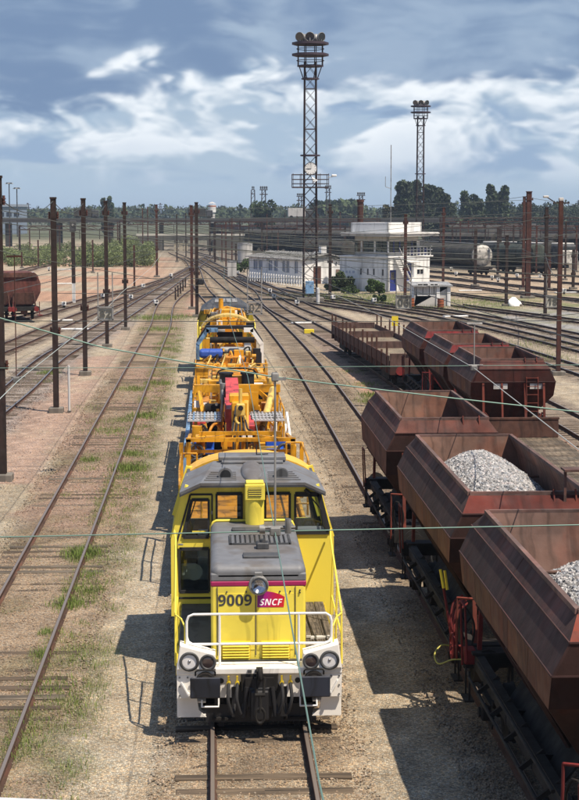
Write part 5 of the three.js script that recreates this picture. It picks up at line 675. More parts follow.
// contact wires that show clearly
const along = (pts) => pts;
{ const z = [-5, ...ROW_Z, -142, -165, -195];
  const a = spot(275, 532, 5.05), b = spot(322, 800, 5.05), c = spot(258, 455, 5.05);
  wire('pale green contact wire over the yellow locomotive, running away to the distance', [[b.x + 0.1, 5.08, -4], [b.x, 5.06, b.z], [a.x, 5.05, a.z], [c.x + 0.10, 5.05, -35.8], [0.55, 5.05, -54.2], [0.78, 5.05, -72.9], [0.6, 5.05, -89.8], [0.8, 5.05, -108.6], [0.6, 5.05, -124.6], [0.4, 5.1, -150]], 0.007);
  const d = spot(474, 368, 5.05), e = spot(579, 450, 5.05), f = spot(390, 320, 5.05), g = spot(340, 298, 5.05);
  wire('contact wire running down over the dark red hoppers to the right edge', [[e.x - 0.3, 5.05, -6], [e.x, 5.05, e.z], [d.x, 5.05, d.z], [f.x, 5.05, f.z], [g.x, 5.1, g.z], [4.2, 5.1, -90], [3.9, 5.1, -120]], 0.009, mat([0.42, 0.44, 0.42], 0.5));
  const h = spot(87, 326, 5.05), i = spot(19, 380, 5.05), j = spot(5.7, 400, 5.05), k = spot(108, 307, 5.05);
  wire('pale contact wire slanting past the second mast over the left track', [[j.x + 0.2, 5.05, -8], [i.x, 5.05, i.z], [h.x, 5.05, h.z], [k.x, 5.05, k.z], [-3.9, 5.1, -73], [-3.8, 5.1, -108], [-4.2, 5.1, -140]], 0.009, mat([0.40, 0.46, 0.44], 0.5));
}
const farLines = 'thin overhead wires strung across the yard far off';
// cross-spans: the two near ones first
{ const l = spot(0, 540, 5.02), r = spot(579, 528, 5.1), z = spot(275, 532, 5.05).z; wire('green cross wire level with the cab window, the nearest one', [[ROW, 5.0, z], [l.x, 5.02, z], [r.x, 5.1, z], [14, 5.2, z]], 0.0075);
  const pts = [[0, 318, 0], [100, 347, 0], [202, 365, 0], [275, 377, 0], [340, 385, 0], [460, 399, 0], [579, 412, 0]].map(([x, y]) => { const q = spot(x, 532, 5.05), k = V((x - 289.5) / 1700, -(y - 400) / 1700, -1).applyQuaternion(camera.quaternion); const t = z / k.z; return [k.x * t, EYE + k.y * t, z]; });
  wire('upper green span wire sloping from left edge down to the right over the hoppers', [[ROW, pts[0][1] + 1.3, z], ...pts, [14, pts[6][1] - 0.9, z]], 0.008);
  const rd = thing('hanger_rod', 'tall grey hanger rod standing before the yellow cab', 'hanger', [pts[3][0], 0, z]); obj('rod', [rod([0, 5.08, 0], [0, pts[3][1], 0], 0.012, 8)], M.galv, rd); obj('clamp', [rbox(0.12, 0.10, 0.10, 0, 5.06, 0, 0.02), cyl(0.02, 0.34, 0.05, 5.10, 0, 'x', 8), cyl(0.05, 0.06, -0.14, 5.08, 0, 'x', 8), cyl(0.035, 0.16, 0.14, 5.12, 0.02, 'y', 8)], M.galv, rd); obj('top_clamp', [rbox(0.08, 0.10, 0.08, 0, pts[3][1], 0, 0.02), box(0.14, 0.03, 0.05, 0.05, pts[3][1] - 0.02, 0)], M.galv, rd);
}
const hang = (label, px, pyTop, pyBot, z, m = M.galv, rr = 0.014) => { const q = (y) => { const k = V((px - 289.5) / 1700, -(y - 400) / 1700, -1).applyQuaternion(camera.quaternion), t = z / k.z; return V(k.x * t, EYE + k.y * t, z); }, a = q(pyTop), b = q(pyBot), t = thing('hanger_rod', label, 'hanger', [b.x, 0, z]); obj('rod', [rod([0, b.y, 0], [0, a.y, 0], rr, 7)], m, t); obj('clamp', [rbox(0.14, 0.12, 0.1, 0, b.y, 0, 0.02), cyl(0.02, 0.32, 0.04, b.y + 0.06, 0, 'x', 7)], M.galv, t); obj('cross_arm', [box(0.34, 0.04, 0.05, 0, a.y - 0.03, 0)], m === M.galv ? M.plasterGrey : m, t); return [a, b]; };
{ const z = spot(474, 368, 5.05).z; const [a] = hang('pale hanger rod with cross arm before the dark red hoppers', 474, 322, 368, z); const [b] = hang('thin rusty hanger rod near the first left mast', 16.5, 255, 380, z, M.poleRust, 0.012);
  wire('level cross wire passing the rod before the dark red hoppers', [[ROW, 5.1, z], [0, 5.08, z], [16, 5.14, z]], 0.0075); wire('sagging span wire above the rod before the dark red hoppers', [[ROW, 8.4, z], [b.x, b.y, z], [2.5, 6.5, z], [a.x, a.y, z], [16, 7.0, z]], 0.0075, M.wireDark, undefined, 0.05); }
ROW_Z.slice(2).forEach((z, i) => { const x1 = i === 2 ? 18.2 : 20; for (const [h0, h1, sag] of [[5.1, 5.1, 0.05], [8.6, 8.4, 1.5], [8.2, 6.2, 0.4]]) wire('thin level or sagging cross wire of the yard, too far to tell one from another', [[ROW, h0, z], [x1, h1, z]], 0.013 + 0.001 * i, M.wireDark, farLines, sag); });
ROW_Z.slice(1, 6).forEach((z, i) => wire('thin wire linking tops of the left row of masts', [[ROW, 9.0, z], [ROW, 9.0, ROW_Z[i + 2]]], 0.016, M.wireDark, 'wires along tops of the left masts', 0.5));
for (const [xa, za, xb, zb] of [[4.3, -141, 6, -60], [9.6, -40, 8.4, -108], [8.4, -108, 5, -160], [14.4, -40, 13, -110], [-9.5, -60, -5, -140], [-12, -50, -6, -160], [-5, -140, 0, -240], [5, -160, -1, -260], [13, -110, 8, -200], [20, -90, 40, -240], [24, -110, 60, -230], [28, -130, -6, -240]]) wire('thin wire stretched along the yard tracks far off', [[xa, 5.2, za], [(xa + xb) / 2, 5.05, (za + zb) / 2], [xb, 5.2, zb]], 0.015, M.wireDark, 'wires along the distant tracks');
// long drooping wires in the distance, from mast to mast
for (const [x0, y0, z0, x1, y1, z1] of [[-30, 9, -150, 31.7, 9.8, -169.9], [-6.4, 8.5, -142, 27.5, 8.6, -140], [-26, 8, -190, 27.4, 8.6, -201], [-40, 8, -230, 50, 8, -235], [-40, 6.6, -230, 50, 6.6, -235], [-50, 8, -280, 60, 8, -285], [-50, 6, -280, 60, 6, -285], [-30, 6.4, -190, 60, 6.4, -195], [-30, 5.3, -190, 60, 5.3, -195], [-20, 5.2, -160, 60, 5.2, -160], [-20, 6.4, -160, 60, 6.6, -160], [-60, 5.5, -330, 80, 5.5, -335], [-60, 7, -330, 80, 7, -335], [31.7, 10, -169.9, 70, 7.5, -210], [31.7, 10.2, -169.9, 12, 8, -240], [27.5, 9, -140, 45, 5, -140], [18.2, 5.1, -88.6, 27.5, 5.2, -140]]) wire('thin wire drooping from mast to mast in the far yard', [[x0, y0, z0], [x1, y1, z1]], 0.02, M.wireDark, 'wires between the far masts', 0.5);

// ------------------------------------------------------------------ single masts further out (picture column, base row, top row)
function mastAt(label, px, base, top, w, m, caps = true, group) { const p = spot(px, base), h = heightAt(p, top), t = thing('steel_mast', label, 'mast', [p.x, 0, p.z], 0, group); poleMake(t, h, w, m, caps); return [t, h]; }
mastAt('dark paired mast left of the works train head, nearer of the pair', 197, 317, 203, 0.27, M.pole); mastAt('dark paired mast left of the works train head, rear one', 192, 309, 206, 0.24, M.poleRust);
{ const p = spot(197, 317), t = thing('lamp_box', 'small round black lamp box fixed on the paired mast', 'lamp', [p.x + 0.35, 0, p.z + 0.2]); obj('housing', [rbox(0.5, 0.5, 0.3, 0, 2.9, 0, 0.12), cyl(0.2, 0.25, 0, 2.9, 0.2, 'z', 14)], M.black, t); obj('bracket', [bar([-0.35, 2.9, -0.05], [0, 2.9, 0], 0.08)], M.pole, t); }
mastAt('rust-brown mast on the red ground left of the tunnel mouth', 157, 277, 205, 0.30, M.poleRust); mastAt('brown mast standing right beside the tall clock tower', 330, 297, 205, 0.30, M.pole);
mastAt('brown mast standing before the white signal box balcony', 405, 303, 215, 0.27, M.poleRust); mastAt('slim brown mast right of the signal box', 443, 285, 208, 0.28, M.poleRust); mastAt('slim dark mast before the green tank wagons', 475, 286, 229, 0.34, M.pole, false); mastAt('thin dark mast left of the white heap', 506, 306, 236, 0.26, M.pole);
mastAt('thick rusty double mast right of the tank wagons, taller half', 527.5, 298, 192, 0.48, M.poleRust); mastAt('thick rusty double mast right of the tank wagons, rear half', 523, 289.5, 197, 0.30, M.poleRust); mastAt('brown mast beside the right number board', 545, 316, 208, 0.26, M.pole); mastAt('thin mast behind the white-nosed train', 549, 290, 254, 0.28, M.poleRust, false); mastAt('short mast at the right edge of the yard', 573, 289, 250, 0.3, M.pole); mastAt('thin mast before the first tank wagon', 497.5, 276, 228, 0.3, M.pole, false);
{ const p = spot(558, 375), h = heightAt(p, 201), t = thing('lamp_post', 'slim rust-brown post with twin lamp arms at the right', 'lamp post', [p.x, 0, p.z]); obj('mast', [box(0.22, h, 0.22, 0, h / 2, 0)], M.poleRust, t); obj('plinth', [rbox(0.7, 0.3, 0.7, 0, 0.06, 0, 0.04)], M.concrete, t); obj('cross_arm', [box(0.85, 0.06, 0.2, 0, h - 0.1, 0), bar([-0.35, h - 0.05, 0], [-0.75, h + 0.2, 0], 0.05)], M.pole, t); obj('lamp', [rbox(0.26, 0.2, 0.22, 0.0, h + 0.08, 0, 0.06), rbox(0.3, 0.12, 0.2, -0.8, h + 0.22, 0, 0.05)], M.plasterGrey, t); }
{ const p = spot(74, 303), h = heightAt(p, 226), t = thing('signal_mast', 'signal mast with white lower half left of the second mast', 'signal', [p.x, 0, p.z]); obj('post', [box(0.34, h - 1.9, 0.3, 0, 1.9 + (h - 1.9) / 2, 0)], M.pole, t); obj('white_base', [box(0.3, 1.9, 0.26, 0, 0.95, 0)], M.plaster, t); obj('signal_head', [rbox(0.62, 1.0, 0.2, 0, h, 0.1, 0.05)], M.greyDark, t); obj('lamp', [cyl(0.10, 0.04, 0, h + 0.1, 0.22, 'z', 14)], M.plasterGrey, t); obj('arm', [box(1.5, 0.10, 0.1, -0.9, 3.2, 0)], M.plaster, t); }
for (const [px, b, tp] of [[38.5, 268, 240], [22, 268, 252], [93, 273, 240], [134.5, 288, 245], [110, 262, 225], [118, 258, 222], [143, 258, 208], [148, 256, 207], [177, 262, 214], [186, 258, 213], [226, 268, 222], [232, 264, 218], [222, 262, 225], [240, 262, 220], [249, 258, 222], [267, 252, 214], [272, 252, 215], [285, 250, 213], [297, 252, 216], [340, 250, 212], [353, 252, 214], [377, 247, 212], [452, 268, 226], [460, 262, 222], [468, 258, 220], [485, 260, 224], [513, 270, 225], [536, 275, 226], [565, 280, 222], [576, 272, 226], [60, 256, 226], [50, 252, 230], [30, 256, 228], [10, 250, 224], [214, 258, 228], [318, 251, 214], [278, 263, 233], [236, 277, 244]]) mastAt('slim dark mast among the many masts of the far yard', px, b, tp, 0.22, hash(px, b) > 0.5 ? M.pole : M.poleRust, false, 'slim masts scattered over the far yard');
// portals over the far tracks
for (const [px0, px1, b, y] of [[215, 262, 262, 222], [262, 345, 258, 226], [440, 520, 262, 224], [500, 600, 268, 226], [20, 120, 258, 226], [120, 210, 255, 221], [440, 600, 256, 218], [230, 380, 250, 219]]) { const a = spot(px0, b), c = spot(px1, b), h = heightAt(a, y), t = thing('catenary_portal', 'dark steel portal across the tracks in the far yard', 'portal', [0, 0, 0], 0, 'portals across the far tracks'); for (const p of [a, c]) obj('leg', [box(0.35, h, 0.35, p.x, h / 2, p.z)], M.pole, t); obj('beam', [bar([a.x, h, a.z], [c.x, h, c.z], 0.16), bar([a.x, h - 0.7, a.z], [c.x, h - 0.7, c.z], 0.16)], M.poleRust, t); const n = Math.ceil(a.distanceTo(c) / 1.4); obj('brace', [...Array(n).keys()].map((k) => bar([lerp(a.x, c.x, k / n), h - (k % 2) * 0.7, lerp(a.z, c.z, k / n)], [lerp(a.x, c.x, (k + 1) / n), h - ((k + 1) % 2) * 0.7, lerp(a.z, c.z, (k + 1) / n)], 0.07)), M.poleRust, t); for (let k = 1; k < 5; k++) obj('drop_post', [box(0.12, 1.8, 0.12, lerp(a.x, c.x, k / 5), h - 1.6, lerp(a.z, c.z, k / 5))], M.pole, t); }

// hanging number boards: an open frame with two figures
function board(label, px, py, text, zRef, wpx, open) { const k = V((px - 289.5) / 1700, -(py - 400) / 1700, -1).applyQuaternion(camera.quaternion), t0 = zRef / k.z, x = k.x * t0, y = EYE + k.y * t0, w = wpx * -zRef / 1700, h = w * 0.86, t = thing('number_board', label, 'sign', [x, 0, zRef]);
  if (!open) obj('plate', [box(w, h, 0.03, 0, y, -0.03)], M.paleSign, t); else for (let i = 0; i < 3; i++) obj('mesh_bar', [box(w, 0.025, 0.02, 0, y - h / 3 + i * h / 3, -0.02)], M.galv, t);
  obj('frame', [box(w + 0.06, 0.05, 0.05, 0, y + h / 2, 0), box(w + 0.06, 0.05, 0.05, 0, y - h / 2, 0), box(0.05, h, 0.05, -w / 2, y, 0), box(0.05, h, 0.05, w / 2, y, 0)], M.galv, t);
  obj('figures', [letters(text, h * 0.62, 0.012).translate(0, y - h * 0.31, 0)], mat([0.09, 0.09, 0.08], 0.7), t); for (const s of [-1, 1]) obj('hanger', [rod([s * w / 2, y + h / 2, 0], [s * w / 2, y + h / 2 + 1.1, 0], 0.02, 6)], M.galv, t); }
board('hanging number board before the signal shed, reading 06', 403.5, 302, '06', -72.9, 15, false); board('hanging number board at the right beside the brown mast', 552.5, 301.5, '18', -89.8, 13, false); board('grey hanging number board left of the fourth mast', 105.5, 313.5, '82', -54.2, 14.5, false); board('open wire number board above the right of the works train', 254.5, 308, '02', -54.2, 14, true);

// ------------------------------------------------------------------ floodlight towers
function tower(label, p, hTop, clock) {
  const t = thing('light_tower', label, 'light tower', [p.x, 0, p.z]), W = 0.64, w1 = 0.53, H0 = hTop - 2.6, at = (s, y) => lerp(W, w1, y / H0) * s;
  for (const a of [-1, 1]) for (const b of [-1, 1]) obj('leg', [bar([at(a, 0), 0, at(b, 0)], [at(a, H0), H0, at(b, H0)], 0.10)], M.lattice, t);
  const n = 18; for (let k = 0; k < n; k++) { const y0 = H0 * k / n, y1 = H0 * (k + 1) / n; for (let f = 0; f < 4; f++) { const c = [[-1, 1], [1, 1], [1, -1], [-1, -1]], a = c[f], b = c[(f + 1) % 4]; obj('brace', [bar([at(a[0], y0), y0, at(a[1], y0)], [at(b[0], y1), y1, at(b[1], y1)], 0.04)], M.lattice, t); obj('brace', [bar([at(b[0], y0), y0, at(b[1], y0)], [at(a[0], y1), y1, at(a[1], y1)], 0.04)], M.lattice, t); if (k % 3 === 0) obj('rung', [bar([at(a[0], y1), y1, at(a[1], y1)], [at(b[0], y1), y1, at(b[1], y1)], 0.06)], M.lattice, t); } }
  const ring = (y, r, nm, d = 0.22) => obj(nm, [cyl(r, d, 0, y, 0, 'y', 8)], mat([0.045, 0.03, 0.045], 0.7), t);
  ring(hTop - 0.9, 1.75, 'platform'); ring(hTop - 1.95, 1.75, 'platform'); ring(hTop - 3.0, 1.25, 'platform', 0.14); ring(hTop - 4.2, 0.85, 'platform', 0.12); ring(hTop * 0.55, 0.95, 'platform', 0.14);
  for (let k = 0; k < 8; k++) { const a = k * Math.PI / 4 + 0.39, c = Math.cos(a), s = Math.sin(a); obj('upright', [rod([c * 1.25, hTop - 3, s * 1.25], [c * 1.25, hTop - 0.9, s * 1.25], 0.05, 6)], M.lattice, t); if (k % 2) obj('strut', [bar([c * 1.2, hTop - 3, s * 1.2], [c * 0.7, hTop - 4.3, s * 0.7], 0.07)], M.lattice, t); }
  obj('guard_ring', [new THREE.TorusGeometry(1.3, 0.035, 5, 16).rotateX(Math.PI / 2).translate(0, hTop - 2.5, 0), new THREE.TorusGeometry(1.3, 0.035, 5, 16).rotateX(Math.PI / 2).translate(0, hTop - 1.4, 0)], M.lattice, t);
  for (const [x, z, r, tilt] of [[-1.0, 0.5, -0.5, 0.3], [-0.1, 0.9, 0.0, 0.5], [1.0, 0.4, 0.7, 0.2], [-0.5, -0.9, 2.7, 0.3], [0.6, -0.9, 3.5, 0.3]]) { const g = new THREE.LatheGeometry([[0.05, -0.35], [0.28, -0.3], [0.42, -0.1], [0.46, 0.1], [0.42, 0.1], [0.36, -0.05], [0.05, -0.25]].map(([a, b]) => new THREE.Vector2(a, b)), 18).rotateX(Math.PI / 2 - tilt * 0 + 0).rotateX(tilt * 0.6).rotateY(r).translate(x, hTop - 0.32, z); const l = obj('floodlight', [g, rod([x, hTop - 0.85, z], [x, hTop - 0.4, z], 0.06)], M.galv, t); obj('lens', [cyl(0.40, 0.02, 0, 0, 0.07, 'z', 18).rotateX(tilt * 0.6).rotateY(r).translate(x, hTop - 0.32, z)], M.darkGlass, l); }
  obj('base', [rbox(2.6, 0.5, 2.4, 0, 0.15, 0, 0.05)], M.concrete, t);
  if (clock) { const hc = clock; obj('walkway', [box(3.4, 0.10, 2.4, 0, hc - 1.75, 0)], M.lattice, t); for (const y of [hc - 0.55, hc - 1.0, hc - 1.4]) obj('walkway_rail', [bar([-1.7, y, 1.2], [1.7, y, 1.2], 0.05), bar([-1.7, y, -1.2], [1.7, y, -1.2], 0.05), bar([-1.7, y, -1.2], [-1.7, y, 1.2], 0.05), bar([1.7, y, -1.2], [1.7, y, 1.2], 0.05)], M.lattice, t); for (const x of [-1.7, -0.9, 0.9, 1.7]) for (const z of [-1.2, 1.2]) obj('rail_post', [box(0.06, 1.3, 0.06, x, hc - 1.1, z)], M.lattice, t);
    obj('arm_lamp', [rod([1.7, hc - 0.8, 0], [2.2, hc - 0.7, 0], 0.04), rbox(0.5, 0.22, 0.3, 2.3, hc - 0.62, 0, 0.08)], M.plaster, t); obj('loudspeaker', [new THREE.ConeGeometry(0.3, 0.6, 12).rotateZ(0.6).translate(0.25, hc - 1.0, 0.9)], M.plaster, t);
    const c = thing('station_clock', 'round white clock on the tall light tower', 'clock', [p.x, hc, p.z + 0.85]); obj('case', [cyl(0.62, 0.2, 0, 0, 0, 'z', 28)], M.greyDark, c); obj('dial', [cyl(0.55, 0.02, 0, 0, 0.10, 'z', 28)], M.plaster, c); for (let k = 0; k < 12; k++) { const a = k * Math.PI / 6; obj('hour_mark', [box(0.035, 0.10, 0.01, 0, 0.46, 0.115).rotateZ(a)], M.black, c); } obj('hour_hand', [box(0.06, 0.32, 0.012, 0, 0.13, 0.122).rotateZ(1.70)], M.black, c); obj('minute_hand', [box(0.045, 0.48, 0.012, 0, 0.2, 0.13).rotateZ(1.57)], M.black, c);
    obj('cabinet', [rbox(0.8, 1.2, 0.6, -0.1, 1.4, 0.95, 0.03)], M.blue, t); }
  return t;
}
{ const p = spot(310, 301.5); tower('tall lattice light tower with a clock and walkway, nearer of two', p, heightAt(p, 34), heightAt(p, 169)); const q = spot(419.5, 262); tower('second lattice light tower rising behind the signal box', q, heightAt(q, 101)); }

// ------------------------------------------------------------------ buildings
const wallWith = (w, h, t, holes) => extr([[0, 0], [w, 0], [w, h], [0, h]], t, 0, holes.map(([x, y, a, b]) => [[x, y], [x + a, y], [x + a, y + b], [x, y + b]]));
function windows(parent, list, t, m = M.darkGlass, frame = M.plaster) { for (const [x, y, a, b, mm] of list) { const f = obj('window', [box(a, 0.07, 0.08, x + a / 2, y, t - 0.02), box(a, 0.07, 0.08, x + a / 2, y + b, t - 0.02), box(0.07, b, 0.08, x, y + b / 2, t - 0.02), box(0.07, b, 0.08, x + a, y + b / 2, t - 0.02), ...(a > 0.7 ? [box(0.05, b, 0.06, x + a / 2, y + b / 2, t - 0.03)] : [])], frame, parent); obj('pane', [box(a, b, 0.02, x + a / 2, y + b / 2, t - 0.12)], mm || m, parent.isMesh ? parent : f); } }
{ // signal box: corner towards us, one front each way
  const p = spot(388, 292), S = thing('signal_box', 'white two-storey signal box with flat overhanging roof and blue doors', 'signal box', [p.x, 0, p.z]);
  const s2 = 1740 / -p.z, top = heightAt(p, 257.5), L = new THREE.Group(), Rr = new THREE.Group(); // left front and right front
  const A = Math.PI / 4, wl = 6.9, wr = 7.3;
  const F = (name, w) => { const g = obj(name, [box(w, 0.02, 0.02, w / 2, -0.2, -0.1)], M.plaster, S); return g; };
  const left = F('left_front', wl); left.rotation.y = A; left.position.set(-wl * Math.cos(A), 0, -wl * Math.sin(A) * 1); left.rotation.y = -A; // runs from far left to the corner
  const right = F('right_front', wr); right.rotation.y = A;
  const lw = [[2.9, 1.75, 0.30, 0.75], [3.9, 1.75, 0.30, 0.75], [4.75, 1.75, 0.30, 0.75], [6.0, 1.7, 0.30, 0.75]];
  obj('wall', [wallWith(wl, top, 0.3, lw).translate(0, 0, -0.3)], M.plaster, left); windows(left, lw, 0);
  const rw = [[5.0, 1.75, 1.2, 0.6]], rd = [[3.1, 1.1, 1.05, 1.95], [0.3, 0.05, 1.2, 2.3]];
  obj('wall', [wallWith(wr, top, 0.3, [...rw, ...rd]).translate(0, 0, -0.3)], M.plaster, right); windows(right, rw, 0);
  for (const [x, y, a, b] of rd) { const d = obj('door', [box(a, b, 0.06, x + a / 2, y + b / 2, -0.16)], M.bluePaint, right); obj('door_pane', [box(a * 0.5, b * 0.35, 0.01, x + a / 2, y + b * 0.72, -0.12)], M.darkGlass, right); }
  obj('faded_lettering', [[0.5, 2.05], [1.0, 2.05], [1.45, 2.05], [2.0, 2.05]].map(([x, y], i) => box(0.22 + 0.1 * (i % 2), 0.26, 0.006, x, y, 0.003)), mat([0.45, 0.48, 0.56], 0.9), left); obj('orange_notice', [box(0.5, 0.28, 0.02, 5.4, 0.95, 0.012)], mat([0.55, 0.22, 0.10], 0.8), left);
  // back walls and the floor of the balcony
  const cn = Math.cos(A), P = (u, v, y) => V((v - u) * cn, y, -(u + v) * cn);         // u along the left front, v along the right front
  obj('rear_wall', [slab([P(wl, 0.2, 0), P(wl, 0.2, top), P(wl, wr, top), P(wl, wr, 0)], 0.3), slab([P(0.2, wr, 0), P(wl, wr, 0), P(wl, wr, top), P(0.2, wr, top)], 0.3)], M.plaster, S);
  obj('balcony_floor', [slab([P(-0.1, -0.1, top + 0.12), P(-0.1, wr + 0.5, top + 0.12), P(wl + 0.1, wr + 0.5, top + 0.12), P(wl + 0.1, -0.1, top + 0.12)], 0.14)], M.plaster, S);
  const y1 = heightAt(p, 236.5), y2 = heightAt(p, 232.5), y3 = heightAt(p, 222.5);
  const storey = (u0, u1, v0, v1, ya, yb, nm, m) => obj(nm, [slab([P(u0, v0, ya), P(u0, v1, ya), P(u0, v1, yb), P(u0, v0, yb)], 0.2), slab([P(u1, v0, ya), P(u0, v0, ya), P(u0, v0, yb), P(u1, v0, yb)], 0.2), slab([P(u0, v1, ya), P(u1, v1, ya), P(u1, v1, yb), P(u0, v1, yb)], 0.2), slab([P(u1, v1, ya), P(u1, v0, ya), P(u1, v0, yb), P(u1, v1, yb)], 0.2)], m, S);
  storey(0.3, 5.0, 0.3, 5.6, top + 0.12, top + 0.55, 'upper_sill', M.plasterGrey); storey(0.3, 5.0, 0.3, 5.6, y1 - 0.55, y1, 'upper_lintel', M.plasterGrey);
  for (let k = 0; k <= 5; k++) { obj('upper_post', [bar(P(0.3 + k * 0.94, 0.35, top + 0.5), P(0.3 + k * 0.94, 0.35, y1 - 0.5), k % 2 ? 0.1 : 0.18)], k % 2 ? M.greyDark : M.plaster, S); obj('upper_post', [bar(P(0.35, 0.3 + k * 1.06, top + 0.5), P(0.35, 0.3 + k * 1.06, y1 - 0.5), k === 5 ? 0.34 : 0.12)], k === 5 ? M.plaster : M.bluePaint, S); }
  for (let k = 0; k < 5; k++) { obj('upper_pane', [slab([P(0.3 + (k + 1) * 0.94 - 0.05, 0.40, top + 0.52), P(0.3 + k * 0.94 + 0.05, 0.40, top + 0.52), P(0.3 + k * 0.94 + 0.05, 0.40, y1 - 0.54), P(0.3 + (k + 1) * 0.94 - 0.05, 0.40, y1 - 0.54)], 0.02)], M.glass, S); obj('upper_pane', [slab([P(0.40, 0.3 + k * 1.06 + 0.05, top + 0.52), P(0.40, 0.3 + (k + 1) * 1.06 - 0.05, top + 0.52), P(0.40, 0.3 + (k + 1) * 1.06 - 0.05, y1 - 0.54), P(0.40, 0.3 + k * 1.06 + 0.05, y1 - 0.54)], 0.02)], M.darkGlass, S); obj('blue_blind', [slab([P(0.43, 0.3 + k * 1.06 + 0.08, top + 0.52), P(0.43, 0.3 + (k + 1) * 1.06 - 0.08, top + 0.52), P(0.43, 0.3 + (k + 1) * 1.06 - 0.08, top + 1.0), P(0.43, 0.3 + k * 1.06 + 0.08, top + 1.0)].map((q) => q.clone().add(V(0, k % 2 ? 0.5 : 0, 0))), 0.01)], M.bluePaint, S); }
  obj('roof_slab', [slab([P(-1.0, -1.0, y2), P(-1.0, wr + 0.3, y2), P(5.9, wr + 0.3, y2), P(5.9, -1.0, y2)], y2 - y1)], M.plasterGrey, S); obj('roof_edge', [bar(P(-1.02, -1.02, y2 - 0.12), P(-1.02, wr + 0.32, y2 - 0.12), 0.2, 0.08), bar(P(-1.02, -1.02, y2 - 0.12), P(5.92, -1.02, y2 - 0.12), 0.2, 0.08)], M.plaster, S);
  storey(0.1, 5.4, 0.1, 5.9, y2 + 0.005, y3, 'parapet', M.plaster); obj('roof_deck', [slab([P(0.1, 0.1, y3 - 0.2), P(0.1, 5.9, y3 - 0.2), P(5.4, 5.9, y3 - 0.2), P(5.4, 0.1, y3 - 0.2)], 0.05)], M.concrete, S);
  for (let k = 0; k < 9; k++) obj('railing_post', [bar(P(0, 2.6 + k * 0.6, top + 0.1), P(0, 2.6 + k * 0.6, top + 1.1), 0.07)], M.plaster, S); for (let k = 0; k < 3; k++) obj('railing_rail', [bar(P(0, 2.6, top + 0.4 + k * 0.35), P(0, wr + 0.4, top + 0.4 + k * 0.35), 0.06)], M.plaster, S); for (let k = 0; k < 4; k++) obj('railing_panel', [slab([P(0.06, 2.8 + k * 1.2, top + 0.2), P(0.06, 3.3 + k * 1.2, top + 0.2), P(0.06, 3.3 + k * 1.2, top + 0.9), P(0.06, 2.8 + k * 1.2, top + 0.9)], 0.02)], M.bluePaint, S);
  for (let k = 0; k < 14; k++) { const v = 0.9 + k * 0.17, y = top - k * 0.22; obj('stair_tread', [slab([P(-0.9, v, y), P(-0.9, v + 0.24, y), P(-0.05, v + 0.24, y), P(-0.05, v, y)], 0.05)], M.galv, S); } obj('stair_string', [bar(P(-0.92, 0.8, top + 0.1), P(-0.92, 3.2, 0.5), 0.22, 0.05), bar(P(-0.92, 0.8, top + 1.0), P(-0.92, 3.2, 1.4), 0.05)], M.plaster, S); obj('landing', [slab([P(-1.0, 3.0, 1.05), P(-1.0, 4.6, 1.05), P(-0.02, 4.6, 1.05), P(-0.02, 3.0, 1.05)], 0.12)], M.plaster, S); obj('canopy', [slab([P(-0.9, 2.7, 3.2), P(-0.9, 4.5, 3.2), P(-0.02, 4.5, 3.4), P(-0.02, 2.7, 3.4)], 0.1)], M.plaster, S);
  const ap = spot(388.5, 291), an = thing('aerial_mast', 'thin whip aerial standing high above the signal box corner', 'aerial', [p.x + 0.5, 0, p.z - 2.5]), ah = heightAt(V(p.x + 0.5, 0, p.z - 2.5), 145); obj('pole', [rod([0, y3 - 0.2, 0], [0, ah, 0], 0.05, 6)], M.galv, an); obj('stub', [rod([-0.6, ah - 4.5, 0], [0, ah - 4.7, 0], 0.03), rod([-0.6, ah - 4.5, 0], [-0.6, ah - 3.4, 0], 0.03)], M.galv, an);
  const ch = spot(364.5, 287), cc = thing('chimney_stack', 'rust-brown steel stack behind the signal box roof', 'chimney', [ch.x, 0, ch.z - 6]), hh = heightAt(V(ch.x, 0, ch.z - 6), 201); obj('pipe', [cyl(0.36, hh, 0, hh / 2, 0, 'y', 14)], M.poleRust, cc); obj('rim', [cyl(0.44, 0.3, 0, hh, 0, 'y', 14)], M.poleRust, cc);
}
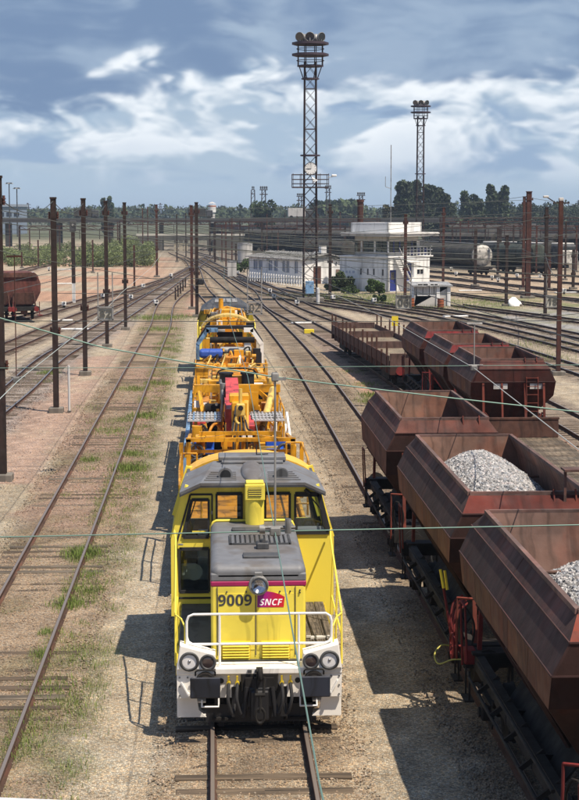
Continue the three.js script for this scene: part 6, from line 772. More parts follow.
{ // small shed before the signal box
  const a = spot(414, 306.5), b = spot(450, 307), w = a.distanceTo(b), S = thing('track_shed', 'low white lean-to shed with open doorway before the signal box', 'shed', [a.x, 0, a.z], 0), h = heightAt(a, 286.5), d = 3.2;
  const holes = [[0.3, 1.0, 1.0, 1.1], [1.45, 1.0, 0.75, 1.1], [2.35, 0.02, 0.95, 2.1], [3.45, 1.1, 0.5, 1.0]].filter((q) => q[0] + q[2] < w - 0.15);
  obj('front_wall', [wallWith(w, h, 0.12, holes).translate(0, 0, -0.12)], M.plasterGrey, S); windows(S, holes.filter((_, i) => i !== 2), 0); obj('rear_wall', [box(w, h, 0.12, w / 2, h / 2, -d)], M.plaster, S); for (const x of [0.06, w - 0.06]) obj('side_wall', [box(0.12, h, d - 0.3, x, h / 2, -d / 2)], M.plaster, S); obj('corner_post', [box(0.3, h, 0.1, 2.2, h / 2, 0.06), box(0.3, h, 0.1, w - 0.14, h / 2, 0.06)], M.plaster, S); obj('roof', [slab([V(-0.2, h + 0.1, 0.3), V(w + 0.2, h + 0.1, 0.3), V(w + 0.2, h + 0.3, -d - 0.2), V(-0.2, h + 0.3, -d - 0.2)], 0.12)], M.roofMetal, S);
  for (const [px, py, l] of [[411, 307.5, 'orange drum left of the shed doorway'], [440.5, 308, 'rusty orange drum at the right end of the shed']]) { const q = spot(px, py), dr = thing('drum', l, 'drum', [q.x, 0, q.z]); obj('body', [cyl(0.30, 0.85, 0, 0.43, 0, 'y', 18)], mat([0.45, 0.13, 0.05], 0.6, { map: wearMap }), dr); obj('hoop', [0.1, 0.35, 0.6, 0.82].map((y) => new THREE.TorusGeometry(0.31, 0.02, 5, 18).rotateX(Math.PI / 2).translate(0, y, 0)), M.rustOrange, dr); }
}
{ // long white house with ribbed metal roof
  const a = spot(249, 279), b = spot(302, 284), w = a.distanceTo(b), ang = Math.atan2(-(b.z - a.z), b.x - a.x), S = thing('long_white_house', 'long low white house with grey ribbed metal roof left of the clock tower', 'house', [a.x, 0, a.z], ang), h = heightAt(a, 256.5), d = 6;
  const k = w / 13, wl = [[1.2, 1.3, 1.0, 1.3], [2.6, 1.3, 0.9, 1.3], [5.0, 1.3, 1.0, 1.3], [6.4, 1.3, 0.9, 1.3], [8.4, 1.2, 0.7, 1.5], [9.4, 1.2, 0.7, 1.5], [11.3, 1.2, 0.8, 1.5]].map(([x, y, q, r]) => [x * k, y, q * k, r]);
  obj('front_wall', [wallWith(w, h, 0.25, wl).translate(0, 0, -0.25)], M.plaster, S); windows(S, wl, 0, mat([0.20, 0.26, 0.38], 0.3)); windows(S, [], 0);
  obj('end_wall', [box(0.25, h, d, w - 0.12, h / 2, -d / 2 - 0.26), box(0.25, h, d, 0.12, h / 2, -d / 2 - 0.26)], M.plaster, S); obj('rear_wall', [box(w, h, 0.25, w / 2, h / 2, -d - 0.4)], M.plaster, S); obj('porch_door', [box(0.02, 2.1, 1.0, w + 0.02, 1.05, -2)], M.rustBrown, S);
  obj('roof', [slab([V(-0.3, h + 0.05, 0.4), V(w + 0.4, h + 0.05, 0.4), V(w + 0.4, h + 0.75, -d / 2 - 0.2), V(-0.3, h + 0.75, -d / 2 - 0.2)], 0.1), slab([V(w + 0.4, h + 0.05, -d - 0.8), V(-0.3, h + 0.05, -d - 0.8), V(-0.3, h + 0.75, -d / 2 - 0.2), V(w + 0.4, h + 0.75, -d / 2 - 0.2)], 0.1)], M.roofMetal, S); for (let i = 0; i < 22; i++) { const x = -0.2 + i * (w + 0.5) / 21; obj('roof_rib', [bar([x, h + 0.08, 0.4], [x, h + 0.78, -d / 2 - 0.2], 0.06)], M.galv, S); } obj('chimney', [box(0.7, 1.0, 0.7, w - 0.6, h + 1.2, -d / 2)], M.plaster, S); obj('wall_lamp', [rbox(0.3, 0.3, 0.3, w * 0.38, h - 0.3, 0.2, 0.08)], M.plaster, S);
  const fa = spot(248, 281), fb = spot(302, 287), F = thing('post_fence', 'low fence of white concrete posts before the long white house', 'fence', [0, 0, 0]); for (let i = 0; i <= 22; i++) { const q = fa.clone().lerp(fb, i / 22); obj('fence_post', [box(0.14, 1.2, 0.12, q.x, 0.6, q.z)], M.plaster, F); } for (const y of [0.5, 1.0]) obj('fence_rail', [bar([fa.x, y, fa.z], [fb.x, y, fb.z], 0.05)], M.plasterGrey, F);
}
{ // white gabled shed
  const a = spot(300, 283.5), w = 45 * -a.z / 1700, S = thing('white_gabled_shed', 'white shed with shallow gable and two windows behind the clock tower', 'shed', [a.x, 0, a.z]), h = heightAt(a, 263), hp = heightAt(a, 253.5), wl = [[w * 0.46, 2.1, 0.55, 0.55], [w * 0.72, 2.1, 0.55, 0.55]];
  obj('front_wall', [extr([[0, 0], [w, 0], [w, h], [w * 0.42, hp], [0, h + 0.4]], 0.25, 0, [...wl.map(([x, y, q, r]) => [[x, y], [x + q, y], [x + q, y + r], [x, y + r]]), [[w * 0.08, 0.02], [w * 0.2, 0.02], [w * 0.2, 2.2], [w * 0.08, 2.2]]]).translate(0, 0, -0.25)], M.plaster, S); windows(S, wl, 0); obj('door', [box(w * 0.12, 2.2, 0.06, w * 0.14, 1.1, -0.15)], M.rustBrown, S); obj('roof', [slab([V(-0.2, h + 0.45, 0.2), V(w * 0.42, hp + 0.06, 0.2), V(w * 0.42, hp + 0.06, -6), V(-0.2, h + 0.45, -6)].reverse(), 0.1), slab([V(w * 0.42, hp + 0.06, 0.2), V(w + 0.2, h + 0.02, 0.2), V(w + 0.2, h + 0.02, -6), V(w * 0.42, hp + 0.06, -6)].reverse(), 0.1)], M.roofMetal, S); obj('side_wall', [box(0.25, h, 5.7, w - 0.12, h / 2, -3.1)], M.plaster, S); obj('wall_panel', [box(w * 0.30, 1.1, 0.05, w * 0.55, 0.9, 0.03), box(w * 0.12, 1.4, 0.05, w * 0.86, 1.0, 0.03)], mat([0.22, 0.15, 0.12], 0.8), S); obj('blue_panel', [box(w * 0.16, 0.8, 0.05, w * 0.42, 0.5, 0.06)], mat([0.25, 0.32, 0.45], 0.7), S); }
// ------------------------------------------------------------------ wagons further out
function tankWagon(label, a, b, m, endM, group) {            // a, b: its two ends on the ground
  const len = a.distanceTo(b), t = thing('tank_wagon', label, 'tank wagon', [(a.x + b.x) / 2, 0, (a.z + b.z) / 2], Math.atan2(-(b.z - a.z), b.x - a.x), group), h = len / 2 - 0.7, r = 1.5;
  obj('barrel', [cyl(r, 2 * h - 1.0, 0, 2.75, 0, 'x', 26)], m, t); for (const s of [-1, 1]) obj('barrel_end', [new THREE.SphereGeometry(r, 20, 8, 0, 6.2832, 0, Math.PI / 2).scale(1, 0.36, 1).rotateZ(-s * Math.PI / 2).translate(s * (h - 0.5), 2.75, 0)], s > 0 ? endM : m, t);
  obj('underframe', [box(2 * h + 0.6, 0.3, 2.2, 0, 1.05, 0)], M.wagonDark, t); for (const s of [-1, 1]) { obj('bogie', [box(2.6, 0.5, 2.1, s * (h - 1.8), 0.62, 0), ...[-0.9, 0.9].flatMap((q) => [-0.8, 0.8].map((z) => cyl(0.44, 0.12, s * (h - 1.8) + q, 0.5, z, 'z', 14)))], M.grimeBlack, t); obj('buffer', [-0.87, 0.87].map((z) => cyl(0.18, 0.6, s * (h + 0.55), 1.05, z, 'x', 12)), M.wagonDark, t); }
  obj('dome', [cyl(0.4, 0.4, 0, 4.3, 0, 'y', 16)], m, t); obj('walkway', [box(2 * h - 2, 0.06, 0.7, 0, 4.33, 0), bar([-h + 1, 4.8, 0.4], [h - 1, 4.8, 0.4], 0.04)], M.galv, t); for (let k = 0; k < 4; k++) obj('strap', [new THREE.TorusGeometry(r + 0.01, 0.035, 5, 26).rotateY(Math.PI / 2).translate(-h + 1.2 + k * (2 * h - 2.4) / 3, 2.75, 0)], M.wagonDark, t);
  return t;
}
{ const q = (px, py) => spot(px, py);
  tankWagon('grey-green tank wagon with a white round end, behind the signal box', q(403, 268), q(485, 276), M.tank, M.tankWhite); tankWagon('green tank wagon with curved ribs, middle of the tank train', q(499, 271.5), q(541, 275), M.tankGreen, M.tankGreen); tankWagon('short grey tank wagon before the white-nosed train', q(528, 268), q(556, 270), M.tank, M.tank);
  tankWagon('dark grey tank wagon beyond the white gabled shed', q(306, 265), q(352, 268), M.tank, M.tank); }
{ // white-nosed train at the right edge
  const a = spot(565, 270), t = thing('white_nosed_train', 'train with white front and dark windscreen at the far right', 'train', [a.x, 0, a.z], 0.5); obj('body', [rbox(2.9, 3.0, 20, 0, 2.3, -9, 0.35, 3)], M.greyDark, t); obj('nose', [rbox(2.92, 2.2, 0.8, 0, 1.9, 0.9, 0.3, 3)], M.tankWhite, t); obj('windscreen', [box(2.3, 0.8, 0.05, 0, 3.0, 1.06)], M.darkGlass, t); obj('roof', [rbox(2.6, 0.3, 19, 0, 3.9, -9, 0.12)], M.plasterGrey, t); for (const x of [-0.9, 0.9]) obj('headlight', [cyl(0.16, 0.08, x, 1.5, 1.32, 'z', 12)], M.lens, t); obj('bogie', [box(2.3, 0.7, 3, 0, 0.6, -2), box(2.3, 0.7, 3, 0, 0.6, -15)], M.grimeBlack, t); for (let k = 0; k < 6; k++) obj('side_window', [box(0.04, 0.8, 1.6, -1.46, 2.7, -2 - k * 2.6)], M.darkGlass, t); }
// box and open wagons in the far sidings
const farGroup = 'dark goods wagons standing in the far sidings';
const wagonKind = [0, 1, 2].map((k) => { const t = thing('goods_wagon', 'dark goods wagon standing in line in the far sidings', 'goods wagon', [0, 0, 0], 0, farGroup); const len = 13, H = [2.9, 2.2, 1.6][k];
  obj('body', k === 0 ? [rbox(len, H, 2.8, 0, 1.3 + H / 2, 0, 0.15)] : [box(len, H, 0.1, 0, 1.3 + H / 2, 1.35), box(len, H, 0.1, 0, 1.3 + H / 2, -1.35), box(0.1, H, 2.6, len / 2, 1.3 + H / 2, 0), box(0.1, H, 2.6, -len / 2, 1.3 + H / 2, 0), box(len, 0.1, 2.7, 0, 1.4, 0)], [M.wagonDark, M.wagonBrown, M.wagonDark][k], t); if (k === 0) obj('roof', [cyl(2.1, len, 0, 2.75, 0, 'x', 20).scale(1, 1, 0.7)], M.tank, t);
  for (let q = 0; q < 8; q++) obj('rib', [box(0.12, H, 0.1, -len / 2 + 0.8 + q * (len - 1.6) / 7, 1.3 + H / 2, 1.44)], M.wagonBrown, t); obj('underframe', [box(len + 0.6, 0.25, 2.3, 0, 1.1, 0)], M.grimeBlack, t); for (const s of [-1, 1]) obj('bogie', [box(2.5, 0.5, 2.1, s * 4.4, 0.6, 0), ...[-0.9, 0.9].flatMap((w) => [-0.8, 0.8].map((z) => cyl(0.44, 0.12, s * 4.4 + w, 0.5, z, 'z', 12)))], M.grimeBlack, t); return t; });
{ const r = rng(88); let first = [true, true, true];
  const line = (pa, pb, n, kinds) => { const a = spot(...pa), b = spot(...pb), L = a.distanceTo(b), d = b.clone().sub(a).normalize(), turn = Math.atan2(-d.z, d.x); for (let i = 0; i < n; i++) { if ((i + 0.5) * 14 > L) break; const p = a.clone().addScaledVector(d, (i + 0.5) * 14), k = kinds[(r() * kinds.length) | 0]; if (r() < 0.12) continue; if (first[k]) { first[k] = false; wagonKind[k].position.copy(p); wagonKind[k].rotation.y = turn; } else dup(wagonKind[k], [p.x, 0, p.z], turn, wagonKind[k].userData.label, farGroup); } };
  line([225, 249], [395, 258], 14, [0, 0, 2]); line([215, 244], [400, 249.5], 14, [0, 1, 2]); line([200, 240], [420, 243.5], 20, [0, 1]); line([440, 258], [600, 262], 12, [0, 0, 1]); line([430, 250], [620, 252.5], 16, [0, 1, 2]); line([430, 244.5], [640, 246], 20, [0, 1]);  line([420, 237], [640, 238], 18, [0, 1, 2]); line([250, 235.5], [400, 236.5], 18, [0, 1]);  line([440, 240.5], [640, 241.5], 20, [0, 0, 1]); line([210, 232], [400, 232.5], 14, [1, 2]); }
{ // two old hoppers at the left edge
  for (const [px, py, l] of [[24, 322, 'round-bodied dull red hopper wagon at the left edge, front one'], [-2, 322.5, 'round-bodied dull red hopper wagon cut by the left edge']]) { const a = spot(px, py), t = thing('round_hopper', l, 'hopper wagon', [a.x, 0, a.z], 0.25), m = rusty([0.17, 0.055, 0.042]);
    obj('body', [extr([[-1.0, 1.5], [-0.6, 1.2], [0.6, 1.2], [1.0, 1.5], [1.4, 2.3], [1.42, 3.0], [1.2, 3.6], [0.9, 3.85], [-0.9, 3.85], [-1.2, 3.6], [-1.42, 3.0], [-1.4, 2.3]], 4.6, 0.25).translate(0, 0, -5)], m, t); obj('end_ring', [extr([[-1.2, 3.6], [-0.9, 3.85], [0.9, 3.85], [1.2, 3.6], [1.0, 3.5], [-1.0, 3.5]], 0.1).translate(0, 0, -0.1)], M.rustBrown, t); obj('underframe', [box(2.4, 0.3, 6.2, 0, 1.05, -2.6)], M.grimeBlack, t); wheelset(t, -0.6, 0.46, M.grimeBlack); wheelset(t, -4.6, 0.46, M.grimeBlack);
    for (const s of [-1, 1]) { obj('buffer', [cyl(0.19, 0.6, s * 0.87, 1.05, 0.75, 'z', 14)], M.redGear, t); obj('step', [box(0.4, 0.05, 0.5, s * 1.2, 0.55, 0.3), bar([s * 1.2, 0.55, 0.3], [s * 1.2, 1.6, 0.3], 0.05)], M.redGear, t); obj('end_post', [bar([s * 0.9, 1.1, 0.35], [s * 0.75, 2.4, 0.1], 0.09)], M.rustBrown, t); } obj('chute', [slab([[-0.6, 1.4, 0.1], [0.6, 1.4, 0.1], [0.8, 2.3, 0.28], [-0.8, 2.3, 0.28]], 0.05), box(0.5, 0.4, 0.3, 0, 0.8, 0.2)], M.rustBrown, t); } }

// ------------------------------------------------------------------ viaduct and tunnel mouth beyond the yard
{ const V1 = thing('road_viaduct', 'long dark road viaduct running low across the horizon', 'viaduct', [0, 0, 0]), z = -440, x0 = -160, x1 = 62, y = 6.9;
  obj('deck', [box(x1 - x0, 0.65, 9, (x0 + x1) / 2, y - 0.45, z)], mat([0.045, 0.045, 0.05], 0.9, { map: plasterMap }), V1); obj('parapet', [box(x1 - x0, 0.4, 0.25, (x0 + x1) / 2, y + 0.08, z + 4.4), box(x1 - x0, 0.4, 0.25, (x0 + x1) / 2, y + 0.08, z - 4.4)], mat([0.06, 0.06, 0.065], 0.9), V1);
  for (let x = x0 + 4; x < x1; x += 13) obj('pier', [box(1.0, y - 0.92, 6.5, x, (y - 0.92) / 2, z)], mat([0.04, 0.04, 0.04], 0.9), V1);
  const r = rng(61); for (let i = 0; i < 7; i++) { const x = lerp(x0 + 20, x1 - 20, (i + 0.3 * r()) / 7), t = thing('lorry', 'small pale lorry driving over the far viaduct', 'lorry', [x, y, z + 1], 0, 'lorries on the far viaduct'); obj('body', [rbox(4.5, 2.2, 2.3, 0, 1.7, 0, 0.1)], r() < 0.5 ? M.plasterGrey : M.tank, t); obj('cab', [rbox(1.7, 1.9, 2.2, 3.2, 1.4, 0, 0.2)], M.greyDark, t); obj('wheel', [cyl(0.48, 2.3, -1.4, 0.48, 0, 'z', 12), cyl(0.48, 2.3, 3.1, 0.48, 0, 'z', 12)], M.tyre, t); } }
{ const a = spot(154, 250.5), b = spot(207, 250.5), T = thing('tunnel_mouth', 'low concrete bridge with dark opening where the left tracks pass under', 'bridge', [0, 0, 0]), h = heightAt(a, 236), w = b.x - a.x, dk = mat([0.10, 0.10, 0.095], 0.9, { map: plasterMap });
  obj('deck', [box(w + 26, 1.0, 9, (a.x + b.x) / 2 + 9, h - 0.5, a.z - 4.5)], dk, T); obj('parapet', [box(w + 26, 0.5, 0.3, (a.x + b.x) / 2 + 9, h + 0.25, a.z - 0.1)], mat([0.52, 0.50, 0.44], 0.9), T);
  obj('abutment', [box(6, h - 1.01, 9, a.x - 1, (h - 1.01) / 2, a.z - 4.5)], dk, T); obj('abutment', [box(20, h - 1.01, 9, b.x + 10, (h - 1.01) / 2, a.z - 4.5)], dk, T); for (const px of [176, 181, 186]) { const q = spot(px, 250.5); obj('pillar', [box(0.9, h - 1.01, 0.9, q.x, (h - 1.01) / 2, a.z - 0.7)], mat([0.42, 0.38, 0.30], 0.9, { map: plasterMap }), T); } obj('wing_wall', [box(0.5, 2.6, 10, b.x + 1.5, 1.3, a.z + 5)], dk, T); }

// ------------------------------------------------------------------ things on the skyline
const farPoint = (px, z) => { const k = V((px - 289.5) / 1700, 0, -1).applyQuaternion(camera.quaternion), t = z / k.z; return V(k.x * t, 0, z); };
{ const p = farPoint(213, -760), h = heightAt(p, 203.5), t = thing('water_tower', 'pale round water tower with red band on the skyline', 'water tower', [p.x, 0, p.z]); obj('shaft', [cyl(1.35, h - 3, 0, (h - 3) / 2, 0, 'y', 18)], M.plasterGrey, t); obj('tank', [cyl(1.75, 3.4, 0, h - 2.2, 0, 'y', 20)], M.plaster, t); obj('band', [cyl(1.8, 0.8, 0, h - 1.2, 0, 'y', 20)], mat([0.4, 0.2, 0.15], 0.8), t); obj('cap', [new THREE.ConeGeometry(1.8, 0.8, 20).translate(0, h + 0.4, 0)], M.plasterGrey, t); }
function farMast(label, px, z, top, head, group) { const p = farPoint(px, z), h = heightAt(p, top), t = thing('floodlight_mast', label, 'mast', [p.x, 0, p.z], 0, group); for (const a of [-1, 1]) for (const b of [-1, 1]) obj('leg', [bar([a * 0.9, 0, b * 0.9], [a * 0.55, h - 1, b * 0.55], 0.22)], M.lattice, t); const n = 10; for (let k = 0; k < n; k++) { const w0 = lerp(0.9, 0.55, k / n), w1 = lerp(0.9, 0.55, (k + 1) / n), y0 = (h - 1) * k / n, y1 = (h - 1) * (k + 1) / n; for (const b of [-1, 1]) obj('brace', [bar([-w0, y0, b * w0], [w1, y1, b * w1], 0.13)], M.lattice, t); } obj('platform', [box(head, 0.3, 1.6, 0, h - 0.9, 0), box(head, 0.3, 1.6, 0, h - 2.4, 0)], M.lattice, t); for (let k = 0; k < 4; k++) obj('floodlight', [rbox(head / 5, 0.9, 0.6, -head / 2 + (k + 0.5) * head / 4, h - 0.2, 0.4, 0.15)], M.greyDark, t); }
farMast('wide-headed lattice mast beside the round dark tree', 264, -560, 187, 2.6); farMast('slim lattice mast left of the round dark tree', 253.5, -600, 187, 1.0); farMast('wide-headed lattice mast left of the steel stack', 360, -620, 193, 3.0); farMast('pale lattice mast just left of the clock tower', 300, -640, 194, 2.6); farMast('pale lattice mast just right of the clock tower', 327.5, -640, 186, 2.4);
for (const [px, top, l] of [[13, 183, 'taller thin lighting column on the left skyline'], [20.5, 188, 'shorter thin lighting column on the left skyline']]) { const p = farPoint(px, -620), h = heightAt(p, top), t = thing('lighting_column', l, 'lamp post', [p.x, 0, p.z]); obj('pole', [cyl(0.28, h, 0, h / 2, 0, 'y', 10, 0.18)], M.greyDark, t); obj('lamp_ring', [cyl(1.1, 0.3, 0, h, 0, 'y', 14)], M.greyDark, t); for (let k = 0; k < 4; k++) obj('lamp', [rbox(0.8, 0.3, 0.5, Math.cos(k * 1.57) * 1.0, h - 0.2, Math.sin(k * 1.57) * 1.0, 0.1)], M.plasterGrey, t); }
for (const [px, top, l, z] of [[575, 200, 'power pylon at the right end of the skyline', -1300], [563, 206, 'distant power pylon left of the rightmost one', -1700], [429, 199, 'thin pylon mast against the poplars', -1500], [142, 205, 'distant pylon above the left viaduct end', -1500], [162, 203, 'thin distant pylon above the tunnel mouth', -1500], [31, 203, 'lattice pylon on the left skyline', -1200]]) { const p = farPoint(px, z), h = heightAt(p, top), t = thing('power_pylon', l, 'pylon', [p.x, 0, p.z]); for (const a of [-1, 1]) for (const b of [-1, 1]) obj('leg', [bar([a * 2.2, 0, b * 2.2], [0.3 * a, h, 0.3 * b], 0.35)], M.lattice, t); for (const y of [0.65, 0.8, 0.93]) obj('cross_arm', [bar([-4 + y * 2, h * y, 0], [4 - y * 2, h * y, 0], 0.35)], M.lattice, t); for (let k = 0; k < 7; k++) obj('brace', [bar([-2.2 + 0.27 * k, h * k / 7, 1.2], [1.9 - 0.27 * k, h * (k + 1) / 7, 0.8], 0.25)], M.lattice, t); }
{ const p = farPoint(8, -700), t = thing('industrial_hall', 'long blue-grey hall with flat roof on the left skyline', 'hall', [p.x, 0, p.z]); obj('wall', [box(16, 11, 20, 0, 5.5, 0)], mat([0.22, 0.27, 0.34], 0.7), t); obj('roof', [box(17, 1.0, 21, 0, 11.5, 0)], mat([0.30, 0.34, 0.40], 0.7), t); for (let k = 0; k < 5; k++) obj('window', [box(2, 1.6, 0.1, -6 + k * 3, 8, 10.05)], M.darkGlass, t); }

// ------------------------------------------------------------------ trees and bushes
const leafM = new THREE.MeshPhysicalMaterial({ vertexColors: true, roughness: 0.85, side: THREE.DoubleSide, transmission: 0.15, thickness: 0 });
function foliage(balls, n, size, seed, tone) {               // leaf clumps spread through a set of balls [x, y, z, r]
  const r = rng(seed), pos = [], col = [], tot = balls.reduce((s, b) => s + b[3] * b[3], 0);
  for (const [bx, by, bz, br] of balls) { const k = Math.max(6, Math.round(n * br * br / tot)), bt = 0.7 + 0.6 * r(); for (let i = 0; i < k; i++) { const u = r() * 2 - 1, a = r() * 6.2832, q = Math.sqrt(1 - u * u), rr = br * (0.45 + 0.6 * Math.sqrt(r())), c = V(bx + Math.cos(a) * q * rr, by + u * rr, bz + Math.sin(a) * q * rr), e = new THREE.Euler(r() * 6, r() * 6, r() * 6), s = size * (0.6 + 0.8 * r()), w = V(s, 0, 0).applyEuler(e), h = V(0, s * 0.8, 0).applyEuler(e), P = [c.clone().sub(w), c.clone().add(h), c.clone().add(w), c.clone().sub(h)], t = bt * (0.75 + 0.5 * r()); for (const v of [0, 1, 2, 0, 2, 3]) { pos.push(P[v].x, P[v].y, P[v].z); col.push(tone[0] * t, tone[1] * t, tone[2] * t); } } }
  const g = new THREE.BufferGeometry(); g.setAttribute('position', new THREE.Float32BufferAttribute(pos, 3)); g.setAttribute('color', new THREE.Float32BufferAttribute(col, 3)); g.computeVertexNormals(); return g;
}
function tree(label, px, z, top, wide, form, tone, n = 1500, group, base = 0) {
  const p = farPoint(px, z), h = heightAt(p, top), t = thing(form === 'poplar' ? 'poplar_tree' : 'broadleaf_tree', label, 'tree', [p.x, 0, p.z], 0, group), r = rng(Math.round(px * 77 - z)), balls = [], limbs = [];
  if (form === 'poplar') for (let k = 0; k < 16; k++) { const y = lerp(0.1, 0.95, k / 15), w = wide * Math.pow(Math.sin(Math.PI * Math.min(0.97, 0.2 + 0.62 * y)), 0.6); balls.push([(r() - 0.5) * w * 0.55, y * h, (r() - 0.5) * w * 0.55, w * (0.45 + 0.15 * r())]); }
  else for (let k = 0; k < 16; k++) { const a = r() * 6.28, q = Math.sqrt(r()), y = lerp(0.32, 0.9, r()), w = wide * Math.sqrt(Math.max(0.1, 1 - Math.pow((y - 0.55) * 1.9, 2))); balls.push([Math.cos(a) * q * w * 0.8, y * h, Math.sin(a) * q * w * 0.8, wide * (0.25 + 0.22 * r())]); if (k < 6) limbs.push(rod([0, h * 0.25, 0], [Math.cos(a) * q * w * 0.6, y * h * 0.9, Math.sin(a) * q * w * 0.6], wide * 0.05, 6, wide * 0.02)); }
  obj('trunk', [rod([0, 0, 0], [0, h * 0.6, 0], wide * 0.11, 9, wide * 0.05), ...limbs], M.bark, t); obj('crown', foliage(balls, n, h * 0.035, Math.round(px * 13), tone), leafM, t);
}
const dark = [0.030, 0.048, 0.018], midG = [0.045, 0.072, 0.022];
[[401, 182], [407, 184], [413, 183], [426, 187], [432, 188], [437, 190], [442, 196], [447, 203]].forEach(([px, tp], i) => tree(['leftmost', 'second', 'third', 'fourth', 'fifth', 'sixth', 'seventh', 'rightmost'][i] + ' dark poplar of the row behind the second light tower', px, -520 - (i % 3) * 14, tp, 3.5, 'poplar', dark, 4200));
tree('tall slim poplar, left of the pair right of the tower', 489, -560, 186, 3.3, 'poplar', midG, 3200); tree('tall slim poplar, right of the pair right of the tower', 501, -560, 187, 3.0, 'poplar', midG, 3200); tree('loose round tree beside the lone left poplar', 471, -570, 195, 4.2, 'round', midG, 3000); tree('slim tree at the left of the loose round tree', 463, -570, 192, 2.8, 'poplar', midG, 2400); tree('low tree left of the poplar pair', 481, -575, 203, 4.0, 'round', midG, 2200);
tree('round dark tree before the wide-headed lattice mast', 263, -540, 199.5, 4.6, 'round', midG, 2200); tree('small twin-topped tree behind the left masts, left top', 106, -700, 198, 1.9, 'poplar', midG, 1700); tree('small twin-topped tree behind the left masts, right top', 112.5, -700, 197, 2.0, 'poplar', midG, 1700); tree('small round bush-like tree left of the poplar row', 388.5, -500, 203, 2.4, 'round', [0.06, 0.06, 0.022], 1200);
[[516, 204], [525, 206], [537, 204], [547, 205], [556, 205], [566, 208], [576, 210], [512, 208]].forEach(([px, tp], i) => tree(['second', 'third', 'fourth', 'fifth', 'sixth', 'seventh', 'rightmost', 'leftmost'][i] + ' bushy dark tree of the belt under the right pylons', px, -620 - (px % 7) * 8, tp, 6.5, 'round', dark, 2600));
{ // far woods along the horizon
  const g = new THREE.BufferGeometry(); g.setAttribute('position', new THREE.Float32BufferAttribute([-1, 0, 0, 0, 0.8, 0.2, 1, 0, 0, -1, 0, 0, 1, 0, 0, 0, -0.8, -0.2], 3)); g.computeVertexNormals();
  const r = rng(17), list = [], crown = (x, z, h, w, n, t) => { for (let i = 0; i < n; i++) { const a = r() * 6.28, q = Math.sqrt(r()) * w, y = h * (0.1 + 0.9 * Math.sqrt(r())) * (1 - 0.35 * (q / w) * (q / w)); list.push([x + Math.cos(a) * q, y, z + Math.sin(a) * q, 0.7 + 0.8 * r(), t * (0.8 + 0.4 * r())]); } };
  for (let i = 0; i < 900; i++) { const z = -900 - 900 * r(), x = z * -1 * lerp(-0.34, 0.36, r()); const hh = 8 + 7 * fbm(x * 0.012, z * 0.004, 3, 44) + 3 * r(); crown(x, z, hh, 4 + 4 * r(), 70, 0.7 + 0.6 * r()); }
  for (let i = 0; i < 130; i++) { const p = farPoint(315 + 42 * r(), -760 - 60 * r()); crown(p.x, p.z, 12.5 + 2.5 * r(), 3.6, 110, 0.9 + 0.3 * r()); }
  const im = new THREE.InstancedMesh(g, new THREE.MeshPhysicalMaterial({ roughness: 0.9, side: THREE.DoubleSide }), list.length), m = new THREE.Matrix4(), q = new THREE.Quaternion(), c = new THREE.Color(); list.forEach(([x, y, z, s, t], i) => { m.compose(V(x, y, z), q.setFromEuler(new THREE.Euler(r() * 6, r() * 6, r() * 6)), V(s, s, s)); im.setMatrixAt(i, m); im.setColorAt(i, c.setRGB(0.056 * t, 0.080 * t, 0.032 * t)); });
  im.name = 'far_woods'; im.castShadow = im.receiveShadow = true; tag(im, 'far green woods along the horizon behind the yard', 'woods', null, 'stuff');
}
function bush(label, px, py, h, w, n, tone, group) { const p = spot(px, py), t = thing('bush', label, 'bush', [p.x, 0, p.z], 0, group), r = rng(Math.round(px * 31 + py)), balls = []; for (let k = 0; k < 17; k++) { const a = r() * 6.28, q = Math.sqrt(r()) * w * 1.15; balls.push([Math.cos(a) * q, h * (0.12 + 0.85 * r() * (1 - 0.45 * q / w)), Math.sin(a) * q * 0.8, h * (0.09 + 0.17 * r())]); } obj('stem', [0, 1, 2].map((k) => rod([0, 0, 0], [(k - 1) * w * 0.5, h * 0.6, 0.2 * k], 0.05, 5, 0.02)), M.bark, t); obj('leaves', foliage(balls, n * 3, 0.085 + h * 0.02, Math.round(px + py * 3), tone), leafM, t); }
bush('round green bush against the signal box, largest one', 374, 293, 1.7, 0.8, 2200, [0.075, 0.125, 0.03]); bush('dark climbing bush at the middle of the signal box wall', 361, 290, 1.5, 0.7, 1600, [0.05, 0.075, 0.025]); bush('low bush at the left end of the signal box', 352, 293, 1.1, 1.0, 700, [0.05, 0.085, 0.022]); bush('bush between white gabled shed and signal box', 342, 291, 2.1, 0.9, 1000, [0.045, 0.07, 0.02]); bush('low green bush right of the brown mast by the tower', 335, 290, 1.2, 0.9, 700, [0.05, 0.085, 0.022]); bush('green bush at the left end of the white house', 244, 272, 2.4, 1.4, 1100, [0.055, 0.10, 0.02]); bush('small green tuft by the tracks below the signal box', 378, 302, 0.9, 0.6, 400, [0.05, 0.09, 0.02]);
{ // thicket on the left bank: nobody could count it
  const r = rng(303), balls = []; for (let i = 0; i < 330; i++) { const px = -30 + 180 * Math.pow(r(), 0.8), py = 250 + 17 * r(), p = spot(px, py); const hh = 0.7 + 1.6 * r() * r() * (px > 95 ? 1.9 : 1); balls.push([p.x, hh * 0.5, p.z, hh * 0.62]); if (r() < 0.4) balls.push([p.x + r() * 2, hh * 0.95, p.z, hh * 0.4]); }
  const m = obj('thicket', foliage(balls, 110000, 0.115, 71, [0.165, 0.205, 0.080]), leafM); tag(m, 'green thicket on the bank beyond the left tracks', 'bushes', null, 'stuff');
}
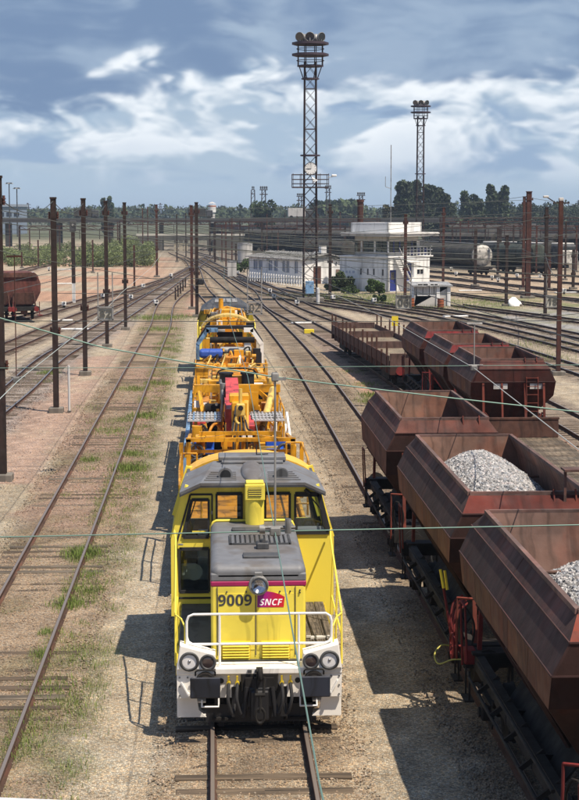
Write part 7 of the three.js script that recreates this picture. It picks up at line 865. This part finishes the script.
// ------------------------------------------------------------------ small things about the yard
const dwarf = (px, py, i) => { const p = spot(px, py), t = thing('dwarf_signal', 'small white dwarf signal standing low between the tracks', 'signal', [p.x, 0, p.z], hash(px, py) - 0.5, px < 200 ? 'white dwarf signals among the left tracks' : px < 400 ? 'white dwarf signals near the clock tower' : 'white dwarf signals among the right tracks'); t.userData.label = px < 200 ? 'small white dwarf signal standing low among the left tracks' : px < 400 ? 'small white dwarf signal standing low near the clock tower' : 'small white dwarf signal standing low among the right tracks'; obj('case', [rbox(0.40, 0.36, 0.32, 0, 0.38, 0, 0.06)], M.plaster, t); obj('foot', [box(0.2, 0.24, 0.2, 0, 0.1, 0)], M.grime, t); obj('lamp', [cyl(0.06, 0.04, 0.08, 0.44, 0.17, 'z', 10)], M.black, t); obj('hood', [box(0.2, 0.03, 0.1, 0.08, 0.58, 0.22)], M.plasterGrey, t); };
for (const [px, py] of [[64, 308], [103, 299], [131, 300.5], [156, 306], [171, 278], [143, 289], [49, 271], [33, 276], [274, 300], [333, 301], [297, 306], [374, 304], [485, 271], [497, 273], [492, 280], [498, 282], [517, 278], [560, 274], [451, 271], [456, 276], [540, 278], [564, 294], [430, 266], [238, 275], [270, 294]]) dwarf(px, py);
for (const [px, py, a, l, len] of [[303, 323.5, 0.4, 'pale board lying on the dirt right of the works train', 1.9], [62, 321, 0.1, 'pale concrete slab lying between the left tracks', 1.7], [75, 330, -0.1, 'long pale slab lying beside the third left track', 2.0], [457, 317, 0.3, 'pale slab by the tracks before the right number board', 2.4], [568, 293, 0.2, 'white slab near the right edge among the tracks', 3.0], [66, 284, 0.2, 'white board on the left bank', 2.2], [470, 291, 0.1, 'pale long board by the right tracks', 2.6], [540, 278, 0, 'white board under the thick rusty mast', 2.4]]) { const p = spot(px, py); tag(obj('board', [rbox(len, 0.10, 0.5, 0, 0, 0, 0.02)], M.plaster), l, 'board').position.set(p.x, 0.07, p.z); scene.children[scene.children.length - 1].rotation.y = a; }
{ const p = spot(309, 334), t = thing('yellow_marker', 'small yellow track marker box right of the works train', 'marker', [p.x, 0, p.z]); obj('box', [rbox(0.7, 0.32, 0.4, 0, 0.18, 0, 0.03)], mat([0.75, 0.58, 0.03], 0.5), t); obj('base', [box(0.8, 0.06, 0.5, 0, 0.03, 0)], M.concrete, t); }
{ const p = spot(393, 330.5), t = thing('yellow_plate', 'small yellow plate on a post beside the farthest dark red hopper', 'marker', [8.0 + 3.2, 0, -104]); obj('plate', [box(0.4, 0.6, 0.04, 0, 1.9, 0)], mat([0.75, 0.58, 0.03], 0.5), t); obj('post', [box(0.06, 1.6, 0.06, 0, 0.8, -0.03)], M.pole, t); }
{ const p = spot(514, 306), r = rng(3), t = thing('white_heap', 'white tarpaulin heap lying beside the right tracks', 'tarpaulin', [p.x, 0, p.z]); const g = new THREE.SphereGeometry(1, 26, 14, 0, 6.2832, 0, Math.PI / 2), q = g.attributes.position; for (let i = 0; i < q.count; i++) { const k = 0.75 + 0.6 * fbm(q.getX(i) * 2 + 5, q.getZ(i) * 2 + q.getY(i) * 2, 3, 8); q.setXYZ(i, q.getX(i) * 0.62 * k, q.getY(i) * 0.72 * k, q.getZ(i) * 0.5 * k); } g.computeVertexNormals(); obj('sheet', [g], M.bag, t); obj('stone', [sphere(0.14, 0.6, 0.08, 0.3)], M.concrete, t); }
for (const [px, py, i] of [[175.5, 300, 0], [178, 297, 1], [180.5, 294, 2], [183, 291, 3], [185.5, 288, 4]]) { const p = spot(px, py), t = thing('marker_post', ['nearest', 'second', 'middle', 'fourth', 'farthest'][i] + ' of five short brown posts on the red ground', 'post', [p.x, 0, p.z]); obj('post', [box(0.16, 1.15, 0.16, 0, 0.57, 0)], M.pole, t); obj('cap', [box(0.2, 0.05, 0.2, 0, 1.16, 0)], M.pole, t); }
{ const p = spot(318, 304), t = thing('white_stake', 'short white marker stake at the foot of the clock tower', 'post', [p.x, 0, p.z]); obj('post', [cyl(0.16, 1.4, 0, 0.7, 0, 'y', 12)], M.plaster, t); obj('cap', [sphere(0.16, 0, 1.4, 0)], M.plaster, t); }
{ const p = spot(56.5, 412), t = thing('white_stake', 'thin white stake beside the second left mast', 'post', [p.x + 0.55, 0, p.z]); obj('post', [cyl(0.05, 2.0, 0, 1.0, 0, 'y', 8)], M.plaster, t); obj('foot', [box(0.16, 0.06, 0.16, 0, 0.03, 0)], M.concrete, t); }
{ const p = spot(232, 277), t = thing('relay_cabinet', 'pale grey relay cabinet left of the white house', 'cabinet', [p.x, 0, p.z]); obj('body', [rbox(1.2, 2.0, 0.9, 0, 1.05, 0, 0.04)], M.plasterGrey, t); obj('roof', [box(1.3, 0.08, 1.0, 0, 2.1, 0)], M.roofMetal, t); obj('door_seam', [box(0.03, 1.8, 0.01, 0, 1.05, 0.455)], M.greyDark, t); }
{ const p = spot(245, 263), t = thing('storage_tank', 'small pale cylindrical tank behind the white house', 'tank', [p.x, 0, p.z]); obj('shell', [cyl(1.3, 3.2, 0, 1.7, 0, 'y', 22)], M.plasterGrey, t); obj('lid', [cyl(1.35, 0.15, 0, 3.35, 0, 'y', 22)], M.roofMetal, t); }
{ // the parapet of the bridge we look from
  const a = spot(-60, 791, 8.06), b = spot(172, 800.5, 8.06), d = b.clone().sub(a).setY(0), L = d.length(); const t = thing('white_parapet', 'white bridge parapet edge at the bottom left corner', 'parapet', [a.x, 0, a.z], Math.atan2(-d.z, d.x)); obj('coping', [rbox(L, 0.09, 0.16, L / 2, 8.015, 0.08, 0.01)], M.whiteRail, t); obj('panel', [box(L - 0.02, 1.1, 0.08, L / 2, 7.41, 0.08)], M.whiteRail, t); }
renderer.render(scene, camera);
